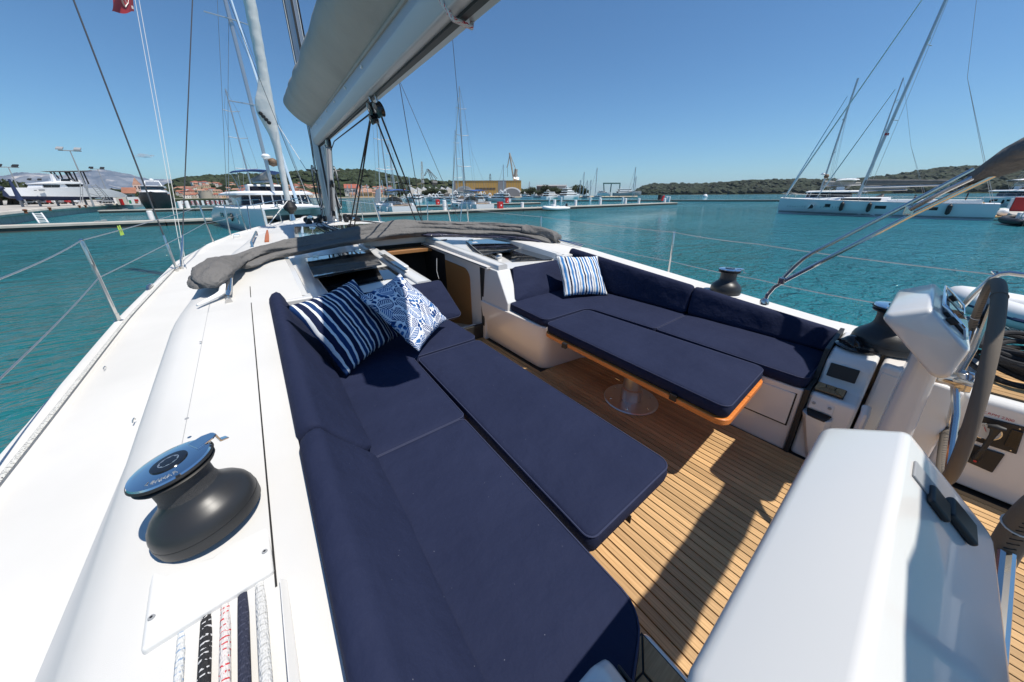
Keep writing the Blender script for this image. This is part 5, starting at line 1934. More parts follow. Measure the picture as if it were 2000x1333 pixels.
# ================================================================== BIMINI
bim = thing('folded_bimini', 'folded grey bimini on stainless bows above the starboard rail', 'bimini', onx(1493, 588, 3.0))
bx = 3.02
low = [onx(*p, bx) for p in ((1493, 590), (1499, 576), (1512, 561), (1536, 547), (1656, 485), (1787, 417), (1948, 340))]
obj('bow_tube', MB().tube(low, .0135, 10), 'steel', bim)
upr = [onx(*p, bx + .02) for p in ((1524, 549), (1546, 527), (1570, 505), (1588, 494), (1773, 400), (1904, 331))]
obj('bow_tube', MB().tube(upr, .0125, 10), 'steel', bim)
midt = [onx(*p, bx - .02) for p in ((1776, 410), (1850, 371), (1925, 336))]
obj('bow_tube', MB().tube(midt, .0125, 10), 'steel', bim)
for p in ((1527, 549), (1776, 411)):
    c = onx(*p, bx)
    obj('clamp', MB().box(c.x - .018, c.x + .018, c.y - .02, c.y + .02, c.z - .025, c.z + .025), 'steel', bim, bev=.006)
obj('foot', MB().lathe([(.03, -.02), (.03, .01), (.016, .03)], low[0], 14), 'steel', bim)
# the rolled cloth spans from one side of the cockpit to the other, above and just behind the camera
axis = [(3.04, -.028, .060, .030), (3.04, -.06, .088, .052), (3.02, -.11, .140, .072), (2.97, -.19, .20, .082), (2.84, -.30, .25, .085), (2.5, -.42, .27, .080), (1.9, -.455, .28, .080), (1.2, -.47, .28, .085), (.5, -.475, .28, .085), (-.15, -.475, .28, .08)]
rings = []
for i in range(61):
    t_ = i / 60 * (len(axis) - 1)
    k = min(int(t_), len(axis) - 2)
    f = t_ - k
    x_, y_, z_, r_ = [lerp(a, b, f) for a, b in zip(axis[k], axis[k + 1])]
    da = Vector(axis[min(k + 2, len(axis) - 1)][:2]) - Vector(axis[k][:2])
    db = Vector(axis[k + 1][:2]) - Vector(axis[max(k - 1, 0)][:2])
    tq = (da.normalized() * f + db.normalized() * (1 - f)).normalized()
    tq = Vector((-tq.y, tq.x))
    ring = []
    for j in range(20):
        a = 2 * PI * j / 20
        rr_ = r_ * (1 + .22 * noise.noise(Vector((x_ * 3.5, math.cos(a) * 1.2, math.sin(a) * 1.2))) + .10 * noise.noise(Vector((x_ * 9, math.cos(a) * 2.2, math.sin(a) * 2.2))))
        ring.append((x_ + tq.x * rr_ * math.cos(a), y_ + tq.y * rr_ * math.cos(a), z_ + rr_ * math.sin(a)))
    rings.append(ring)
obj('rolled_cloth', MB().loft(rings, True, True), 'canvas', bim, smooth=60)

# ================================================================== ROPE COIL on the starboard quarter
coil = thing('rope_coil', 'heap of thick black mooring line on the starboard quarter', 'rope', (3.3, -.5, -.95))
rng = random.Random(5)
for k in range(9):
    cx_, cy_ = 3.22 + rng.uniform(-.03, .03), -.50 + rng.uniform(-.03, .03)
    ra, rb = rng.uniform(.17, .28), rng.uniform(.13, .2)
    ph = rng.uniform(0, 6)
    zz = -.935 + .016 * k
    pts = [(cx_ + ra * math.cos(a), cy_ + rb * math.sin(a), zz + .02 * math.sin(2 * a + ph)) for a in [2 * PI * j / 28 for j in range(28)]]
    obj('loop', MB().tube(pts, .0145, 8, closed=True), 'rope_b', coil)
# vent cowl on the starboard end block
vc = thing('vent_cowl', 'black cowl vent on the white block aft of the starboard seat', 'vent', (2.66, .11, -.87))
obj('cowl_base', MB().lathe([(.092, 0), (.094, .008), (.07, .018), (.05, .02)], (2.675, .10, -.868), 32), 'blackg', vc)
cw = []
for i in range(9):
    t_ = i / 8
    a = PI * t_
    rad = .066 * math.sin(max(.18, a * .92 + .1))
    yy = .165 - .115 * t_
    cw.append([(2.675 + rad * math.cos(q), yy + .02 * math.sin(q), -.858 + max(0, rad * .95 * math.sin(q))) for q in [PI * j / 12 for j in range(13)]])
obj('cowl', MB().loft(cw, False, False), 'blackg', vc, solid=.004, smooth=70)
obj('grille', MB().lathe([(.055, 0), (.05, .012), (.0, .016)], (2.675, .075, -.856), 20), 'black', vc)
# white knob at the very bottom of the picture, the port twin of the starboard grab handle
kn = thing('white_knob', 'rounded white knob at the bottom edge beside the dark seat end', 'knob', (.36, .13, -1.12))
kc = onz(1128, 1337, -1.02)
obj('knob', MB().lathe([(.022, -.1), (.026, -.03), (.028, .0), (.022, .018), (.008, .026)], kc, 20), 'gel', kn, smooth=60)

# ================================================================== SPRAYHOOD folded over the cabin top
hood = thing('folded_sprayhood', 'folded grey sprayhood draped in a long roll across the cabin top', 'sprayhood', (XC, 4.0, -.55))
HP = [(-.335, 2.86, -.55, .075, .05), (-.32, 3.05, -.515, .125, .080), (-.28, 3.32, -.495, .125, .085), (-.19, 3.62, -.505, .075, .055), (-.06, 3.86, -.495, .085, .06), (.15, 3.98, -.485, .09, .085), (.55, 4.15, -.455, .11, .10), (1.0, 4.25, -.425, .13, .12), (1.5, 4.30, -.405, .14, .125), (2.0, 4.22, -.420, .13, .10), (2.4, 4.05, -.445, .12, .09), (2.75, 3.80, -.46, .12, .09), (3.0, 3.52, -.485, .11, .09), (3.14, 3.28, -.53, .09, .085), (3.2, 3.1, -.58, .085, .085)]
def hoodpt(t_):
    t_ *= len(HP) - 1
    k = min(int(t_), len(HP) - 2)
    f = t_ - k
    p0, p1, p2, p3 = HP[max(k - 1, 0)], HP[k], HP[k + 1], HP[min(k + 2, len(HP) - 1)]
    return [0.5 * ((2 * b) + (-a + c) * f + (2 * a - 5 * b + 4 * c - d_) * f * f + (-a + 3 * b - 3 * c + d_) * f ** 3) for a, b, c, d_ in zip(p0, p1, p2, p3)]
def hoodroll(t0, t1, wk, hk, dy, dz, seed, folds, n=110, nr=44):
    rings = []
    for i in range(n + 1):
        t_ = lerp(t0, t1, i / n)
        x_, y_, z_, w_, h_ = hoodpt(t_)
        q = hoodpt(min(1, t_ + .01))
        q0 = hoodpt(max(0, t_ - .01))
        tg = Vector((q[0] - q0[0], q[1] - q0[1], 0)).normalized()
        nn = Vector((tg.y, -tg.x, 0))     # aft side
        ring = []
        e = min(i, n - i) / n
        kk = min(1, .55 + e * 14)
        for j in range(nr):
            a = 2 * PI * j / nr
            ang = a + 1.2 * noise.noise(Vector((t_ * 5, seed, 0)))
            # folds follow the roll: ridges in angle which drift slowly along it
            fold = sum(am * math.sin(fr * ang + ph + dr * noise.noise(Vector((t_ * 6, seed + fr, 1)))) for fr, am, ph, dr in folds)
            lum = .14 * noise.noise(Vector((t_ * 9, math.cos(a) * 1.5, math.sin(a) * 1.5 + seed)))
            rg_ = noise.noise(Vector((t_ * 26 + a * .9, a * 1.3 + t_ * 7, seed * 2)))
            lum += .10 * (1 - 4 * abs(rg_)) if abs(rg_) < .25 else 0
            s_ = (1 + fold + lum) * kk
            ww, hh = w_ * wk * s_, h_ * hk * s_
            p = Vector((x_, y_, z_)) + nn * (ww * math.cos(a) + dy) + Vector((0, 0, hh * math.sin(a) + dz))
            ring.append(tuple(p))
        rings.append(ring)
    return MB().loft(rings, True, True)
obj('cloth_roll', hoodroll(.0, 1.0, .85, .74, 0, 0, 1.0, [(3, .07, 0, 5), (5, .06, 1, 7), (9, .035, 2, 9)]), 'canvas', hood, smooth=70)
obj('cloth_fold', hoodroll(.17, .98, .75, .42, .085, -.045, 4.0, [(2, .10, 1, 6), (5, .07, 0, 8)]), 'canvas', hood, smooth=70)
obj('cloth_fold', hoodroll(.02, .62, .7, .5, -.055, -.02, 7.0, [(2, .12, 2, 6), (4, .08, 0, 8)]), 'canvas', hood, smooth=70)
obj('cloth_fold', hoodroll(.60, .97, .42, .42, .015, .055, 9.0, [(2, .2, 2, 9), (5, .1, 0, 8)]), 'canvas', hood, smooth=70)
obj('window_fold', hoodroll(.60, .93, .62, .32, .12, -.075, 12.0, [(2, .12, 2, 8), (6, .1, 0, 8)]), 'vinyl', hood, smooth=70)
obj('cloth_end', hoodroll(.84, 1.0, 1.05, 1.0, .0, .01, 15.0, [(2, .16, 1, 9), (3, .12, 0, 7), (5, .08, 0, 9)], n=50), 'canvas', hood, smooth=70)
# port hinge bracket
br = [onz(444, 540, -.545), onz(440, 548, -.56), onz(434, 572, -.60), onz(424, 578, -.61), onz(400, 590, -.625), onz(385, 597, -.63)]
obj('side_bracket', MB().tube(br, .016, 8, rs=[.022, .022, .021, .017, .013, .007]), 'white', hood)
obj('strut', MB().tube([onz(448, 540, -.545), onz(446, 572, -.60)], .020, 12), 'chrome', hood)
obj('strut_foot', MB().tube([onz(443, 575, -.628), onz(447, 590, -.64)], .018, 8, rs=[.012, .02]), 'steel', hood)
bs = [Vector((2 * XC - p.x, p.y, p.z)) for p in (onz(446, 548, -.58), onz(443, 578, -.63))]
obj('strut', MB().tube([(3.17, 3.1, -.57), (3.22, 2.9, -.60), (3.25, 2.74, -.625)], .012, 10), 'steel', hood)
obj('strut', MB().tube([(3.20, 3.15, -.57), (3.30, 2.95, -.60), (3.33, 2.78, -.625)], .010, 10), 'steel', hood)
# handrails on the cabin top
hr = thing('hand_rail', 'short steel hand rail on the cabin side ahead of the sprayhood', 'hand rail', (-.1, 4.9, -.55))
a0, a1 = onz(491, 474, -.50), onz(500, 453, -.50)
obj('rail', MB().tube([a0 + Vector((0, 0, -.06)), a0, a1, a1 + Vector((0, 0, -.06))], .014, 8), 'steel', hr)
hr2 = thing('strap', 'orange leather strap lying on the cabin top ahead of the sprayhood', 'strap', onz(522, 460, -.56))
orange = mat('orange leather', (.42, .13, .05), .6)
s0, s1 = onz(521, 472, -.545), onz(522, 450, -.535)
obj('strap_body', MB().tube([s0, s0.lerp(s1, .5), s1], .02, 8, rs=[.026, .024, .012], flat=.5), orange, hr2)
bh = onz(462, 461, -.80)
hb2 = thing('deck_box', 'small white fairlead block on the port side deck', 'fairlead', bh)
obj('block_body', MB().box(bh.x - .05, bh.x + .06, bh.y - .2, bh.y + .2, bh.z - .07, bh.z + .03), 'gel', hb2, bev=.02)

# ================================================================== MAST, BOOM, SAILS
MY = 9.02
mast = thing('mast', 'grey alloy mast of the foreground yacht rising behind the sail cover', 'mast', (XC, MY, -.62))
rings = []
for z_ in (-.66, -.55, 3, 9, 16, 22.5):
    rings.append([(XC + .105 * math.cos(a), MY + .165 * math.sin(a), z_) for a in [2 * PI * j / 20 for j in range(20)]])
obj('spar', MB().loft(rings, True, True), 'alu', mast, smooth=60)
obj('collar', MB().lathe([(.25, -.66), (.24, -.58), (.15, -.56)], (XC, MY, 0), 20), 'steel', mast)
obj('sail_track', MB().box(XC - .02, XC + .02, MY - .19, MY - .15, -.1, 22), 'black', mast)
rng = random.Random(3)
for zz in (6.2, 11.5, 16.8):
    for s in (-1, 1):
        ln = {6.2: 2.35, 11.5: 1.9, 16.8: 1.4}[zz]
        obj('spreader', MB().tube([(XC, MY, zz), (XC + s * ln, MY - .75, zz + .15)], .04, 8, flat=.4), 'alu', mast)
for k in range(9):
    s = -1 if k % 2 else 1
    x_ = XC + s * rng.uniform(.09, .14)
    y_ = MY - rng.uniform(-.05, .2)
    obj('halyard', MB().tube([(x_ + s * rng.uniform(0, .10), y_, -.55), (x_, y_, rng.uniform(.8, 1.4)), (XC + s * .1, y_, 12)], .008, 5), 'rope_b' if k % 3 else 'rope_w', mast)
for s in (-1, 1):
    obj('mast_cleat', MB().tube([(XC + s * .12, MY - .12, .55), (XC + s * .34, MY - .14, .56)], .018, 6), 'black', mast)
    for q in range(5):
        pts = []
        for j in range(18):
            a = 2 * PI * j / 18
            pts.append((XC + s * (.20 + .05 * math.cos(a) + .004 * q), MY - .18 + .03 * math.sin(a * 2 + q), .12 + .42 * math.sin(a) + .03 * q))
        obj('rope_hank', MB().tube(pts, .010, 5, closed=True), 'rope_w' if q % 2 else 'rope_b', mast)
# blocks and organisers round the mast foot
blk = thing('mast_foot_blocks', 'cluster of black turning blocks around the mast foot', 'blocks', (XC, MY, -.6))
for k in range(16):
    a = 2 * PI * k / 16
    r_ = .34 + .08 * (k % 2)
    c = (XC + r_ * math.cos(a) * 1.35, MY + r_ * math.sin(a) * .9 - .15, -.55 + .04 * (k % 3))
    obj('block', MB().lathe([(.02, -.035), (.065, -.028), (.06, 0), (.065, .028), (.02, .035)], c, 12, Matrix.Rotation(PI / 2, 3, 'X') @ Matrix.Rotation(a, 3, 'Y')), 'black' if k % 4 else 'steel', blk)
# lines led aft along the roof
for k, dx in enumerate((-.55, -.47, -.39, .40, .48)):
    tag(obj('control_line', MB().tube([(XC + dx * .5, MY - .35, -.52), (XC + dx, 7.4, zt(7.4) + .045), (XC + dx * 1.3, 4.5, zt(4.6) + .03)], .008, 5), 'rope_b'), 'black control line led aft over the cabin top', 'rope', 'lines led aft from the mast')

BY0, BY1 = 8.78, .98
boom = thing('boom', 'long grey boom pointing back overhead from the mast', 'boom', (XC, BY0, 1.1))
def boomx(y):
    return 1.45 - .074 * (BY0 - y)
def boomz(y):
    return 1.055 - .0427 * (BY0 - y)
sec_b = fillet([(-.075, 0), (.075, 0), (.115, .10), (.118, .30), (.06, .345), (-.06, .345), (-.118, .30), (-.115, .10)], [.02, .02, .04, .03, .02, .02, .03, .04], 3)
rings = []
for k in range(15):
    y = lerp(BY0, BY1, k / 14)
    rings.append([(boomx(y) + a, y, boomz(y) + b) for a, b in sec_b])
obj('spar', MB().loft(rings, True, True), 'alugrey', boom, smooth=25)
obj('track', MB().prism([(boomx(BY0) - .018, BY0 - .05, boomz(BY0) - .012), (boomx(BY0) + .018, BY0 - .05, boomz(BY0) - .012), (boomx(BY1) + .018, BY1 + .05, boomz(BY1) - .012), (boomx(BY1) - .018, BY1 + .05, boomz(BY1) - .012)], (0, 0, .02)), 'black', boom, smooth=None)
obj('end_cap', MB().prism([(boomx(BY1) + a * 1.03, BY1, boomz(BY1) - .004 + b * 1.03) for a, b in sec_b], (0, -.05, 0)), 'white', boom, bev=.01)
obj('gooseneck', MB().tube([(XC, MY - .1, 1.22), (XC, BY0 + .02, 1.22)], .05, 10), 'steel', boom)
RY = 1.52
obj('reef_line', MB().tube([(boomx(RY) + .125, RY + .22, boomz(RY) + .30), (boomx(RY) + .12, RY + .10, boomz(RY) + .09), (boomx(RY) + .05, RY + .02, boomz(RY) - .025), (boomx(RY) - .05, RY, boomz(RY) - .028), (boomx(RY) - .12, RY + .05, boomz(RY) + .08), (boomx(RY) - .125, RY + .18, boomz(RY) + .30)], .011, 8), rope_mat('red flecked reef line', (.62, .6, .58), (.6, .02, .03)), boom)
# sail cover, a fat loose bag on top of the boom
cover = thing('sail_cover', 'pale grey sail cover bag bulging over the boom', 'sail cover', (XC, 6, 1.5))
rings = []
NS = 72
for k in range(NS + 1):
    t_ = k / NS
    y = lerp(8.88, 1.12, t_)
    hgt = lerp(.80, .40, t_ ** .9)
    wid = lerp(.43, .23, t_ ** 1.2)
    ring = []
    for j in range(48):
        a = 2 * PI * j / 48
        # pear shape: gathered where it meets the boom, pinched at the zip along the top
        zz = math.sin(a)
        ww = math.cos(a) * (1 - .30 * max(0, -zz) ** 1.5) * (1 - .12 * max(0, zz) ** 2)
        wr = .014 * noise.noise(Vector((y * 1.6, j * .16, 2))) + .008 * noise.noise(Vector((y * 2.2 + zz * 2.5, j * .35, 5)))
        dg = .006 * math.sin(10 * zz + y * 5 + 3 * noise.noise(Vector((y, zz, 4)))) * max(0, math.cos(t_ * 2.6)) * (1 - abs(zz))
        sag = .008 * math.sin(y * 2.2) * max(0, zz)
        top = .06 if j in (11, 12, 13) else 0
        base = boomz(y) + lerp(.31, .12, t_ ** .8)
        lean = -.06 * (zz + 1)
        x_ = boomx(y) + ww * (wid + wr + dg) + lean
        z_ = base + hgt * .5 * (1 + zz) + (wr if zz > 0 else 0) + top * .5 + sag
        sweep = .16 * (1 - t_) ** 6 * (zz)      # mast end leans up and forward
        ring.append((x_, y + sweep, z_))
    rings.append(ring)
obj('cover_cloth', MB().loft(rings, True, True), 'cover', cover, smooth=80)
hem = MB()
for s in (-1, 1):
    hem.tube([(boomx(y) + s * .122, y, boomz(y) + lerp(.32, .14, k / 20)) for k, y in enumerate([lerp(8.7, 1.15, k / 20) for k in range(21)])], .012, 6)
obj('bolt_rope', hem, 'cover', cover)
obj('white_tab', MB().box(1.30, 1.36, 8.2, 8.35, 2.02, 2.03), 'whitecloth', cover) if False else None
for k in range(7):
    y = 8.2 - k * .85
    obj('lacing_knob', MB().lathe([(.012, 0), (.012, .014)], (boomx(y) - .128, y, boomz(y) + .25 - .018 * k), 8, Matrix.Rotation(PI / 2, 3, 'Y')), 'white', cover)
# kicker strut
kick = thing('rigid_kicker', 'pale tubular kicker strut from the mast foot up to the boom', 'boom strut', (XC, 8.7, -.4))
k0, k1 = Vector((XC, 8.80, -.42)), Vector((boomx(7.15), 7.15, boomz(7.15) - .02))
obj('outer_tube', MB().tube([k0, k0.lerp(k1, .93)], .062, 12), 'alu', kick)
obj('inner_tube', MB().tube([k0.lerp(k1, .9), k1], .04, 12), 'steel', kick)
for e in (.06, .50, .97):
    c = k0.lerp(k1, e)
    obj('sheave', MB().lathe([(.03, -.03), (.085, -.024), (.07, 0), (.085, .024), (.03, .03)], (c.x + .0, c.y - .07, c.z - .02), 14, Matrix.Rotation(PI / 2, 3, 'Y')), 'black', kick)
for dx in (-.04, -.015, .015, .04):
    obj('purchase_line', MB().tube([k0.lerp(k1, .08) + Vector((dx, -.12, 0)), k0.lerp(k1, .5) + Vector((dx, -.12, -.03))], .008, 5), 'rope_w' if dx > 0 else 'rope_b', kick)
# mainsheet
ms = thing('mainsheet', 'black mainsheet falls and blocks hanging from the middle of the boom', 'rope tackle', (1.46, 4.57, 1.1))
def blockm(c, r_, name='block'):
    obj(name, MB().lathe([(r_ * .3, -.03), (r_, -.026), (r_ * .86, 0), (r_, .026), (r_ * .3, .03)], c, 18, Matrix.Rotation(R(70), 3, 'Y')), 'blackg', ms)
    obj('pin', MB().lathe([(r_ * .22, -.034), (r_ * .22, .034)], c, 10, Matrix.Rotation(R(70), 3, 'Y')), 'steel', ms)
b1 = ony(727, 213, 3.32)
b2 = ony(740, 215, 3.20)
blockm(b1, .052)
blockm(b2, .060)
blockm(b1 + Vector((0, 0, -.08)), .04)
for c in (b1, b2):
    obj('shackle', MB().tube([c + Vector((0, 0, .05)), c + Vector((-.01, .02, .12)), c + Vector((0, .02, .17))], .01, 6), 'steel', ms)
for (c, px, d_) in ((b1, (683, 444), 5.35), (b1, (692, 443), 5.35), (b1, (812, 432), 5.3), (b2, (823, 431), 5.3)):
    e = ony(*px, d_)
    e = e + (e - c) * .08
    obj('fall', MB().tube([c, e], .0085, 6), 'rope_b', ms)
fp = [ony(688, 447, 5.9)]
obj('deck_block', MB().lathe([(.03, -.04), (.06, -.02), (.06, .02), (.03, .04)], ony(686, 446, 5.4) + Vector((0, 0, .02)), 14), 'black', ms)
obj('boom_line', MB().tube([(1.44, BY0 - .1, 1.02), (boomx(7), 7.0, boomz(7) - .03), tuple(b1 + Vector((0, 0, .06)))], .008, 5), 'rope_b', ms)
obj('boom_line', MB().tube([(1.50, 8.55, .72), (boomx(6.5) + .02, 6.5, .86), tuple(b2 + Vector((0, 0, .02)))], .008, 5), 'rope_b', ms)

# shrouds and stays ---------------------------------------------------------
def stay(a, b, label, r_=.006, m_='darkwire', cat='shroud', group='rigging wires', screw=True):
    a, b = Vector(a), Vector(b)
    t = thing('shroud', label, cat, a, group)
    obj('wire', MB().tube([a, b], r_, 6), m_, t)
    if screw:
        d = (b - a).normalized()
        obj('turnbuckle', MB().tube([a, a + d * .08, a + d * .34, a + d * .45], .012, 8, rs=[.008, .016, .016, .008]), 'steel', t)
        obj('chainplate', MB().box(a.x - .02, a.x + .02, a.y - .04, a.y + .04, a.z - .06, a.z + .02), 'steel', t, bev=.005)
    return t
cpl = at_gun(339, 518, -1, .10)
vtop = onx(145, 0, -1.06)
stay(cpl + Vector((0, -.06, 0)), vtop + (vtop - cpl) * 1.5, 'thick port cap shroud slanting up to the top left of the picture', .0085)
mt = Vector((XC - .1, MY, 0))
# choose the height on the mast that projects on the right line
def onmastz(px, py):
    best = min([k * .05 for k in range(0, 440)], key=lambda z_: abs((CX + F_PX * Vector((XC, MY, z_)).dot(r2) / Vector((XC, MY, z_)).dot(fw)) - px) + 0)
    return best
def through(a, px, py, y_end):
    """far point of the line from a that passes over this pixel, taken where it reaches y_end"""
    d = ray(px, py)
    # plane through the eye, a and the pixel ray; take the point on the mast line x=XC
    n_ = Vector(a).cross(d)
    # point (XC, MY, z) on that plane
    z_ = -(n_.x * XC + n_.y * MY) / n_.z
    return Vector((XC, MY, z_))
stay(cpl + Vector((.03, .08, 0)), through(cpl + Vector((.03, .08, 0)), 376, 0, MY), 'port diagonal shroud rising almost straight up', .007)
fl = at_gun(347, 500, -1, .12)
stay(cpl + Vector((.06, .02, .0)), through(cpl + Vector((.06, .02, 0)), 262, 20, MY) if False else onx(262, 12, -.85) + (onx(262, 12, -.85) - cpl) * .6, 'left hand one of the two thin white halyards under the red flag', .0035, 'rope_w', 'halyard', 'flag halyards', False)
stay(cpl + Vector((.09, .02, .0)), onx(268, 12, -.82) + (onx(268, 12, -.82) - cpl) * .6, 'right hand one of the two thin white halyards under the red flag', .0035, 'rope_w', 'halyard', 'flag halyards', False)
flag = thing('club_flag', 'red burgee with a white swirl flying at the top left', 'flag', onx(262, 22, -.85))
fc = onx(262, 23, -.85)
fpts = [(262, 23), (259, -34), (214, -34), (221, 8), (214, 24), (217, 27), (240, 26), (253, 23)]
P3 = [onx(px, py, -.85) for px, py in fpts]
fx = (onx(214, 24, -.85) - fc)
fxn = fx.normalized()
fyn = Vector((0, 0, 1))
U = Vector((-.6, .8, 0)).normalized()
def flagpt(u, v):
    # u along the fly, v up the hoist
    base = onx(lerp(262, 258, v), lerp(23, -34, v), -.85)
    tip = onx(lerp(214, 216, v), lerp(27, -30, v), -.85)
    p = base.lerp(tip, u)
    return p + Vector((.03 * math.sin(u * 7 + v * 3) * u, .02 * math.sin(u * 5), 0.012 * math.sin(u * 9 + v * 2)))
mb = MB()
mb.grid(lambda u, v: flagpt(u, v), 18, 14)
redf = mat('red flag cloth', (.36, .012, .02), .8)
n_, l_, p_ = nodes_of(redf)
obj('flag_cloth', mb, redf, flag, smooth=80)
sw = MB()
for (u0, v0, u1, v1, w0, w1) in ((.75, .75, .45, .22, .05, .09), (.45, .22, .30, .35, .09, .05), (.5, .55, .18, .12, .09, .015), (.30, .36, .22, .62, .03, .02)):
    a, b = flagpt(u0, v0), flagpt(u1, v1)
    o_ = Vector((0, -.006, 0))
    d_ = (b - a).normalized().cross(Vector((0, 1, 0))).normalized() * .25
    sw.prism([a + d_ * w0 * .6 + o_, b + d_ * w1 * .6 + o_, b - d_ * w1 * .6 + o_, a - d_ * w0 * .6 + o_], (0, -.003, 0))
obj('flag_emblem', sw, 'whitecloth', flag)
q = flagpt(.13, .13)
obj('flag_label', MB().box(q.x - .02, q.x + .02, q.y - .012, q.y - .006, q.z - .02, q.z + .02), 'whitecloth', flag)

# furled headsail on the forestay
jib = thing('furled_headsail', 'white headsail rolled tightly round the forestay ahead of the mast', 'sail', (XC, 12.6, -.3))
f0 = ony(562, 392, 12.7)
f1 = ony(487, 0, 11.9)
f1 = f0 + (f1 - f0) * 1.0
fe = f0 + (f1 - f0) * 3.0
rings = []
dd = (fe - f0)
side = Vector((1, 0, 0))
N_ = 150
for k in range(N_ + 1):
    t_ = k / N_
    c = f0 + dd * t_
    py_ = CY - F_PX * c.dot(u2) / c.dot(fw)
    r_ = .075 + .055 * min(1, t_ * 3.2)
    bulge = math.exp(-((py_ - 215) / 42) ** 2) * .23
    ring = []
    for j in range(14):
        a = 2 * PI * j / 14
        rr_ = r_ * (1 + .035 * math.sin(a * 1 + t_ * 260) + .015 * noise.noise(Vector((t_ * 60, a, 0))))
        off = -bulge if math.cos(a) < -.2 else 0
        ring.append((c.x + rr_ * math.cos(a) + off * max(0, -math.cos(a)), c.y + rr_ * math.sin(a), c.z))
    rings.append(ring)
obj('rolled_sail', MB().loft(rings, True, True), 'whitecloth', jib, smooth=70)
for k in range(4):
    c = ony(509 + k * 5.5, 222 + k * 6, 12.2)
    obj('clew_ring', MB().lathe([(.035, -.012), (.05, 0), (.035, .012)], c, 10, Matrix.Rotation(PI / 2, 3, 'X')), 'black', jib)
obj('furling_drum', MB().lathe([(.05, .16), (.13, .12), (.17, .02), (.19, -.03), (.16, -.12), (.09, -.17), (.06, -.24)], f0 + Vector((.02, 0, -.17)), 18), 'black', jib)
obj('tack_fitting', MB().tube([f0 + Vector((.02, 0, -.38)), f0 + Vector((.02, .0, -.62))], .06, 8, rs=[.05, .09]), 'steel', jib)
stay(at_gun(570, 440, -1, .3) if False else (.2, 10.6, -.70), (f0.x, f0.y, f0.z + .0), 'white furling line slanting up to the drum at the bow', .012, 'rope_w', 'rope', 'rigging lines at the bow', False)
stay(ony(598, 330, 9.1), ony(470, 0, 12), 'white sheet line from the mast to the headsail clew', .006, 'rope_w', 'rope', 'rigging lines at the bow', False) if False else None
stay(ony(540, 240, 12.2), ony(600, 335, 9.2), 'white headsail sheet led from the clew to the mast', .008, 'rope_w', 'rope', 'rigging lines at the bow', False)
stay(ony(446, 0, 13.0), ony(602, 395, 9.6), 'dark line running from the top of the picture to the mast foot', .006, 'rope_b', 'rope', 'rigging lines at the bow', False)
# starboard shroud pair seen beyond the mainsheet
sp = Vector((2 * XC - cpl.x, cpl.y, cpl.z))
stay(sp, sp + Vector((0, .6, 9)), 'starboard cap shroud', .0075) if False else None
stay(ony(915, 434, 6.9), ony(882, 55, 6.9) + Vector((0, .0, 0)), 'thin dark starboard shroud crossing the far masts', .0055)
stay(ony(825, 432, 6.6), ony(779, 155, 7.6), 'black and white flecked runner between boom and starboard deck', .007, 'rope_b', 'rope', 'rigging lines to starboard', False)
stay(ony(898, 432, 6.7), ony(779, 155, 7.6), 'thin stay from the boom down to the starboard side deck', .005, 'darkwire', 'rope', 'rigging lines to starboard', False)
for (t0_, b0_) in (((726, 388), (741, 440)), ((835, 395), (838, 432)), ((872, 395), (888, 433)), ((903, 393), (902, 432))):
    a = at_gun(*b0_, 1)
    stanchion(a, top_over(a, *t0_), 'thin starboard stanchion seen above the grey sprayhood')
# ================================================================== PONTOONS
def pontoon(name, x0, x1, y0, y1, label, ztop=-2.08, m_='concrete'):
    t = thing(name, label, 'pontoon', (x0, y0, WATER))
    n = max(1, int((x1 - x0) / 12))
    for k in range(n):
        a, b = lerp(x0, x1, k / n), lerp(x0, x1, (k + 1) / n)
        obj('float', MB().box(a + .05, b - .05, y0 + .1, y1 - .1, WATER - .3, ztop - .18), mat('wet concrete', (.07, .065, .055), .7), t, smooth=None)
        obj('deck_slab', MB().box(a + .02, b - .02, y0, y1, ztop - .17, ztop), mat('pale pontoon slab', (.50, .46, .40), .8, var=(1.2, .12)), t, smooth=None)
        for s in (y0 + .25, y1 - .25):
            for e in (.25, .75):
                xx = lerp(a, b, e)
                obj('mooring_cleat', MB().tube([(xx - .18, s, ztop + .1), (xx, s, ztop + .12), (xx + .18, s, ztop + .1)], .05, 5), 'grey', t)
    return t
pontoon('pontoon', -24, 10, 45.7, 47.9, 'concrete pontoon on the left in front of the stone quay')
pontoon('pontoon', 10.05, 92, 44.9, 47.0, 'long concrete pontoon crossing the middle behind the mast')
pontoon('pontoon', -22, 16, 92.0, 94.2, 'narrow pontoon beyond the first, near the striped barrier', m_='concrete')
pontoon('pontoon', 26, 70, 76.0, 78.2, 'short pontoon behind the moored sailing boats')
pA, pB_ = onz(1000, 391.5, -2.1), onz(1548, 391.0, -2.1)
t = thing('pontoon', 'thin far pontoon lined with white bollards reaching to the big yacht', 'pontoon', (pA.x, pA.y, WATER))
d = Vector((pB_.x - pA.x, pB_.y - pA.y, 0))
nn = Vector((-d.y, d.x, 0)).normalized() * 2.4
obj('float', MB().prism([Vector((pA.x, pA.y, WATER - .3)), Vector((pB_.x, pB_.y, WATER - .3)), Vector((pB_.x, pB_.y, WATER - .3)) + nn, Vector((pA.x, pA.y, WATER - .3)) + nn], (0, 0, .68)), 'caulk', t, smooth=None)
e_ = Vector((pA.x, pA.y, WATER + .38))
f_ = Vector((pB_.x, pB_.y, WATER + .38))
obj('deck_slab', MB().prism([e_, f_, f_ + nn, e_ + nn], (0, 0, .16)), 'concrete', t, smooth=None)
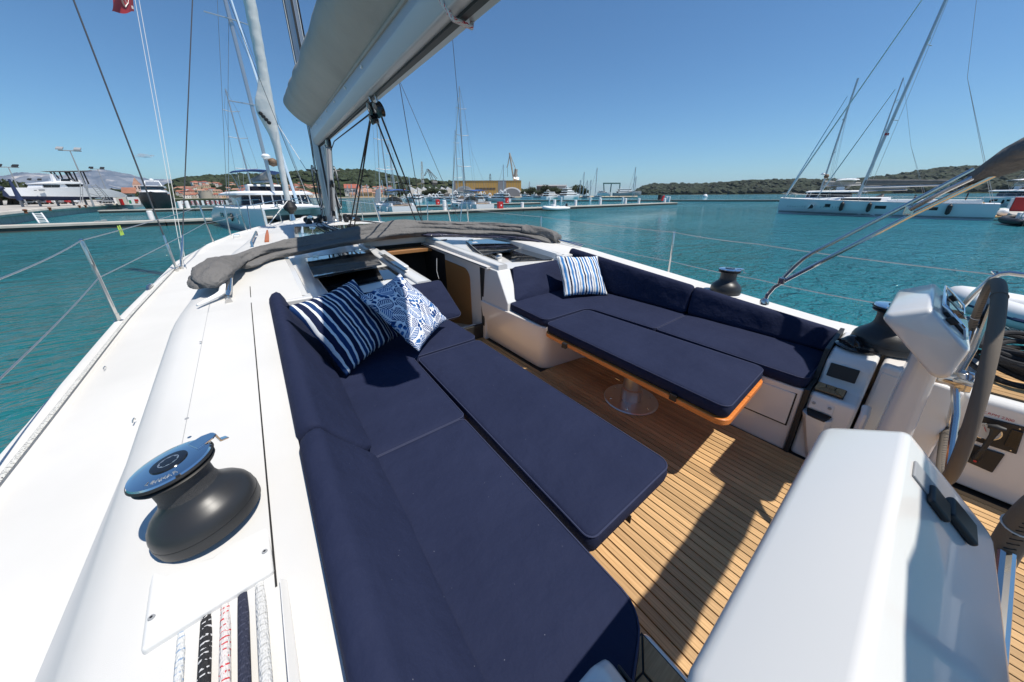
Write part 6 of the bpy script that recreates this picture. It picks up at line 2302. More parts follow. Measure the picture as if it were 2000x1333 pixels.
def pile(px, py_top, base, label='white steel pile standing at the pontoon', r_=.30, m_='white', group='white piles of the pontoons', hgt=None):
    b = Vector(base)
    if hgt is None:
        d = ray(px, py_top)
        hh = d.z * math.hypot(b.x, b.y) / math.hypot(d.x, d.y)
    else:
        hh = b.z + hgt
    t = thing('mooring_pile', label, 'pile', (b.x, b.y, WATER), group)
    obj('pile_tube', MB().lathe([(r_, 0), (r_, hh - WATER), (r_ * .8, hh - WATER + .05)], (b.x, b.y, WATER), 12), m_, t)
for px, pt in ((868, 392), (1020, 396), (1083, 391), (1124, 391.5), (1172, 389), (1221, 388), (1247, 388), (1297, 388)):
    p = onz(px, 405, -2.6)
    d = ray(px, 400)
    p = d * (47.2 / d.y)
    pile(px, pt, (p.x, 47.2, -2.1))
d = ray(291, 412)
p = d * (48.2 / d.y)
pile(291, 413, (p.x, 48.2, -2.1), 'single white pile by the left pontoon', .22)
for px in (350, 364):
    d = ray(px, 395)
    p = d * (94 / d.y)
    pile(px, 394, (p.x, 94, -2.1), 'white pile in front of the lettered barrier', .32)
for px in (1072, 1095, 1152, 1171, 1216, 1302, 1307):
    d = ray(px, 391)
    s_ = onz(px, 391.5, -2.1)
    pile(px, 386 if px < 1290 else 384.5, s_ + nn * .5, 'white pile on the thin far pontoon', .45)
# red service pedestals
def pedestal(px, pyt, pyb, dist_y, label):
    d = ray(px, pyb)
    p = d * (dist_y / d.y)
    dt = ray(px, pyt)
    zt_ = dt.z * dist_y / dt.y
    t = thing('service_pedestal', label, 'pedestal', (p.x, dist_y, -2.1), 'red service pedestals')
    obj('box', MB().box(p.x - .45, p.x + .45, dist_y - .3, dist_y + .3, -2.08, max(zt_, -1.0)), 'red', t, bev=.05)
    obj('panel', MB().box(p.x - .12, p.x + .12, dist_y - .33, dist_y - .3, -1.7, -1.45), 'white', t, bev=.02)
pedestal(977, 395, 408, 46.0, 'red service pedestal with a white panel on the long pontoon')
pedestal(990, 387, 393, 77, 'red pedestal on the short pontoon behind the sailing boats')
pedestal(855, 390, 397, 77, 'small red pedestal at the left of the short pontoon')
t = thing('channel_mark', 'dark and red harbour mark on the end of the far pontoon', 'beacon', onz(1292, 391, -2.1))
c = onz(1291, 391, -2.1) + nn * .5
obj('dark_post', MB().box(c.x - 1.5, c.x - .1, c.y - .6, c.y + .6, -2.1, -.1), 'black', t, bev=.05)
c2 = onz(1294, 393, -2.1)
obj('red_board', MB().prism([(c2.x - .5, c2.y, -2.1), (c2.x + .5, c2.y, -2.1), (c2.x + 1.2, c2.y, -.3), (c2.x + .3, c2.y, -.3)], (0, .3, 0)), 'red', t, smooth=None)
bu = onz(1377, 385.5, WATER)
bt = thing('buoy', 'tiny white buoy floating near the wooded hill', 'buoy', bu)
obj('float', MB().blob((bu.x, bu.y, WATER + .6), 2.2, rnd=0), 'white', bt, smooth=180)
obj('float_mast', MB().tube([(bu.x, bu.y, WATER), (bu.x, bu.y, WATER + 4)], .3, 6), 'grey', bt)

# ================================================================== BOATS
def hull_rings(L, B, fb_b, fb_s, n=16, plumb=.97, tr=.86, k=1.0):
    """bow at +Y; returns rings sheer -> chine -> waterline -> keel of the starboard side mirrored"""
    out = []
    for i in range(n + 1):
        t = i / n
        y = -L / 2 + L * t
        w_ = B / 2 * (tr + (1 - tr) * math.sin(min(1, t / .45) * PI / 2)) if t < .45 else B / 2 * max(.02, (1 - ((t - .45) / .55) ** 2.3))
        z = lerp(fb_s, fb_b, t ** 1.6)
        wl = w_ * lerp(.9, .45, max(0, (t - .4) / .6))
        yb = y - (0 if t < .9 else (t - .9) * L * (1 - plumb) * 3)
        out.append([(w_, y, z), (w_ * .99, y, z * .55), (wl, yb, .0), (wl * .7, yb, -.35), (-wl * .7, yb, -.35), (-wl, yb, 0), (-w_ * .99, y, z * .55), (-w_, y, z)])
    return out
def cabin_mb(L, B, y0, y1, z0, h, taper=.8, n=8):
    rings = []
    for i in range(n + 1):
        t = i / n
        y = lerp(y0, y1, t)
        k = math.sin(min(1, (1 - t) * 2.2) * PI / 2)
        w_ = B * .5 * lerp(.35, .66, min(1, (1 - t) * 1.5))
        hh = h * (.25 + .75 * k)
        rings.append([(w_, y, z0), (w_ * taper, y, z0 + hh * .85), (w_ * .5, y, z0 + hh), (-w_ * .5, y, z0 + hh), (-w_ * taper, y, z0 + hh * .85), (-w_, y, z0)])
    return MB().loft(rings, True, True)
fend = mat('white fender', (.75, .76, .78), .4)
smokeb = mat('dark boat window', (.012, .014, .018), .1)
def sailboat(name, L, B, label, group=None, fbb=1.45, fbs=1.2, mh=None, bimini=True, fenders='white', nf=4, cover='cover', hm='hullw', rake=.015, spray='cover', flagm=None, stripes=False, covered=True):
    t = thing(name, label, 'sailing boat', (0, 0, 0), group)
    rr_ = hull_rings(L, B, fbb, fbs)
    obj('hull', MB().loft(rr_, True, True), hm, t, smooth=40)
    dk = MB()
    rings = [[(r[0][0] * .985, r[0][1], r[0][2] + .03), (0, r[0][1], r[0][2] + .09), (-r[0][0] * .985, r[0][1], r[0][2] + .03)] for r in rr_]
    dk.loft(rings, False, False)
    obj('deck', dk, 'white', t, smooth=60)
    obj('cabin', cabin_mb(L, B, -L * .08, L * .33, fbs + .08, .55), 'white', t, smooth=35)
    for s in (-1, 1):
        hullw_ = not stripes
        obj('cabin_window', MB().prism([(s * B * .31, -L * .05, fbs + .28), (s * B * .305, L * .14, fbs + .30), (s * B * .29, L * .14, fbs + .52), (s * B * .29, -L * .05, fbs + .52)], (s * .05, 0, 0)), smokeb, t, smooth=None)
        if hullw_:
          obj('hull_window', MB().prism([(s * B * .489, -L * .03, fbs * .62), (s * B * .489, L * .05, fbs * .62), (s * B * .489, L * .05, fbs * .82), (s * B * .489, -L * .03, fbs * .82)], (s * .05, 0, 0)), smokeb, t, smooth=None)
        # cockpit coamings
        obj('coaming', MB().box(s * B * .36 - .12, s * B * .36 + .12, -L * .44, -L * .08, fbs, fbs + .38), 'white', t, bev=.05)
    obj('cockpit', MB().box(-B * .27, B * .27, -L * .45, -L * .09, fbs + .10, fbs + .14), 'teak', t, smooth=None)
    for s in (-1, 1):
        pts = [(s * B * .2 + .38 * math.sin(a), -L * .38, fbs + .75 + .38 * math.cos(a)) for a in [2 * PI * k / 16 for k in range(16)]]
        obj('wheel', MB().tube(pts, .03, 5, closed=True), 'black', t)
    mh = mh or L * 1.35
    my = L * .07
    top = (0, my - mh * rake, fbb + mh)
    obj('mast', MB().tube([(0, my, fbs + .6), top], .11, 8, rs=[.11, .08] if not stripes else [.15, .12]), 'alu', t)
    for fz in (.33, .6, .82):
        z_ = fbb + mh * fz
        w_ = B * .36 * (1.1 - fz * .5)
        y_ = my - mh * rake * fz
        obj('spreader', MB().tube([(-w_, y_ - .3, z_ + .1), (0, y_, z_), (w_, y_ - .3, z_ + .1)], .045, 4), 'alu', t)
    for s in (-1, 1):
        obj('shroud', MB().tube([(s * B * .47, my - .4, fbs + .1), (s * B * .36, my - .3 - mh * rake * .33, fbb + mh * .33 + .1), (s * B * .2, my - mh * rake * .82, fbb + mh * .82), top], .018, 4), 'wire', t)
        obj('backstay', MB().tube([(s * B * .38, -L * .48, fbs), (0, -L * .2, fbb + mh * .45), top], .016, 4), 'wire', t)
    obj('furled_jib', MB().tube([(0, L * .47, fbb + .4), (0, L * .47 - (L * .47 - my) * .92 - mh * rake * .9, fbb + mh * .92)], .09, 6, rs=[.10, .05]), 'whitecloth', t)
    obj('boom', MB().tube([(0, my - .15, fbs + 1.75), (0, -L * .30, fbs + 1.85)], .10, 8), 'alu', t)
    if covered:
        rings = []
        for k in range(11):
            q = k / 10
            y = lerp(my - .15, -L * .29, q)
            hh = lerp(.75, .34, q)
            rings.append([(.2 * math.cos(a) * (1 - .3 * q), y, fbs + 1.9 + lerp(0, .1, q) + hh * .5 * (1 + math.sin(a)) + .02 * math.sin(k * 2.2)) for a in [2 * PI * j / 8 for j in range(8)]])
        obj('sail_cover', MB().loft(rings, True, True), cover, t, smooth=60)
    if spray:
        rings = []
        for k in range(6):
            q = k / 5
            y = lerp(-L * .13, -L * .04, q)
            hh = lerp(.95, .15, q ** 1.6)
            rings.append([(B * .33 * math.cos(a), y, fbs + .4 + hh * math.sin(a)) for a in [PI * j / 10 for j in range(11)]])
        obj('sprayhood', MB().loft(rings, False, False), spray, t, smooth=60, solid=.02)
    if bimini:
        rings = []
        for k in range(7):
            q = k / 6
            y = lerp(-L * .43, -L * .16, q)
            rings.append([(B * .36 * lerp(-1, 1, j / 8), y, fbs + 2.1 + .16 * math.sin(PI * j / 8) + .12 * math.sin(PI * q)) for j in range(9)])
        obj('bimini', MB().loft(rings, False, False), 'blue' if bimini is True else bimini, t, smooth=70, solid=.03)
        for s in (-1, 1):
            for yy in (-.41, -.29, -.18):
                obj('bimini_tube', MB().tube([(s * B * .37, -L * .30, fbs + .4), (s * B * .35, L * yy, fbs + 2.1)], .022, 5), 'steel', t)
    for s in (-1, 1):
        for k in range(7):
            y = lerp(-L * .44, L * .42, k / 6)
            q = min(range(len(rr_)), key=lambda i_: abs(rr_[i_][0][1] - y))
            w_, z_ = rr_[q][0][0] * .97, rr_[q][0][2]
            obj('stanchion', MB().tube([(s * w_, rr_[q][0][1], z_), (s * w_, rr_[q][0][1], z_ + .62)], .015, 4), 'steel', t)
        ll = []
        for r in rr_:
            ll.append((s * r[0][0] * .97, r[0][1], r[0][2] + .60))
        obj('lifeline', MB().tube(ll, .009, 4), 'wire', t)
        for k in range(nf):
            y = lerp(-L * .35, L * .28, k / max(1, nf - 1))
            q = min(range(len(rr_)), key=lambda i_: abs(rr_[i_][0][1] - y))
            w_, z_ = rr_[q][0][0], rr_[q][0][2]
            obj('fender', MB().lathe([(.03, .38), (.12, .28), (.13, 0), (.12, -.28), (.03, -.36)], (s * (w_ + .10), rr_[q][0][1], z_ * .58), 10), fend if fenders == 'white' else 'rubber', t)
    if stripes:
        for s in (-1, 1):
            for zf in (.0, 1.0):
                sp_ = []
                for r in rr_[0:]:
                    w0, w1 = r[0][0], r[2][0]
                    q = .10 + .06 * zf
                    sp_.append([(s * (lerp(w1, r[1][0], q / .55) + .015), r[2][1], r[0][2] * q), (s * (lerp(w1, r[1][0], (q + .028) / .55) + .015), r[2][1], r[0][2] * (q + .028))])
                obj('waterline_stripe', MB().loft(sp_, False, False), 'black', t, smooth=None)
    obj('pulpit', MB().tube([(-B * .16, L * .42, fbb + .1), (-B * .15, L * .42, fbb + .62), (0, L * .50, fbb + .70), (B * .15, L * .42, fbb + .62), (B * .16, L * .42, fbb + .1)], .022, 5), 'steel', t)
    return t
def place(t, x_, y_, head):
    """head: bearing of the bow, degrees clockwise from +Y"""
    t.location = (x_, y_, WATER)
    t.rotation_euler = (0, 0, -R(head))
    return t
s1 = sailboat('sailboat', 13.2, 4.3, 'left one of two white sailing boats with blue biminis at the long pontoon', mh=15.5)
place(s1, 17.9, 55.3, 2)
s2 = sailboat('sailboat', 12.8, 4.2, 'white sailing boat with a blue bimini near the red pedestal, stern to the long pontoon', mh=18.5, nf=3)
place(s2, 31.9, 55.0, 1)
s3 = sailboat('sailboat', 11.5, 3.8, 'smaller sailing boat with a tall mast beyond the pair at the pontoon', mh=17.5, bimini=False)
place(s3, 46.5, 84.0, 4)
s4 = sailboat('sailboat', 11, 3.7, 'distant white sailing boat seen between mast and mainsheet', mh=14, bimini=False, nf=4)
place(s4, 31, 92, 25)

# the big yacht on the right -------------------------------------------------
big = sailboat('sailboat', 17.6, 5.0, 'large grey white sailing yacht with black fenders lying across the view on the right', fbb=2.02, fbs=1.52, mh=25, bimini=False, fenders='black', nf=0, cover='canvas', rake=.075, spray=None, stripes=True, hm=mat('pale grey hull', (.60, .66, .70), .3))
place(big, 58.6, 5.6, 0)
for y0, y1 in ():
    obj('hull_window', MB().prism([(-2.475 if y0 < 4 else -2.14, y0, 1.02), (-2.475 if y0 < 4 else -2.02, y1, 1.04), (-2.475 if y0 < 4 else -2.02, y1, 1.36), (-2.475 if y0 < 4 else -2.14, y0, 1.34)], (-.09, 0, 0)), smokeb, None, smooth=None).parent = big
def bigy(px):
    d = ray(px, 405)
    return 56.3 * d.y / d.x - 5.6
def bigw(y, zf):
    r = min(hull_rings(17.6, 5.0, 2.02, 1.52, 64), key=lambda q_: abs(q_[0][1] - y))
    return r[1][0] + .03, r[0][2]
for px0, px1 in ((1609, 1620), (1709, 1731), (1816, 1833)):
    ya, yb = bigy(px1), bigy(px0)
    wa, za = bigw(ya, .6)
    wb, zb = bigw(yb, .6)
    obj('hull_window', MB().prism([(-wa, ya, za * .56), (-wb, yb, zb * .56), (-wb, yb, zb * .76), (-wa, ya, za * .76)], (.08, 0, 0)), smokeb, None, smooth=None).parent = big
for px in (1644, 1698, 1777, 1855):
    ya = bigy(px)
    wa, za = bigw(ya, .6)
    obj('fender', MB().lathe([(.04, .55), (.17, .40), (.19, 0), (.17, -.38), (.04, -.5)], (-wa - .19, ya, za * .62), 12), 'rubber', None).parent = big
    obj('fender_line', MB().tube([(-wa - .19, ya, za * .62 + .5), (-wa + .02, ya, za)], .02, 4), 'rubber', None).parent = big
obj('anchor_ball', MB().blob((-.6, -9.2, .75), .42, rnd=0), 'white', None, smooth=180).parent = big
obj('swim_platform', MB().box(-1.6, 1.6, -10.2, -8.8, .25, .4), 'teak', None, smooth=None).parent = big
for wd_, yy, sz in (('CROATIA', 6.9 - .2, .30), ('YACHTING', 3.6, .30)):
    pass
lt = bpy.data.objects.new('tmp', None)
def hulltext(body, y_, z_, size, col):
    # on the side that faces the camera (-X), reading from bow (left) to stern (right)
    r = hull_rings(17.6, 5.0, 2.02, 1.52, 64)
    for i, ch in enumerate(body):
        if ch == ' ':
            continue
        yy = y_ - i * size * 1.05
        q = min(range(len(r)), key=lambda k_: abs(r[k_][0][1] - yy))
        a, b = r[max(q - 1, 0)], r[min(q + 1, 64)]
        w_ = lerp(r[q][2][0], r[q][1][0], min(1, z_ / (r[q][0][2] * .55))) if z_ < r[q][0][2] * .55 else r[q][1][0]
        tg = Vector((-(a[1][0] - b[1][0]), a[1][1] - b[1][1], 0))
        mm = frame((-w_ - .07, yy, z_), tg, (0, 0, 1))
        o = text('hull_letter', ch, size, mm, col)
        o.parent = big
dk_t = mat('grey lettering', (.12, .15, .2), .5)
hulltext('CREATIVE', 7.6, .98, .27, dk_t)
hulltext('CRUISING', 4.0, .98, .27, dk_t)
mk = MB()
mk.lathe([(.32, -.01), (.32, .03)], (-2.02, 4.95, 1.02), 20, Matrix.Rotation(-PI / 2, 3, 'Y'))
o = obj('hull_emblem', mk, 'white', None)
o.parent = big
mk = MB()
mk.prism([(-2.07, 5.2, .75), (-2.04, 4.75, .8), (-1.98, 4.6, 1.15), (-2.02, 4.95, 1.3)], (-.05, 0, 0))
o = obj('hull_emblem', mk, 'black', None)
o.parent = big
fl_ = obj('small_flag', MB().prism([(-.6, .75, 8.7), (-.6, .42, 8.65), (-.6, .42, 8.9), (-.6, .75, 8.95)], (.02, 0, 0)), 'red', None, smooth=None)
fl_.parent = big

# catamarans ------------------------------------------------------------------
def catamaran(name, label, L=13.5, B=7.2, group=None, bim='blue', mh=19, fb=1.75, dish=True, hm='hullw', star=False, cabin_h=1.25):
    t = thing(name, label, 'catamaran', (0, 0, 0), group)
    hw = B * .30
    for s in (-1, 1):
        rings = []
        n = 18
        for i in range(n + 1):
            q = i / n
            y = -L / 2 + L * q
            w_ = hw / 2 * (1 if q < .55 else max(.07, 1 - ((q - .55) / .45) ** 1.9))
            z = fb * (1 if q > .2 else lerp(.45, 1, (q / .2) ** .7))
            c = s * (B / 2 - hw / 2) + (s * -0.0)
            rings.append([(c - w_, y, z), (c - w_ * 1.02, y, z * .5), (c - w_ * .55, y, 0), (c - w_ * .3, y, -.3), (c + w_ * .3, y, -.3), (c + w_ * .55, y, 0), (c + w_ * 1.02, y, z * .5), (c + w_, y, z)])
        obj('hull', MB().loft(rings, True, True), hm, t, smooth=45)
        for yy in (1.2, -1.8):
            obj('hull_window', MB().prism([(s * (B / 2 + .0), yy, fb * .55), (s * (B / 2 + .0), yy + 1.1, fb * .55), (s * (B / 2 + .0), yy + 1.1, fb * .75), (s * (B / 2 + .0), yy, fb * .75)], (s * .06, 0, 0)), smokeb, t, smooth=None)
        for k in range(4):
            obj('fender', MB().lathe([(.03, .4), (.13, .28), (.14, 0), (.13, -.28), (.03, -.4)], (s * (B / 2 + .12), -L * .35 + k * 2.6, fb * .5), 8), fend if hm == 'hullw' else 'rubber', t) if not star else None
    obj('bridge_deck', MB().prism([(-B / 2 + .2, -L * .36, fb * .62), (B / 2 - .2, -L * .36, fb * .62), (B / 2 - .2, L * .20, fb * .62), (B / 2 - 1.5, L * .26, fb * .62), (-B / 2 + 1.5, L * .26, fb * .62), (-B / 2 + .2, L * .20, fb * .62)], (0, 0, fb * .4)), 'white', t, bev=.05)
    # foredeck sweeping out to the bows and the cross beam with net
    obj('foredeck', MB().prism([(-B * .34, L * .20, fb - .12), (B * .34, L * .20, fb - .12), (B * .18, L * .42, fb - .14), (-B * .18, L * .42, fb - .14)], (0, 0, .16)), 'white', t, bev=.03)
    obj('cross_beam', MB().tube([(-B * .36, L * .47, fb - .05), (0, L * .47, fb + .05), (B * .36, L * .47, fb - .05)], .11, 8), 'alu', t)
    obj('seagull_striker', MB().tube([(-B * .30, L * .47, fb), (0, L * .47, fb + .55), (B * .30, L * .47, fb)], .03, 5), 'steel', t)
    z0 = fb
    def shell(y0, y1, w0, w1, za, zb, nm, m_, inset_=0):
        out = fillet([(-w0, y0), (w0, y0), (w1, y1 * .6), (w1 * .62, y1), (-w1 * .62, y1), (-w1, y1 * .6)], .5, 4)
        r2_ = [(a * .93, b * .95) for a, b in out]
        return obj(nm, MB().loft([[(a, b, za) for a, b in out], [(a, b, zb) for a, b in r2_]], True, True), m_, t, smooth=35)
    shell(-L * .28, L * .22, B * .37, B * .38, z0, z0 + .22, 'cabin_base', 'white')
    shell(-L * .28, L * .205, B * .36, B * .37, z0 + .22, z0 + cabin_h * .82, 'cabin_windows', smokeb)
    for k in range(7):
        xx = lerp(-B * .30, B * .30, k / 6)
        yy = L * .205 if abs(xx) < B * .22 else L * .165
        obj('window_post', MB().tube([(xx, yy + .03, z0 + .2), (xx * .96, yy * .955 + .03, z0 + cabin_h * .84)], .05, 4), 'white', t)
    out = fillet([(-B * .40, -L * .40), (B * .40, -L * .40), (B * .40, L * .12), (B * .24, L * .22), (-B * .24, L * .22), (-B * .40, L * .12)], .6, 4)
    obj('cabin_roof', MB().loft([[(a, b, z0 + cabin_h * .80) for a, b in out], [(a, b, z0 + cabin_h * .92) for a, b in out], [(a * .85, b * .85, z0 + cabin_h * 1.06) for a, b in out]], True, True), 'white', t, smooth=40)
    obj('helm_station', MB().box(-B * .18, B * .18, -L * .18, -L * .10, z0 + cabin_h, z0 + cabin_h + .7), 'white', t, bev=.1)
    obj('windscreen', MB().prism([(-B * .2, -L * .02, z0 + cabin_h * 1.05), (B * .2, -L * .02, z0 + cabin_h * 1.05), (B * .17, -L * .07, z0 + cabin_h * 1.05 + .45), (-B * .17, -L * .07, z0 + cabin_h * 1.05 + .45)], (0, -.04, 0)), smokeb, t, smooth=None)
    if bim:
        rings = []
        for k in range(5):
            y = lerp(-L * .30, -L * .08, k / 4)
            rings.append([(B * .25 * lerp(-1, 1, j / 8), y, z0 + cabin_h + 1.75 + .22 * math.sin(PI * j / 8) + .1 * math.sin(PI * k / 4)) for j in range(9)])
        obj('bimini', MB().loft(rings, False, False), bim, t, smooth=70, solid=.04)
        for s in (-1, 1):
            for yy in (-.28, -.1):
                obj('bimini_tube', MB().tube([(s * B * .22, -L * .19, z0 + cabin_h), (s * B * .24, L * yy, z0 + cabin_h + 1.75)], .025, 5), 'steel', t)
    my = L * .06
    top = (0, my - .4, z0 + cabin_h + mh)
    obj('mast', MB().tube([(0, my, z0 + cabin_h * .95), top], .14, 8), 'alu', t)
    for fz in (.36, .66):
        z_ = z0 + cabin_h + mh * fz
        obj('spreader', MB().tube([(-1.5, my - .4, z_ + .1), (0, my, z_), (1.5, my - .4, z_ + .1)], .05, 5), 'alu', t)
    for s in (-1, 1):
        obj('shroud', MB().tube([(s * B * .44, my - 1.2, fb), (s * 1.5, my - .4, z0 + cabin_h + mh * .36), (s * .1, my - .2, z0 + cabin_h + mh * .66)], .016, 4), 'wire', t)
        obj('shroud', MB().tube([(s * B * .45, my - 1.4, fb), (0, my - .2, z0 + cabin_h + mh * .85)], .016, 4), 'wire', t)
    obj('furled_jib', MB().tube([(0, L * .45, fb + .3), (0, my + .25, z0 + cabin_h + mh * .86)], .10, 6, rs=[.11, .05]), mat('pale blue sail cover', (.50, .62, .74), .7), t)
    obj('boom', MB().tube([(0, my - .2, z0 + cabin_h + .9), (0, -L * .34, z0 + cabin_h + 1.0)], .11, 8), 'alu', t)
    rings = []
    for k in range(9):
        q = k / 8
        y = lerp(my - .2, -L * .33, q)
        hh = lerp(.8, .4, q)
        rings.append([(.22 * math.cos(a), y, z0 + cabin_h + 1.0 + hh * .5 * (1 + math.sin(a))) for a in [2 * PI * j / 8 for j in range(8)]])
    obj('sail_bag', MB().loft(rings, True, True), 'cover', t, smooth=60)
    if dish:
        obj('radar_dome', MB().lathe([(.1, -.2), (.32, -.12), (.34, .05), (.2, .2)], (0, my + .3, z0 + cabin_h + 2.9), 12), 'white', t)
        obj('fender_ball', MB().blob((-.55, my - .2, z0 + cabin_h + 2.5), .42, rnd=.05), mat('brown buoy', (.16, .10, .06), .6), t, smooth=180)
    for s in (-1, 1):
        ll = [(s * B * .48, -L * .3, fb + .6), (s * B * .48, L * .25, fb + .62), (s * B * .40, L * .46, fb + .64)]
        obj('lifeline', MB().tube(ll, .012, 4), 'wire', t)
        for p in ll:
            obj('stanchion', MB().tube([(p[0], p[1], fb), p], .016, 4), 'steel', t)
        for k in range(3):
            obj('stanchion', MB().tube([(s * B * .48, -L * .2 + k * 2.4, fb), (s * B * .48, -L * .2 + k * 2.4, fb + .61)], .016, 4), 'steel', t)
        obj('bow_rail', MB().tube([(s * B * .44, L * .36, fb + .62), (s * B * .36, L * .485, fb + .66), (s * B * .28, L * .36, fb + .62)], .022, 5), 'steel', t)
    return t
cat1 = catamaran('catamaran', 'large white catamaran with a blue bimini lying beyond the port bow', L=14.2, B=7.4, star=True)
place(cat1, 1.6, 38.5, 180 - 12)
cat1.scale = (1, 1, 1)
# starfish emblem and round port on the hull side that shows
em = MB()
for k in range(5):
    a = R(90 + 72 * k)
    c = Vector((3.735, 4.6, 1.0))
    em.prism([c + Vector((0, .32 * math.cos(a), .42 * math.sin(a))), c + Vector((0, .07 * math.cos(a + .6), .09 * math.sin(a + .6))), c, c + Vector((0, .07 * math.cos(a - .6), .09 * math.sin(a - .6)))], (.03, 0, 0))
o = obj('hull_emblem', em, 'grey', None)
o.parent = cat1
o = obj('round_port', MB().lathe([(.34, 0), (.34, .04)], (3.70, 2.2, 1.05), 20, Matrix.Rotation(PI / 2, 3, 'Y')), smokeb, None)
o.parent = cat1
cat2 = catamaran('catamaran', 'white catamaran mostly hidden behind the bow of the big yacht', L=12.5, B=7, bim='white', mh=17.5)
place(cat2, 84, 14.2, -12)
cat3 = sailboat('sailboat', 13.5, 4.3, 'white sailing boat with a dinghy on deck between catamaran and big yacht', mh=17.5, bimini=False, spray='black')
place(cat3, 82, 8.4, -6)
cat4 = catamaran('catamaran', 'white catamaran with black fenders behind the stern of the big yacht', L=13, B=7.4, bim='white', mh=18, hm='white')
place(cat4, 117, -9.5, -120)
# ribs and pontoon at far right
def rib(name, label, L=4.6, B=2.0, tube='white', engine=True, hullc='grey', strp=None):
    t = thing(name, label, 'inflatable boat', (0, 0, 0))
    r_ = B * .13
    w_ = B / 2 - r_
    path = [(-w_, -L * .5, .32), (-w_, -L * .3, .32), (-w_, L * .15, .34), (-w_ * .85, L * .32, .40), (-w_ * .4, L * .45, .48), (0, L * .49, .52), (w_ * .4, L * .45, .48), (w_ * .85, L * .32, .40), (w_, L * .15, .34), (w_, -L * .3, .32), (w_, -L * .5, .32)]
    obj('tube', MB().tube(path, r_, 14, rs=[r_ * .45] + [r_] * 9 + [r_ * .45]), tube, t, smooth=80)
    rings = []
    for k in range(7):
        q = k / 6
        y = lerp(-L * .42, L * .44, q)
        ww = w_ * (1 if q < .5 else 1 - ((q - .5) / .5) ** 2 * .9)
        rings.append([(-ww, y, .32), (-ww * .6, y, .05 + .2 * q * q), (0, y, -.15 + .35 * q * q), (ww * .6, y, .05 + .2 * q * q), (ww, y, .32)])
    obj('rigid_hull', MB().loft(rings, False, False), hullc, t)
    obj('floor', MB().box(-w_, w_, -L * .42, L * .2, .2, .24), 'grey', t, smooth=None)
    obj('seat', MB().box(-.3, .3, -L * .15, L * .02, .24, .75), 'white', t, bev=.05)
    obj('console', MB().box(-.28, .28, L * .05, L * .15, .24, 1.0), 'white', t, bev=.05)
    if engine:
        obj('outboard', MB().loft([[(x_, -L * .5 - y_, z_) for x_, y_ in ((-.16, 0), (.16, 0), (.14, .4), (-.14, .4))] for z_ in (.55, .95, 1.1)], True, True), 'black', t, bev=.05)
        obj('outboard_leg', MB().box(-.06, .06, -L * .5 - .3, -L * .5 - .05, -.3, .6), 'black', t, bev=.02)
        obj('steering_arch', MB().tube([(-w_ * .9, -L * .3, .5), (-w_ * .8, -L * .32, 1.5), (w_ * .8, -L * .32, 1.5), (w_ * .9, -L * .3, .5)], .03, 6), 'steel', t)
    if strp:
        obj('rubbing_strake', MB().tube([(p[0] * 1.0 + (r_ * .98 if p[0] > 0 else -r_ * .98 if p[0] < 0 else 0), p[1] + (r_ if abs(p[0]) < .01 else 0), p[2] - .02) for p in path[1:-1]], .035, 6), strp, t)
    return t
r1 = rib('inflatable_boat', 'white inflatable boat with a black outboard tied to the long pontoon', 6.0, 2.5)
p = onz(1083, 411, WATER)
place(r1, p.x, 43.4, -90 - 5)
r2b = rib('inflatable_boat', 'pale grey inflatable dinghy with a navy stripe beyond the far steering wheel', 4.4, 1.75, tube=mat('pale grey hypalon', (.66, .67, .68), .5), engine=False, hullc='white', strp='antifoul')
r2b.location = (11.5, -2.85, WATER - .02)
r2b.rotation_euler = (0, 0, -R(4))
r2b.scale = (1, 1, 1)
r3 = rib('inflatable_boat', 'black inflatable boat against the pontoon at the right edge', 4.0, 2.0, tube='rubber')
place(r3, 50.5, -4.3, 75)
cushy = None
e0 = onz(1950, 405, -2.1)
t = thing('pontoon', 'concrete pontoon with a red pedestal at the right edge', 'pontoon', (60, -5, WATER))
q0, q1 = onz(1951, 407, -2.1), onz(2002, 431, -2.1)
q2_, q3 = onz(1992, 405, -2.1), onz(2060, 420, -2.1)
obj('deck_slab', MB().prism([(a.x, a.y, -2.26) for a in (q0, q1, q3, q2_)], (0, 0, .16)), 'concrete', t, smooth=None)
obj('float', MB().prism([(a.x + .15, a.y, WATER - .3) for a in (q0, q1, q3, q2_)], (0, 0, .62)), 'caulk', t, smooth=None)
rp0 = onz(1985, 413, -2.1)
t = thing('service_pedestal', 'slanted looking red pedestal on the pontoon at the right edge', 'pedestal', rp0)
obj('box', MB().box(rp0.x - .35, rp0.x + .35, rp0.y - .7, rp0.y + .5, -2.1, -.55), 'red', t, bev=.04)
obj('white_side', MB().box(rp0.x - .3, rp0.x + .3, rp0.y + .52, rp0.y + .75, -2.1, -.7), 'white', t, bev=.03)

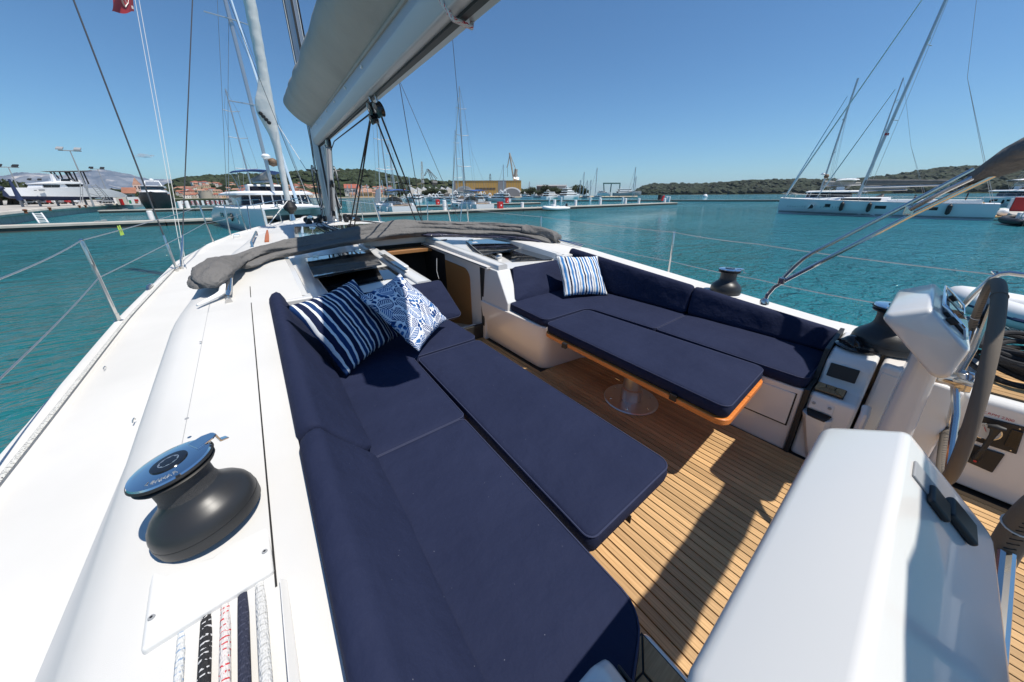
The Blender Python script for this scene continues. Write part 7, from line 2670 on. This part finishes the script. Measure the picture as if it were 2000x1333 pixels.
# motor yachts ----------------------------------------------------------------
def motoryacht(name, L, B, label, fb=1.8, tiers=2, hm='hullw', group=None, cat='motor yacht'):
    t = thing(name, label, cat, (0, 0, 0), group)
    rr_ = hull_rings(L, B, fb * 1.5, fb, 12, tr=.9)
    obj('hull', MB().loft(rr_, True, True), hm, t, smooth=40)
    rings = [[(r[0][0] * .98, r[0][1], r[0][2] + .02), (0, r[0][1], r[0][2] + .05), (-r[0][0] * .98, r[0][1], r[0][2] + .02)] for r in rr_]
    obj('deck', MB().loft(rings, False, False), 'white', t)
    z0 = fb
    y0, y1, w_ = -L * .36, L * .22, B * .40
    for k in range(tiers):
        h_ = 1.15 * (L / 14) ** .5
        obj('window_band', MB().prism([(-w_, y0, z0), (w_, y0, z0), (w_, y1 - .8, z0), (w_ * .55, y1 + .4, z0), (-w_ * .55, y1 + .4, z0), (-w_, y1 - .8, z0)], (0, -.2, h_)), smokeb, t, smooth=None)
        obj('superstructure', MB().prism([(-w_ * 1.04, y0 - 1, z0 + h_ * .72), (w_ * 1.04, y0 - 1, z0 + h_ * .72), (w_ * 1.02, y1 - 1, z0 + h_ * .72), (w_ * .5, y1 + .2, z0 + h_ * .72), (-w_ * .5, y1 + .2, z0 + h_ * .72), (-w_ * 1.02, y1 - 1, z0 + h_ * .72)], (0, -.15, h_ * .36)), 'white', t, bev=.06)
        obj('superstructure_side', MB().prism([(-w_ * 1.02, y0, z0), (w_ * 1.02, y0, z0), (w_ * 1.02, y1 - .4, z0), (w_ * .56, y1 + .6, z0), (-w_ * .56, y1 + .6, z0), (-w_ * 1.02, y1 - .4, z0)], (0, 0, h_ * .34)), 'white', t, bev=.04)
        z0 += h_ * 1.05
        y0 += L * .04
        y1 -= L * .12
        w_ *= .86
    obj('radar_arch', MB().tube([(-w_ * .9, y0 + 1, z0), (-w_ * .7, y0 + .5, z0 + 1.1), (w_ * .7, y0 + .5, z0 + 1.1), (w_ * .9, y0 + 1, z0)], .12, 6), 'white', t)
    obj('radar_dome', MB().lathe([(.1, 0), (.4, .1), (.4, .35), (.1, .5)], (0, y0 + .5, z0 + 1.15), 10), 'white', t)
    obj('rail', MB().tube([(r[0][0] * .95, r[0][1], r[0][2] + .7) for r in rr_[6:]] + [(-r[0][0] * .95, r[0][1], r[0][2] + .7) for r in rr_[6:][::-1]], .03, 4), 'steel', t)
    return t
# the long white and blue motor yacht standing ashore
my_ = thing('motor_yacht', 'long white motor yacht with a blue bottom propped up ashore on the left', 'motor yacht', (0, 0, 0))
A_ = ond(26, 366, 104)
B2 = ond(252, 384, 112)
ux = Vector((B2.x - A_.x, B2.y - A_.y, 0))
Ly = ux.length
ux.normalize()
vx = Vector((-ux.y, ux.x, 0))
if vx.y < 0:
    vx = -vx
def mp_(px, py, off=0.0):
    """a place on the near side of that yacht: plane through A_ along ux"""
    d = ray(px, py)
    n_ = vx
    p0 = Vector((A_.x, A_.y, 0))
    return d * (n_.dot(p0) / n_.dot(d)) + vx * off
def mprism(name, pts, o0, o1, m_, **kw):
    return obj(name, MB().prism([mp_(*p, o0) for p in pts], vx * (o1 - o0)), m_, my_, **kw)
st_ = [(27, 366.5, 367.5, 367.8, .05), (31, 366.6, 374, 374.5, .35), (36, 366.7, 383, 384.2, .8), (48, 366.8, 383.4, 387.8, 1.4), (80, 367.0, 383.8, 390, 2.1), (120, 367.3, 384.2, 391.5, 2.4), (160, 367.7, 384.6, 391.5, 2.45), (186, 368, 384.9, 387.5, 2.45), (215, 370, 385.4, 386.0, 2.4), (238, 376, 385.8, 386.2, 2.35), (250, 381.5, 385.4, 385.6, 2.3)]
up_r, lo_r = [], []
for px, yt, yc, yk, wv_ in st_:
    up_r.append([mp_(px, yt, 2.6 - wv_), mp_(px, yc, 2.6 - wv_ * .93), mp_(px, yc, 2.6 - wv_ * .93) + vx * wv_ * 1.86, mp_(px, yt, 2.6 - wv_) + vx * wv_ * 2])
    lo_r.append([mp_(px, yc, 2.6 - wv_ * .93), mp_(px, yk, 2.6 - wv_ * .5), mp_(px, yk, 2.6 - wv_ * .5) + vx * wv_, mp_(px, yc, 2.6 - wv_ * .93) + vx * wv_ * 1.86])
obj('topsides', MB().loft(up_r, True, True), 'hullw', my_, smooth=40)
obj('bottom', MB().loft(lo_r, True, True), 'antifoul', my_, smooth=40)
mprism('cabin_base', [(88, 367), (92, 360.5), (127, 357), (150, 357), (172, 366), (172, 368)], .9, 4.2, 'white', bev=.1)
mprism('cabin_window', [(91, 361.5), (107, 361.5), (107, 366.3), (93, 366.3)], .82, .95, smokeb)
mprism('cabin_window', [(108, 361.5), (124, 361.5), (124, 366.3), (108, 366.3)], .82, .95, smokeb)
mprism('cabin_window', [(134, 360), (150, 357.5), (170, 361), (168, 365.5), (140, 365.5)], .82, .95, smokeb)
mprism('roof', [(86, 359), (127, 354.5), (160, 355.5), (172, 359.5), (150, 360)], .6, 4.5, 'white', bev=.08)
mprism('flybridge', [(128, 355), (128, 349), (134, 349), (165, 351), (170, 356)], 1.2, 4.0, 'white', bev=.1)
mprism('fly_window', [(129, 354), (129, 350), (146, 350), (146, 354)], 1.1, 1.2, smokeb)
mprism('mast_tower', [(122, 355), (118, 340), (127, 340), (128, 355)], 2.0, 2.6, 'white', bev=.05)
mprism('hardtop', [(116, 334.3), (184, 333.2), (186, 334.5), (170, 336), (130, 336)], .6, 4.6, mat('dark hardtop', (.10, .085, .085), .6), bev=.05)
for a, b in (((134, 336), (146, 352)), ((140, 336), (156, 356)), ((151, 336), (160, 356)), ((164, 336), (174, 360)), ((170, 336), (181, 360))):
    for off in (.9, 4.2):
        obj('hardtop_post', MB().tube([mp_(*a, off), mp_(*b, off)], .12, 5), 'black', my_)
mprism('hull_window', [(68, 371.5), (73, 371.5), (72.5, 372.8), (68.5, 372.8)], .1, .25, smokeb)
mprism('hull_window', [(77, 370), (88, 370), (89, 373.5), (79, 373.5)], .1, .25, 'grey')
for px in (60, 95, 130, 160, 185):
    c = mp_(px, 388, 2.6)
    obj('prop', MB().tube([(c.x, c.y, WATER + 1.1), (c.x, c.y, mp_(px, 384, 0).z - .1)], .18, 5), 'grey', my_)
# access stairs and scaffold beside it
sca = thing('scaffold_stairs', 'grey scaffold stairs leaning against the motor yacht ashore', 'scaffold', mp_(150, 394, -1.5))
for (a, b) in (((144, 358), (145, 397)), ((149, 366), (149, 397)), ((144, 365), (158, 365)), ((158, 358), (160, 380)), ((144, 380), (150, 380)), ((165, 362), (195, 398)), ((174, 360), (204, 396)), ((182, 366), (212, 398)), ((195, 380), (186, 398)), ((160, 378), (182, 384))):
    obj('scaffold_tube', MB().tube([mp_(*a, -1.5), mp_(*b, -1.5)], .06, 5), 'grey', sca)
for k in range(9):
    f = k / 9
    a = mp_(lerp(165, 195, f), lerp(364, 398, f), -1.5)
    b = mp_(lerp(174, 204, f), lerp(362, 396, f), -1.5)
    obj('tread', MB().tube([a, b], .045, 5), 'grey', sca)
sg = thing('fire_cabinet', 'red cabinet leaning on the quay right of the motor yacht', 'cabinet', mp_(207, 398, -4))
obj('cabinet_body', MB().prism([mp_(203, 389, -4), mp_(207, 389, -4), mp_(212, 400.5, -4), mp_(208, 401, -4)], vx * .5), 'red', sg, smooth=None)
tr1 = thing('crane_arm', 'blue crane jib over the boatyard at the left edge', 'crane', ond(30, 390, 80))
obj('jib', MB().tube([ond(17, 350, 80), ond(40, 392, 80)], .5, 6, rs=[.10, .28]), 'antifoul', tr1)
obj('jib', MB().tube([ond(-6, 372, 80), ond(6, 366, 80)], .25, 6), 'antifoul', tr1)
# parked cars under the trees of the yard
def car(col):
    t = thing('parked_car', 'small parked car under the trees of the boatyard', 'car', (0, 0, 0), 'cars parked in the boatyard')
    obj('body', MB().loft([[(x_, y_, .3) for x_, y_ in ((-.85, -2.1), (.85, -2.1), (.85, 2.1), (-.85, 2.1))], [(x_, y_, .85) for x_, y_ in ((-.85, -2.1), (.85, -2.1), (.85, 2.1), (-.85, 2.1))]], True, True), col, t, bev=.15)
    obj('cabin', MB().loft([[(x_, y_, .85) for x_, y_ in ((-.8, -1.5), (.8, -1.5), (.8, 1.1), (-.8, 1.1))], [(x_, y_, 1.4) for x_, y_ in ((-.65, -1.1), (.65, -1.1), (.65, .5), (-.65, .5))]], True, True), smokeb, t, bev=.08)
    for sx in (-.8, .8):
        for sy in (-1.3, 1.3):
            obj('wheel', MB().lathe([(.3, -.1), (.3, .1)], (sx, sy, .3), 12, Matrix.Rotation(PI / 2, 3, 'Y')), 'rubber', t)
    return t
cc = [car(mat('car paint %s' % n_, c_, .3, coat=.5)) for n_, c_ in (('white', (.7, .7, .7)), ('grey', (.25, .26, .28)), ('red', (.4, .03, .03)))]
rng = random.Random(4)
for k, px in enumerate((60, 70, 80, 92, 105, 118, 130, 212, 222)):
    p = ond(px, 392, 150)
    o = cc[k] if k < 3 else copy_tree(cc[k % 3])
    o.location = (p.x, p.y, WATER + 1.15)
    o.rotation_euler = (0, 0, rng.uniform(-.2, .2) + 1.3)
    o['label'] = 'small %s car parked under the trees of the boatyard' % ('white', 'grey', 'red')[k % 3]
# bits of the yard between quay and black yacht
sh_ = mat('pale tarpaulin', (.62, .60, .54), .8)
for k, (px0, px1, pt, dist, m_, lab, rf) in enumerate(((216, 240, 376, 122, 'white', 'low white container at the root of the quay', None), (222, 243, 379, 116, sh_, 'cream covered boat beside the white container', None), (241, 262, 378, 118, WALL[0], 'small white kiosk under an orange roof', ROOF[0]), (247, 270, 385, 112, 'white', 'white board with green and red lettering on the quay', None))):
    t, A, u, wv, h = bld(('container', 'covered_boat', 'kiosk', 'notice_board')[k], px0, px1, pt, dist, 4 if k < 3 else .3, WATER + 1.1, m_, lab, ('container', 'boat', 'kiosk', 'sign')[k])
    if rf:
        H_ = Vector((0, 0, h - WATER - 1.1))
        obj('roof', MB().prism([A - u * .2 - wv * .8 + H_, A - u * .2 + wv * 5 + H_, A + wv * 2 - u * .0 + H_ + Vector((0, 0, 1.3))], u * 1.4), rf, t, smooth=None)
        fq(t, 'window', A, u, wv, h, WATER + 1.1, .3, .7, .35, .8, .05, shut)
    if k == 3:
        fq(t, 'green_patch', A, u, wv, h, WATER + 1.1, .05, .25, .2, .6, .04, mat('green print', (.02, .22, .10), .6))
        fq(t, 'red_patch', A, u, wv, h, WATER + 1.1, .55, .9, .45, .7, .04, 'red')
        fq(t, 'orange_patch', A, u, wv, h, WATER + 1.1, .55, .8, .2, .4, .04, orange)
# black hulled motor yacht
bk = motoryacht('motor_yacht', 15, 5.2, 'motor yacht with a black hull and white upperworks moored by the quay', fb=2.5, tiers=2, hm='black')
p = onz(312, 405, WATER)
place(bk, p.x * .78, p.y * .78, 175)
# breakwater with the letters
t = thing('lettered_barrier', 'floating barrier of white and dark panels with red letters', 'barrier', onz(400, 403, WATER))
P0, P1 = ond(355, 402, 118), ond(470, 401, 118)
dv_ = (P1 - P0)
dv_.z = 0
nbl = 24
letters = 'U SEL GENT U SEL GENT U '
for k in range(nbl):
    a = P0 + dv_ * (k / nbl)
    b = P0 + dv_ * ((k + .94) / nbl)
    z0, z1 = -1.95, -.75
    n_ = Vector((-dv_.y, dv_.x, 0)).normalized()
    if n_.dot(P0) < 0:
        n_ = -n_
    obj('panel', MB().prism([Vector((a.x, a.y, z0)), Vector((b.x, b.y, z0)), Vector((b.x, b.y, z1)), Vector((a.x, a.y, z1))], n_ * .4), 'white' if k % 2 == 0 else mat('dark barrier panel', (.05, .045, .04), .7), t, smooth=None)
seq = 'IUSELEBENT'
for k in range(nbl // 2):
    a = P0 + dv_ * ((2 * k + .47) / nbl) - n_ * .03
    ch = 'USEL GENT   '[k % 12]
    if ch != ' ':
        text('letter', ch, 1.15, frame((a.x, a.y, -1.35), dv_, (0, 0, 1)), 'red', t)
obj('float', MB().prism([Vector((P0.x, P0.y, WATER - .2)), Vector((P1.x, P1.y, WATER - .2)), Vector((P1.x, P1.y, WATER - .2)) + n_ * 1.5, Vector((P0.x, P0.y, WATER - .2)) + n_ * 1.5], (0, 0, .65)), mat('green float', (.02, .10, .09), .6), t, smooth=None)
# moored fleets in the middle distance
pr_ = [motoryacht('motorboat', 8, 2.8, 'small white motorboat in the crowded marina behind the pontoons', fb=1.0, tiers=1, group='motorboats of the far marina', cat='motorboat'),
       motoryacht('motorboat', 11, 3.6, 'small white motorboat in the crowded marina behind the pontoons', fb=1.2, tiers=2, group='motorboats of the far marina', cat='motorboat'),
       motoryacht('motorboat', 10, 3.3, 'small white motorboat in the crowded marina behind the pontoons', fb=1.1, tiers=1, hm='grey', group='motorboats of the far marina', cat='motorboat')]
rng = random.Random(21)
spots = []
for k in range(46):
    px = rng.choice([rng.uniform(865, 1010), rng.uniform(865, 985), rng.uniform(1010, 1180), rng.uniform(780, 860)])
    dist = rng.uniform(150, 230) if px < 1010 else rng.uniform(250, 330)
    spots.append((px, dist))
for k, (px, dist) in enumerate(spots):
    o = pr_[k] if k < 3 else copy_tree(pr_[k % 3])
    p = ond(px, 388, dist)
    o.location = (p.x, p.y, WATER)
    o.rotation_euler = (0, 0, rng.choice([0, PI]) + rng.uniform(-.3, .3))
tag(pr_[0], 'small white motorboat in the crowded marina behind the pontoons', 'motorboat', 'motorboats of the far marina')
m1 = motoryacht('motor_yacht', 20, 5.4, 'white two deck motor yacht moored in front of the dark workshop', fb=1.8, tiers=2)
p = ond(1078, 388, 250)
place(m1, p.x, p.y, 80)
m2 = motoryacht('motor_yacht', 25, 6.2, 'larger white motor yacht right of the two deck one, under the trees', fb=2.2, tiers=3)
p = ond(1114, 388, 255)
place(m2, p.x, p.y, 80)
m3 = motoryacht('motor_yacht', 26, 6.2, 'long pale grey yacht standing ashore right of the travel lift', fb=2.4, tiers=2, hm='grey')
p = ond(1225, 382, 330)
m3.location = (p.x, p.y, WATER + 1.8)
m3.rotation_euler = (0, 0, -R(125))
m4 = motoryacht('motor_yacht', 13, 4.5, 'white boat in the slings left of the travel lift', fb=2.0, tiers=2)
p = ond(1178, 382, 330)
m4.location = (p.x, p.y, WATER + 1.8)
m4.rotation_euler = (0, 0, -R(150))
m5 = motoryacht('motor_yacht', 18, 4.8, 'low sleek motor cruiser moored under the white saw tooth hall', fb=1.4, tiers=1)
p = ond(832, 388, 300)
place(m5, p.x, p.y, 100)
m6 = motoryacht('motor_yacht', 15, 4.4, 'low motor cruiser left of the sleek one under the hall', fb=1.3, tiers=1)
p = ond(800, 388, 290)
place(m6, p.x, p.y, 95)
# bare masts over the marina
def far_mast(px, pyt, dist, label, lean=0):
    a = ond(px, 386, dist)
    top_ = ond(px, pyt, dist)
    # stand it upright over the foot
    sl = (1000 - px) / (2320 - 386)
    t = thing('yacht_mast', label, 'mast', (a.x, a.y, WATER + 1), 'bare masts over the far marina')
    h_ = ond(px - sl * 0, pyt, dist).z
    obj('spar', MB().tube([(a.x, a.y, WATER + 1), (a.x, a.y, h_)], dist * .0011, 5), 'alu', t)
    obj('spreader', MB().tube([(a.x - 1.4, a.y, lerp(WATER, h_, .6)), (a.x + 1.4, a.y, lerp(WATER, h_, .6))], dist * .0005, 4), 'alu', t)
    obj('stay', MB().tube([(a.x - 4, a.y + 3, WATER + 1), (a.x, a.y, h_)], dist * .0004, 4), 'wire', t)
for px, pyt, dist in ((1138, 337, 300), (1162, 328, 280), (1152, 352, 330), (1145, 353, 330), (1235, 327, 300), (1132, 352, 330), (1238, 345, 330), (984, 322, 190), (1034, 355, 400), (803, 345, 260), (750, 352, 280), (690, 360, 560), (700, 362, 560), (710, 362, 560), (720, 360, 560), (682, 362, 560)):
    far_mast(px, pyt, dist, 'bare mast standing over the crowded far marina')
t = thing('sailing_dinghy_sails', 'grey sail hanging behind the left one of the two moored boats', 'sail', (24, 62, -2))
a = ond(732, 400, 70)
tp = ond(741, 366, 70)
obj('sail_cloth', MB().prism([a, ond(745, 398, 70), ond(741, 368, 70), ond(734, 372, 70)], (0, .15, 0)), mat('grey sail cloth', (.30, .32, .36), .8), t, smooth=None)
# lattice mast of the second boat seen behind the catamaran
sb2 = sailboat('sailboat', 12, 3.9, 'sailing boat behind the catamaran of which only mast and stays show', mh=15.5, bimini=False, nf=0)
place(sb2, .5, 66, 0)

# ------------------------------------------------------------------ haze
hz = bpy.data.materials.new('sea haze')
hz.use_nodes = True
hz.node_tree.nodes.remove(hz.node_tree.nodes['Principled BSDF'])
v_ = hz.node_tree.nodes.new('ShaderNodeVolumePrincipled')
v_.inputs['Color'].default_value = (.72, .85, 1.0, 1)
v_.inputs['Density'].default_value = HAZE
v_.inputs['Anisotropy'].default_value = .2
hz.node_tree.links.new(v_.outputs[0], [n_ for n_ in hz.node_tree.nodes if n_.type == 'OUTPUT_MATERIAL'][0].inputs['Volume'])
if HAZE > 0:
    hb_ = MB().box(-43000, 43000, -43000, 43000, WATER - 1.5, 1150)
    obj('haze', hb_, hz, kind='stuff', smooth=None)
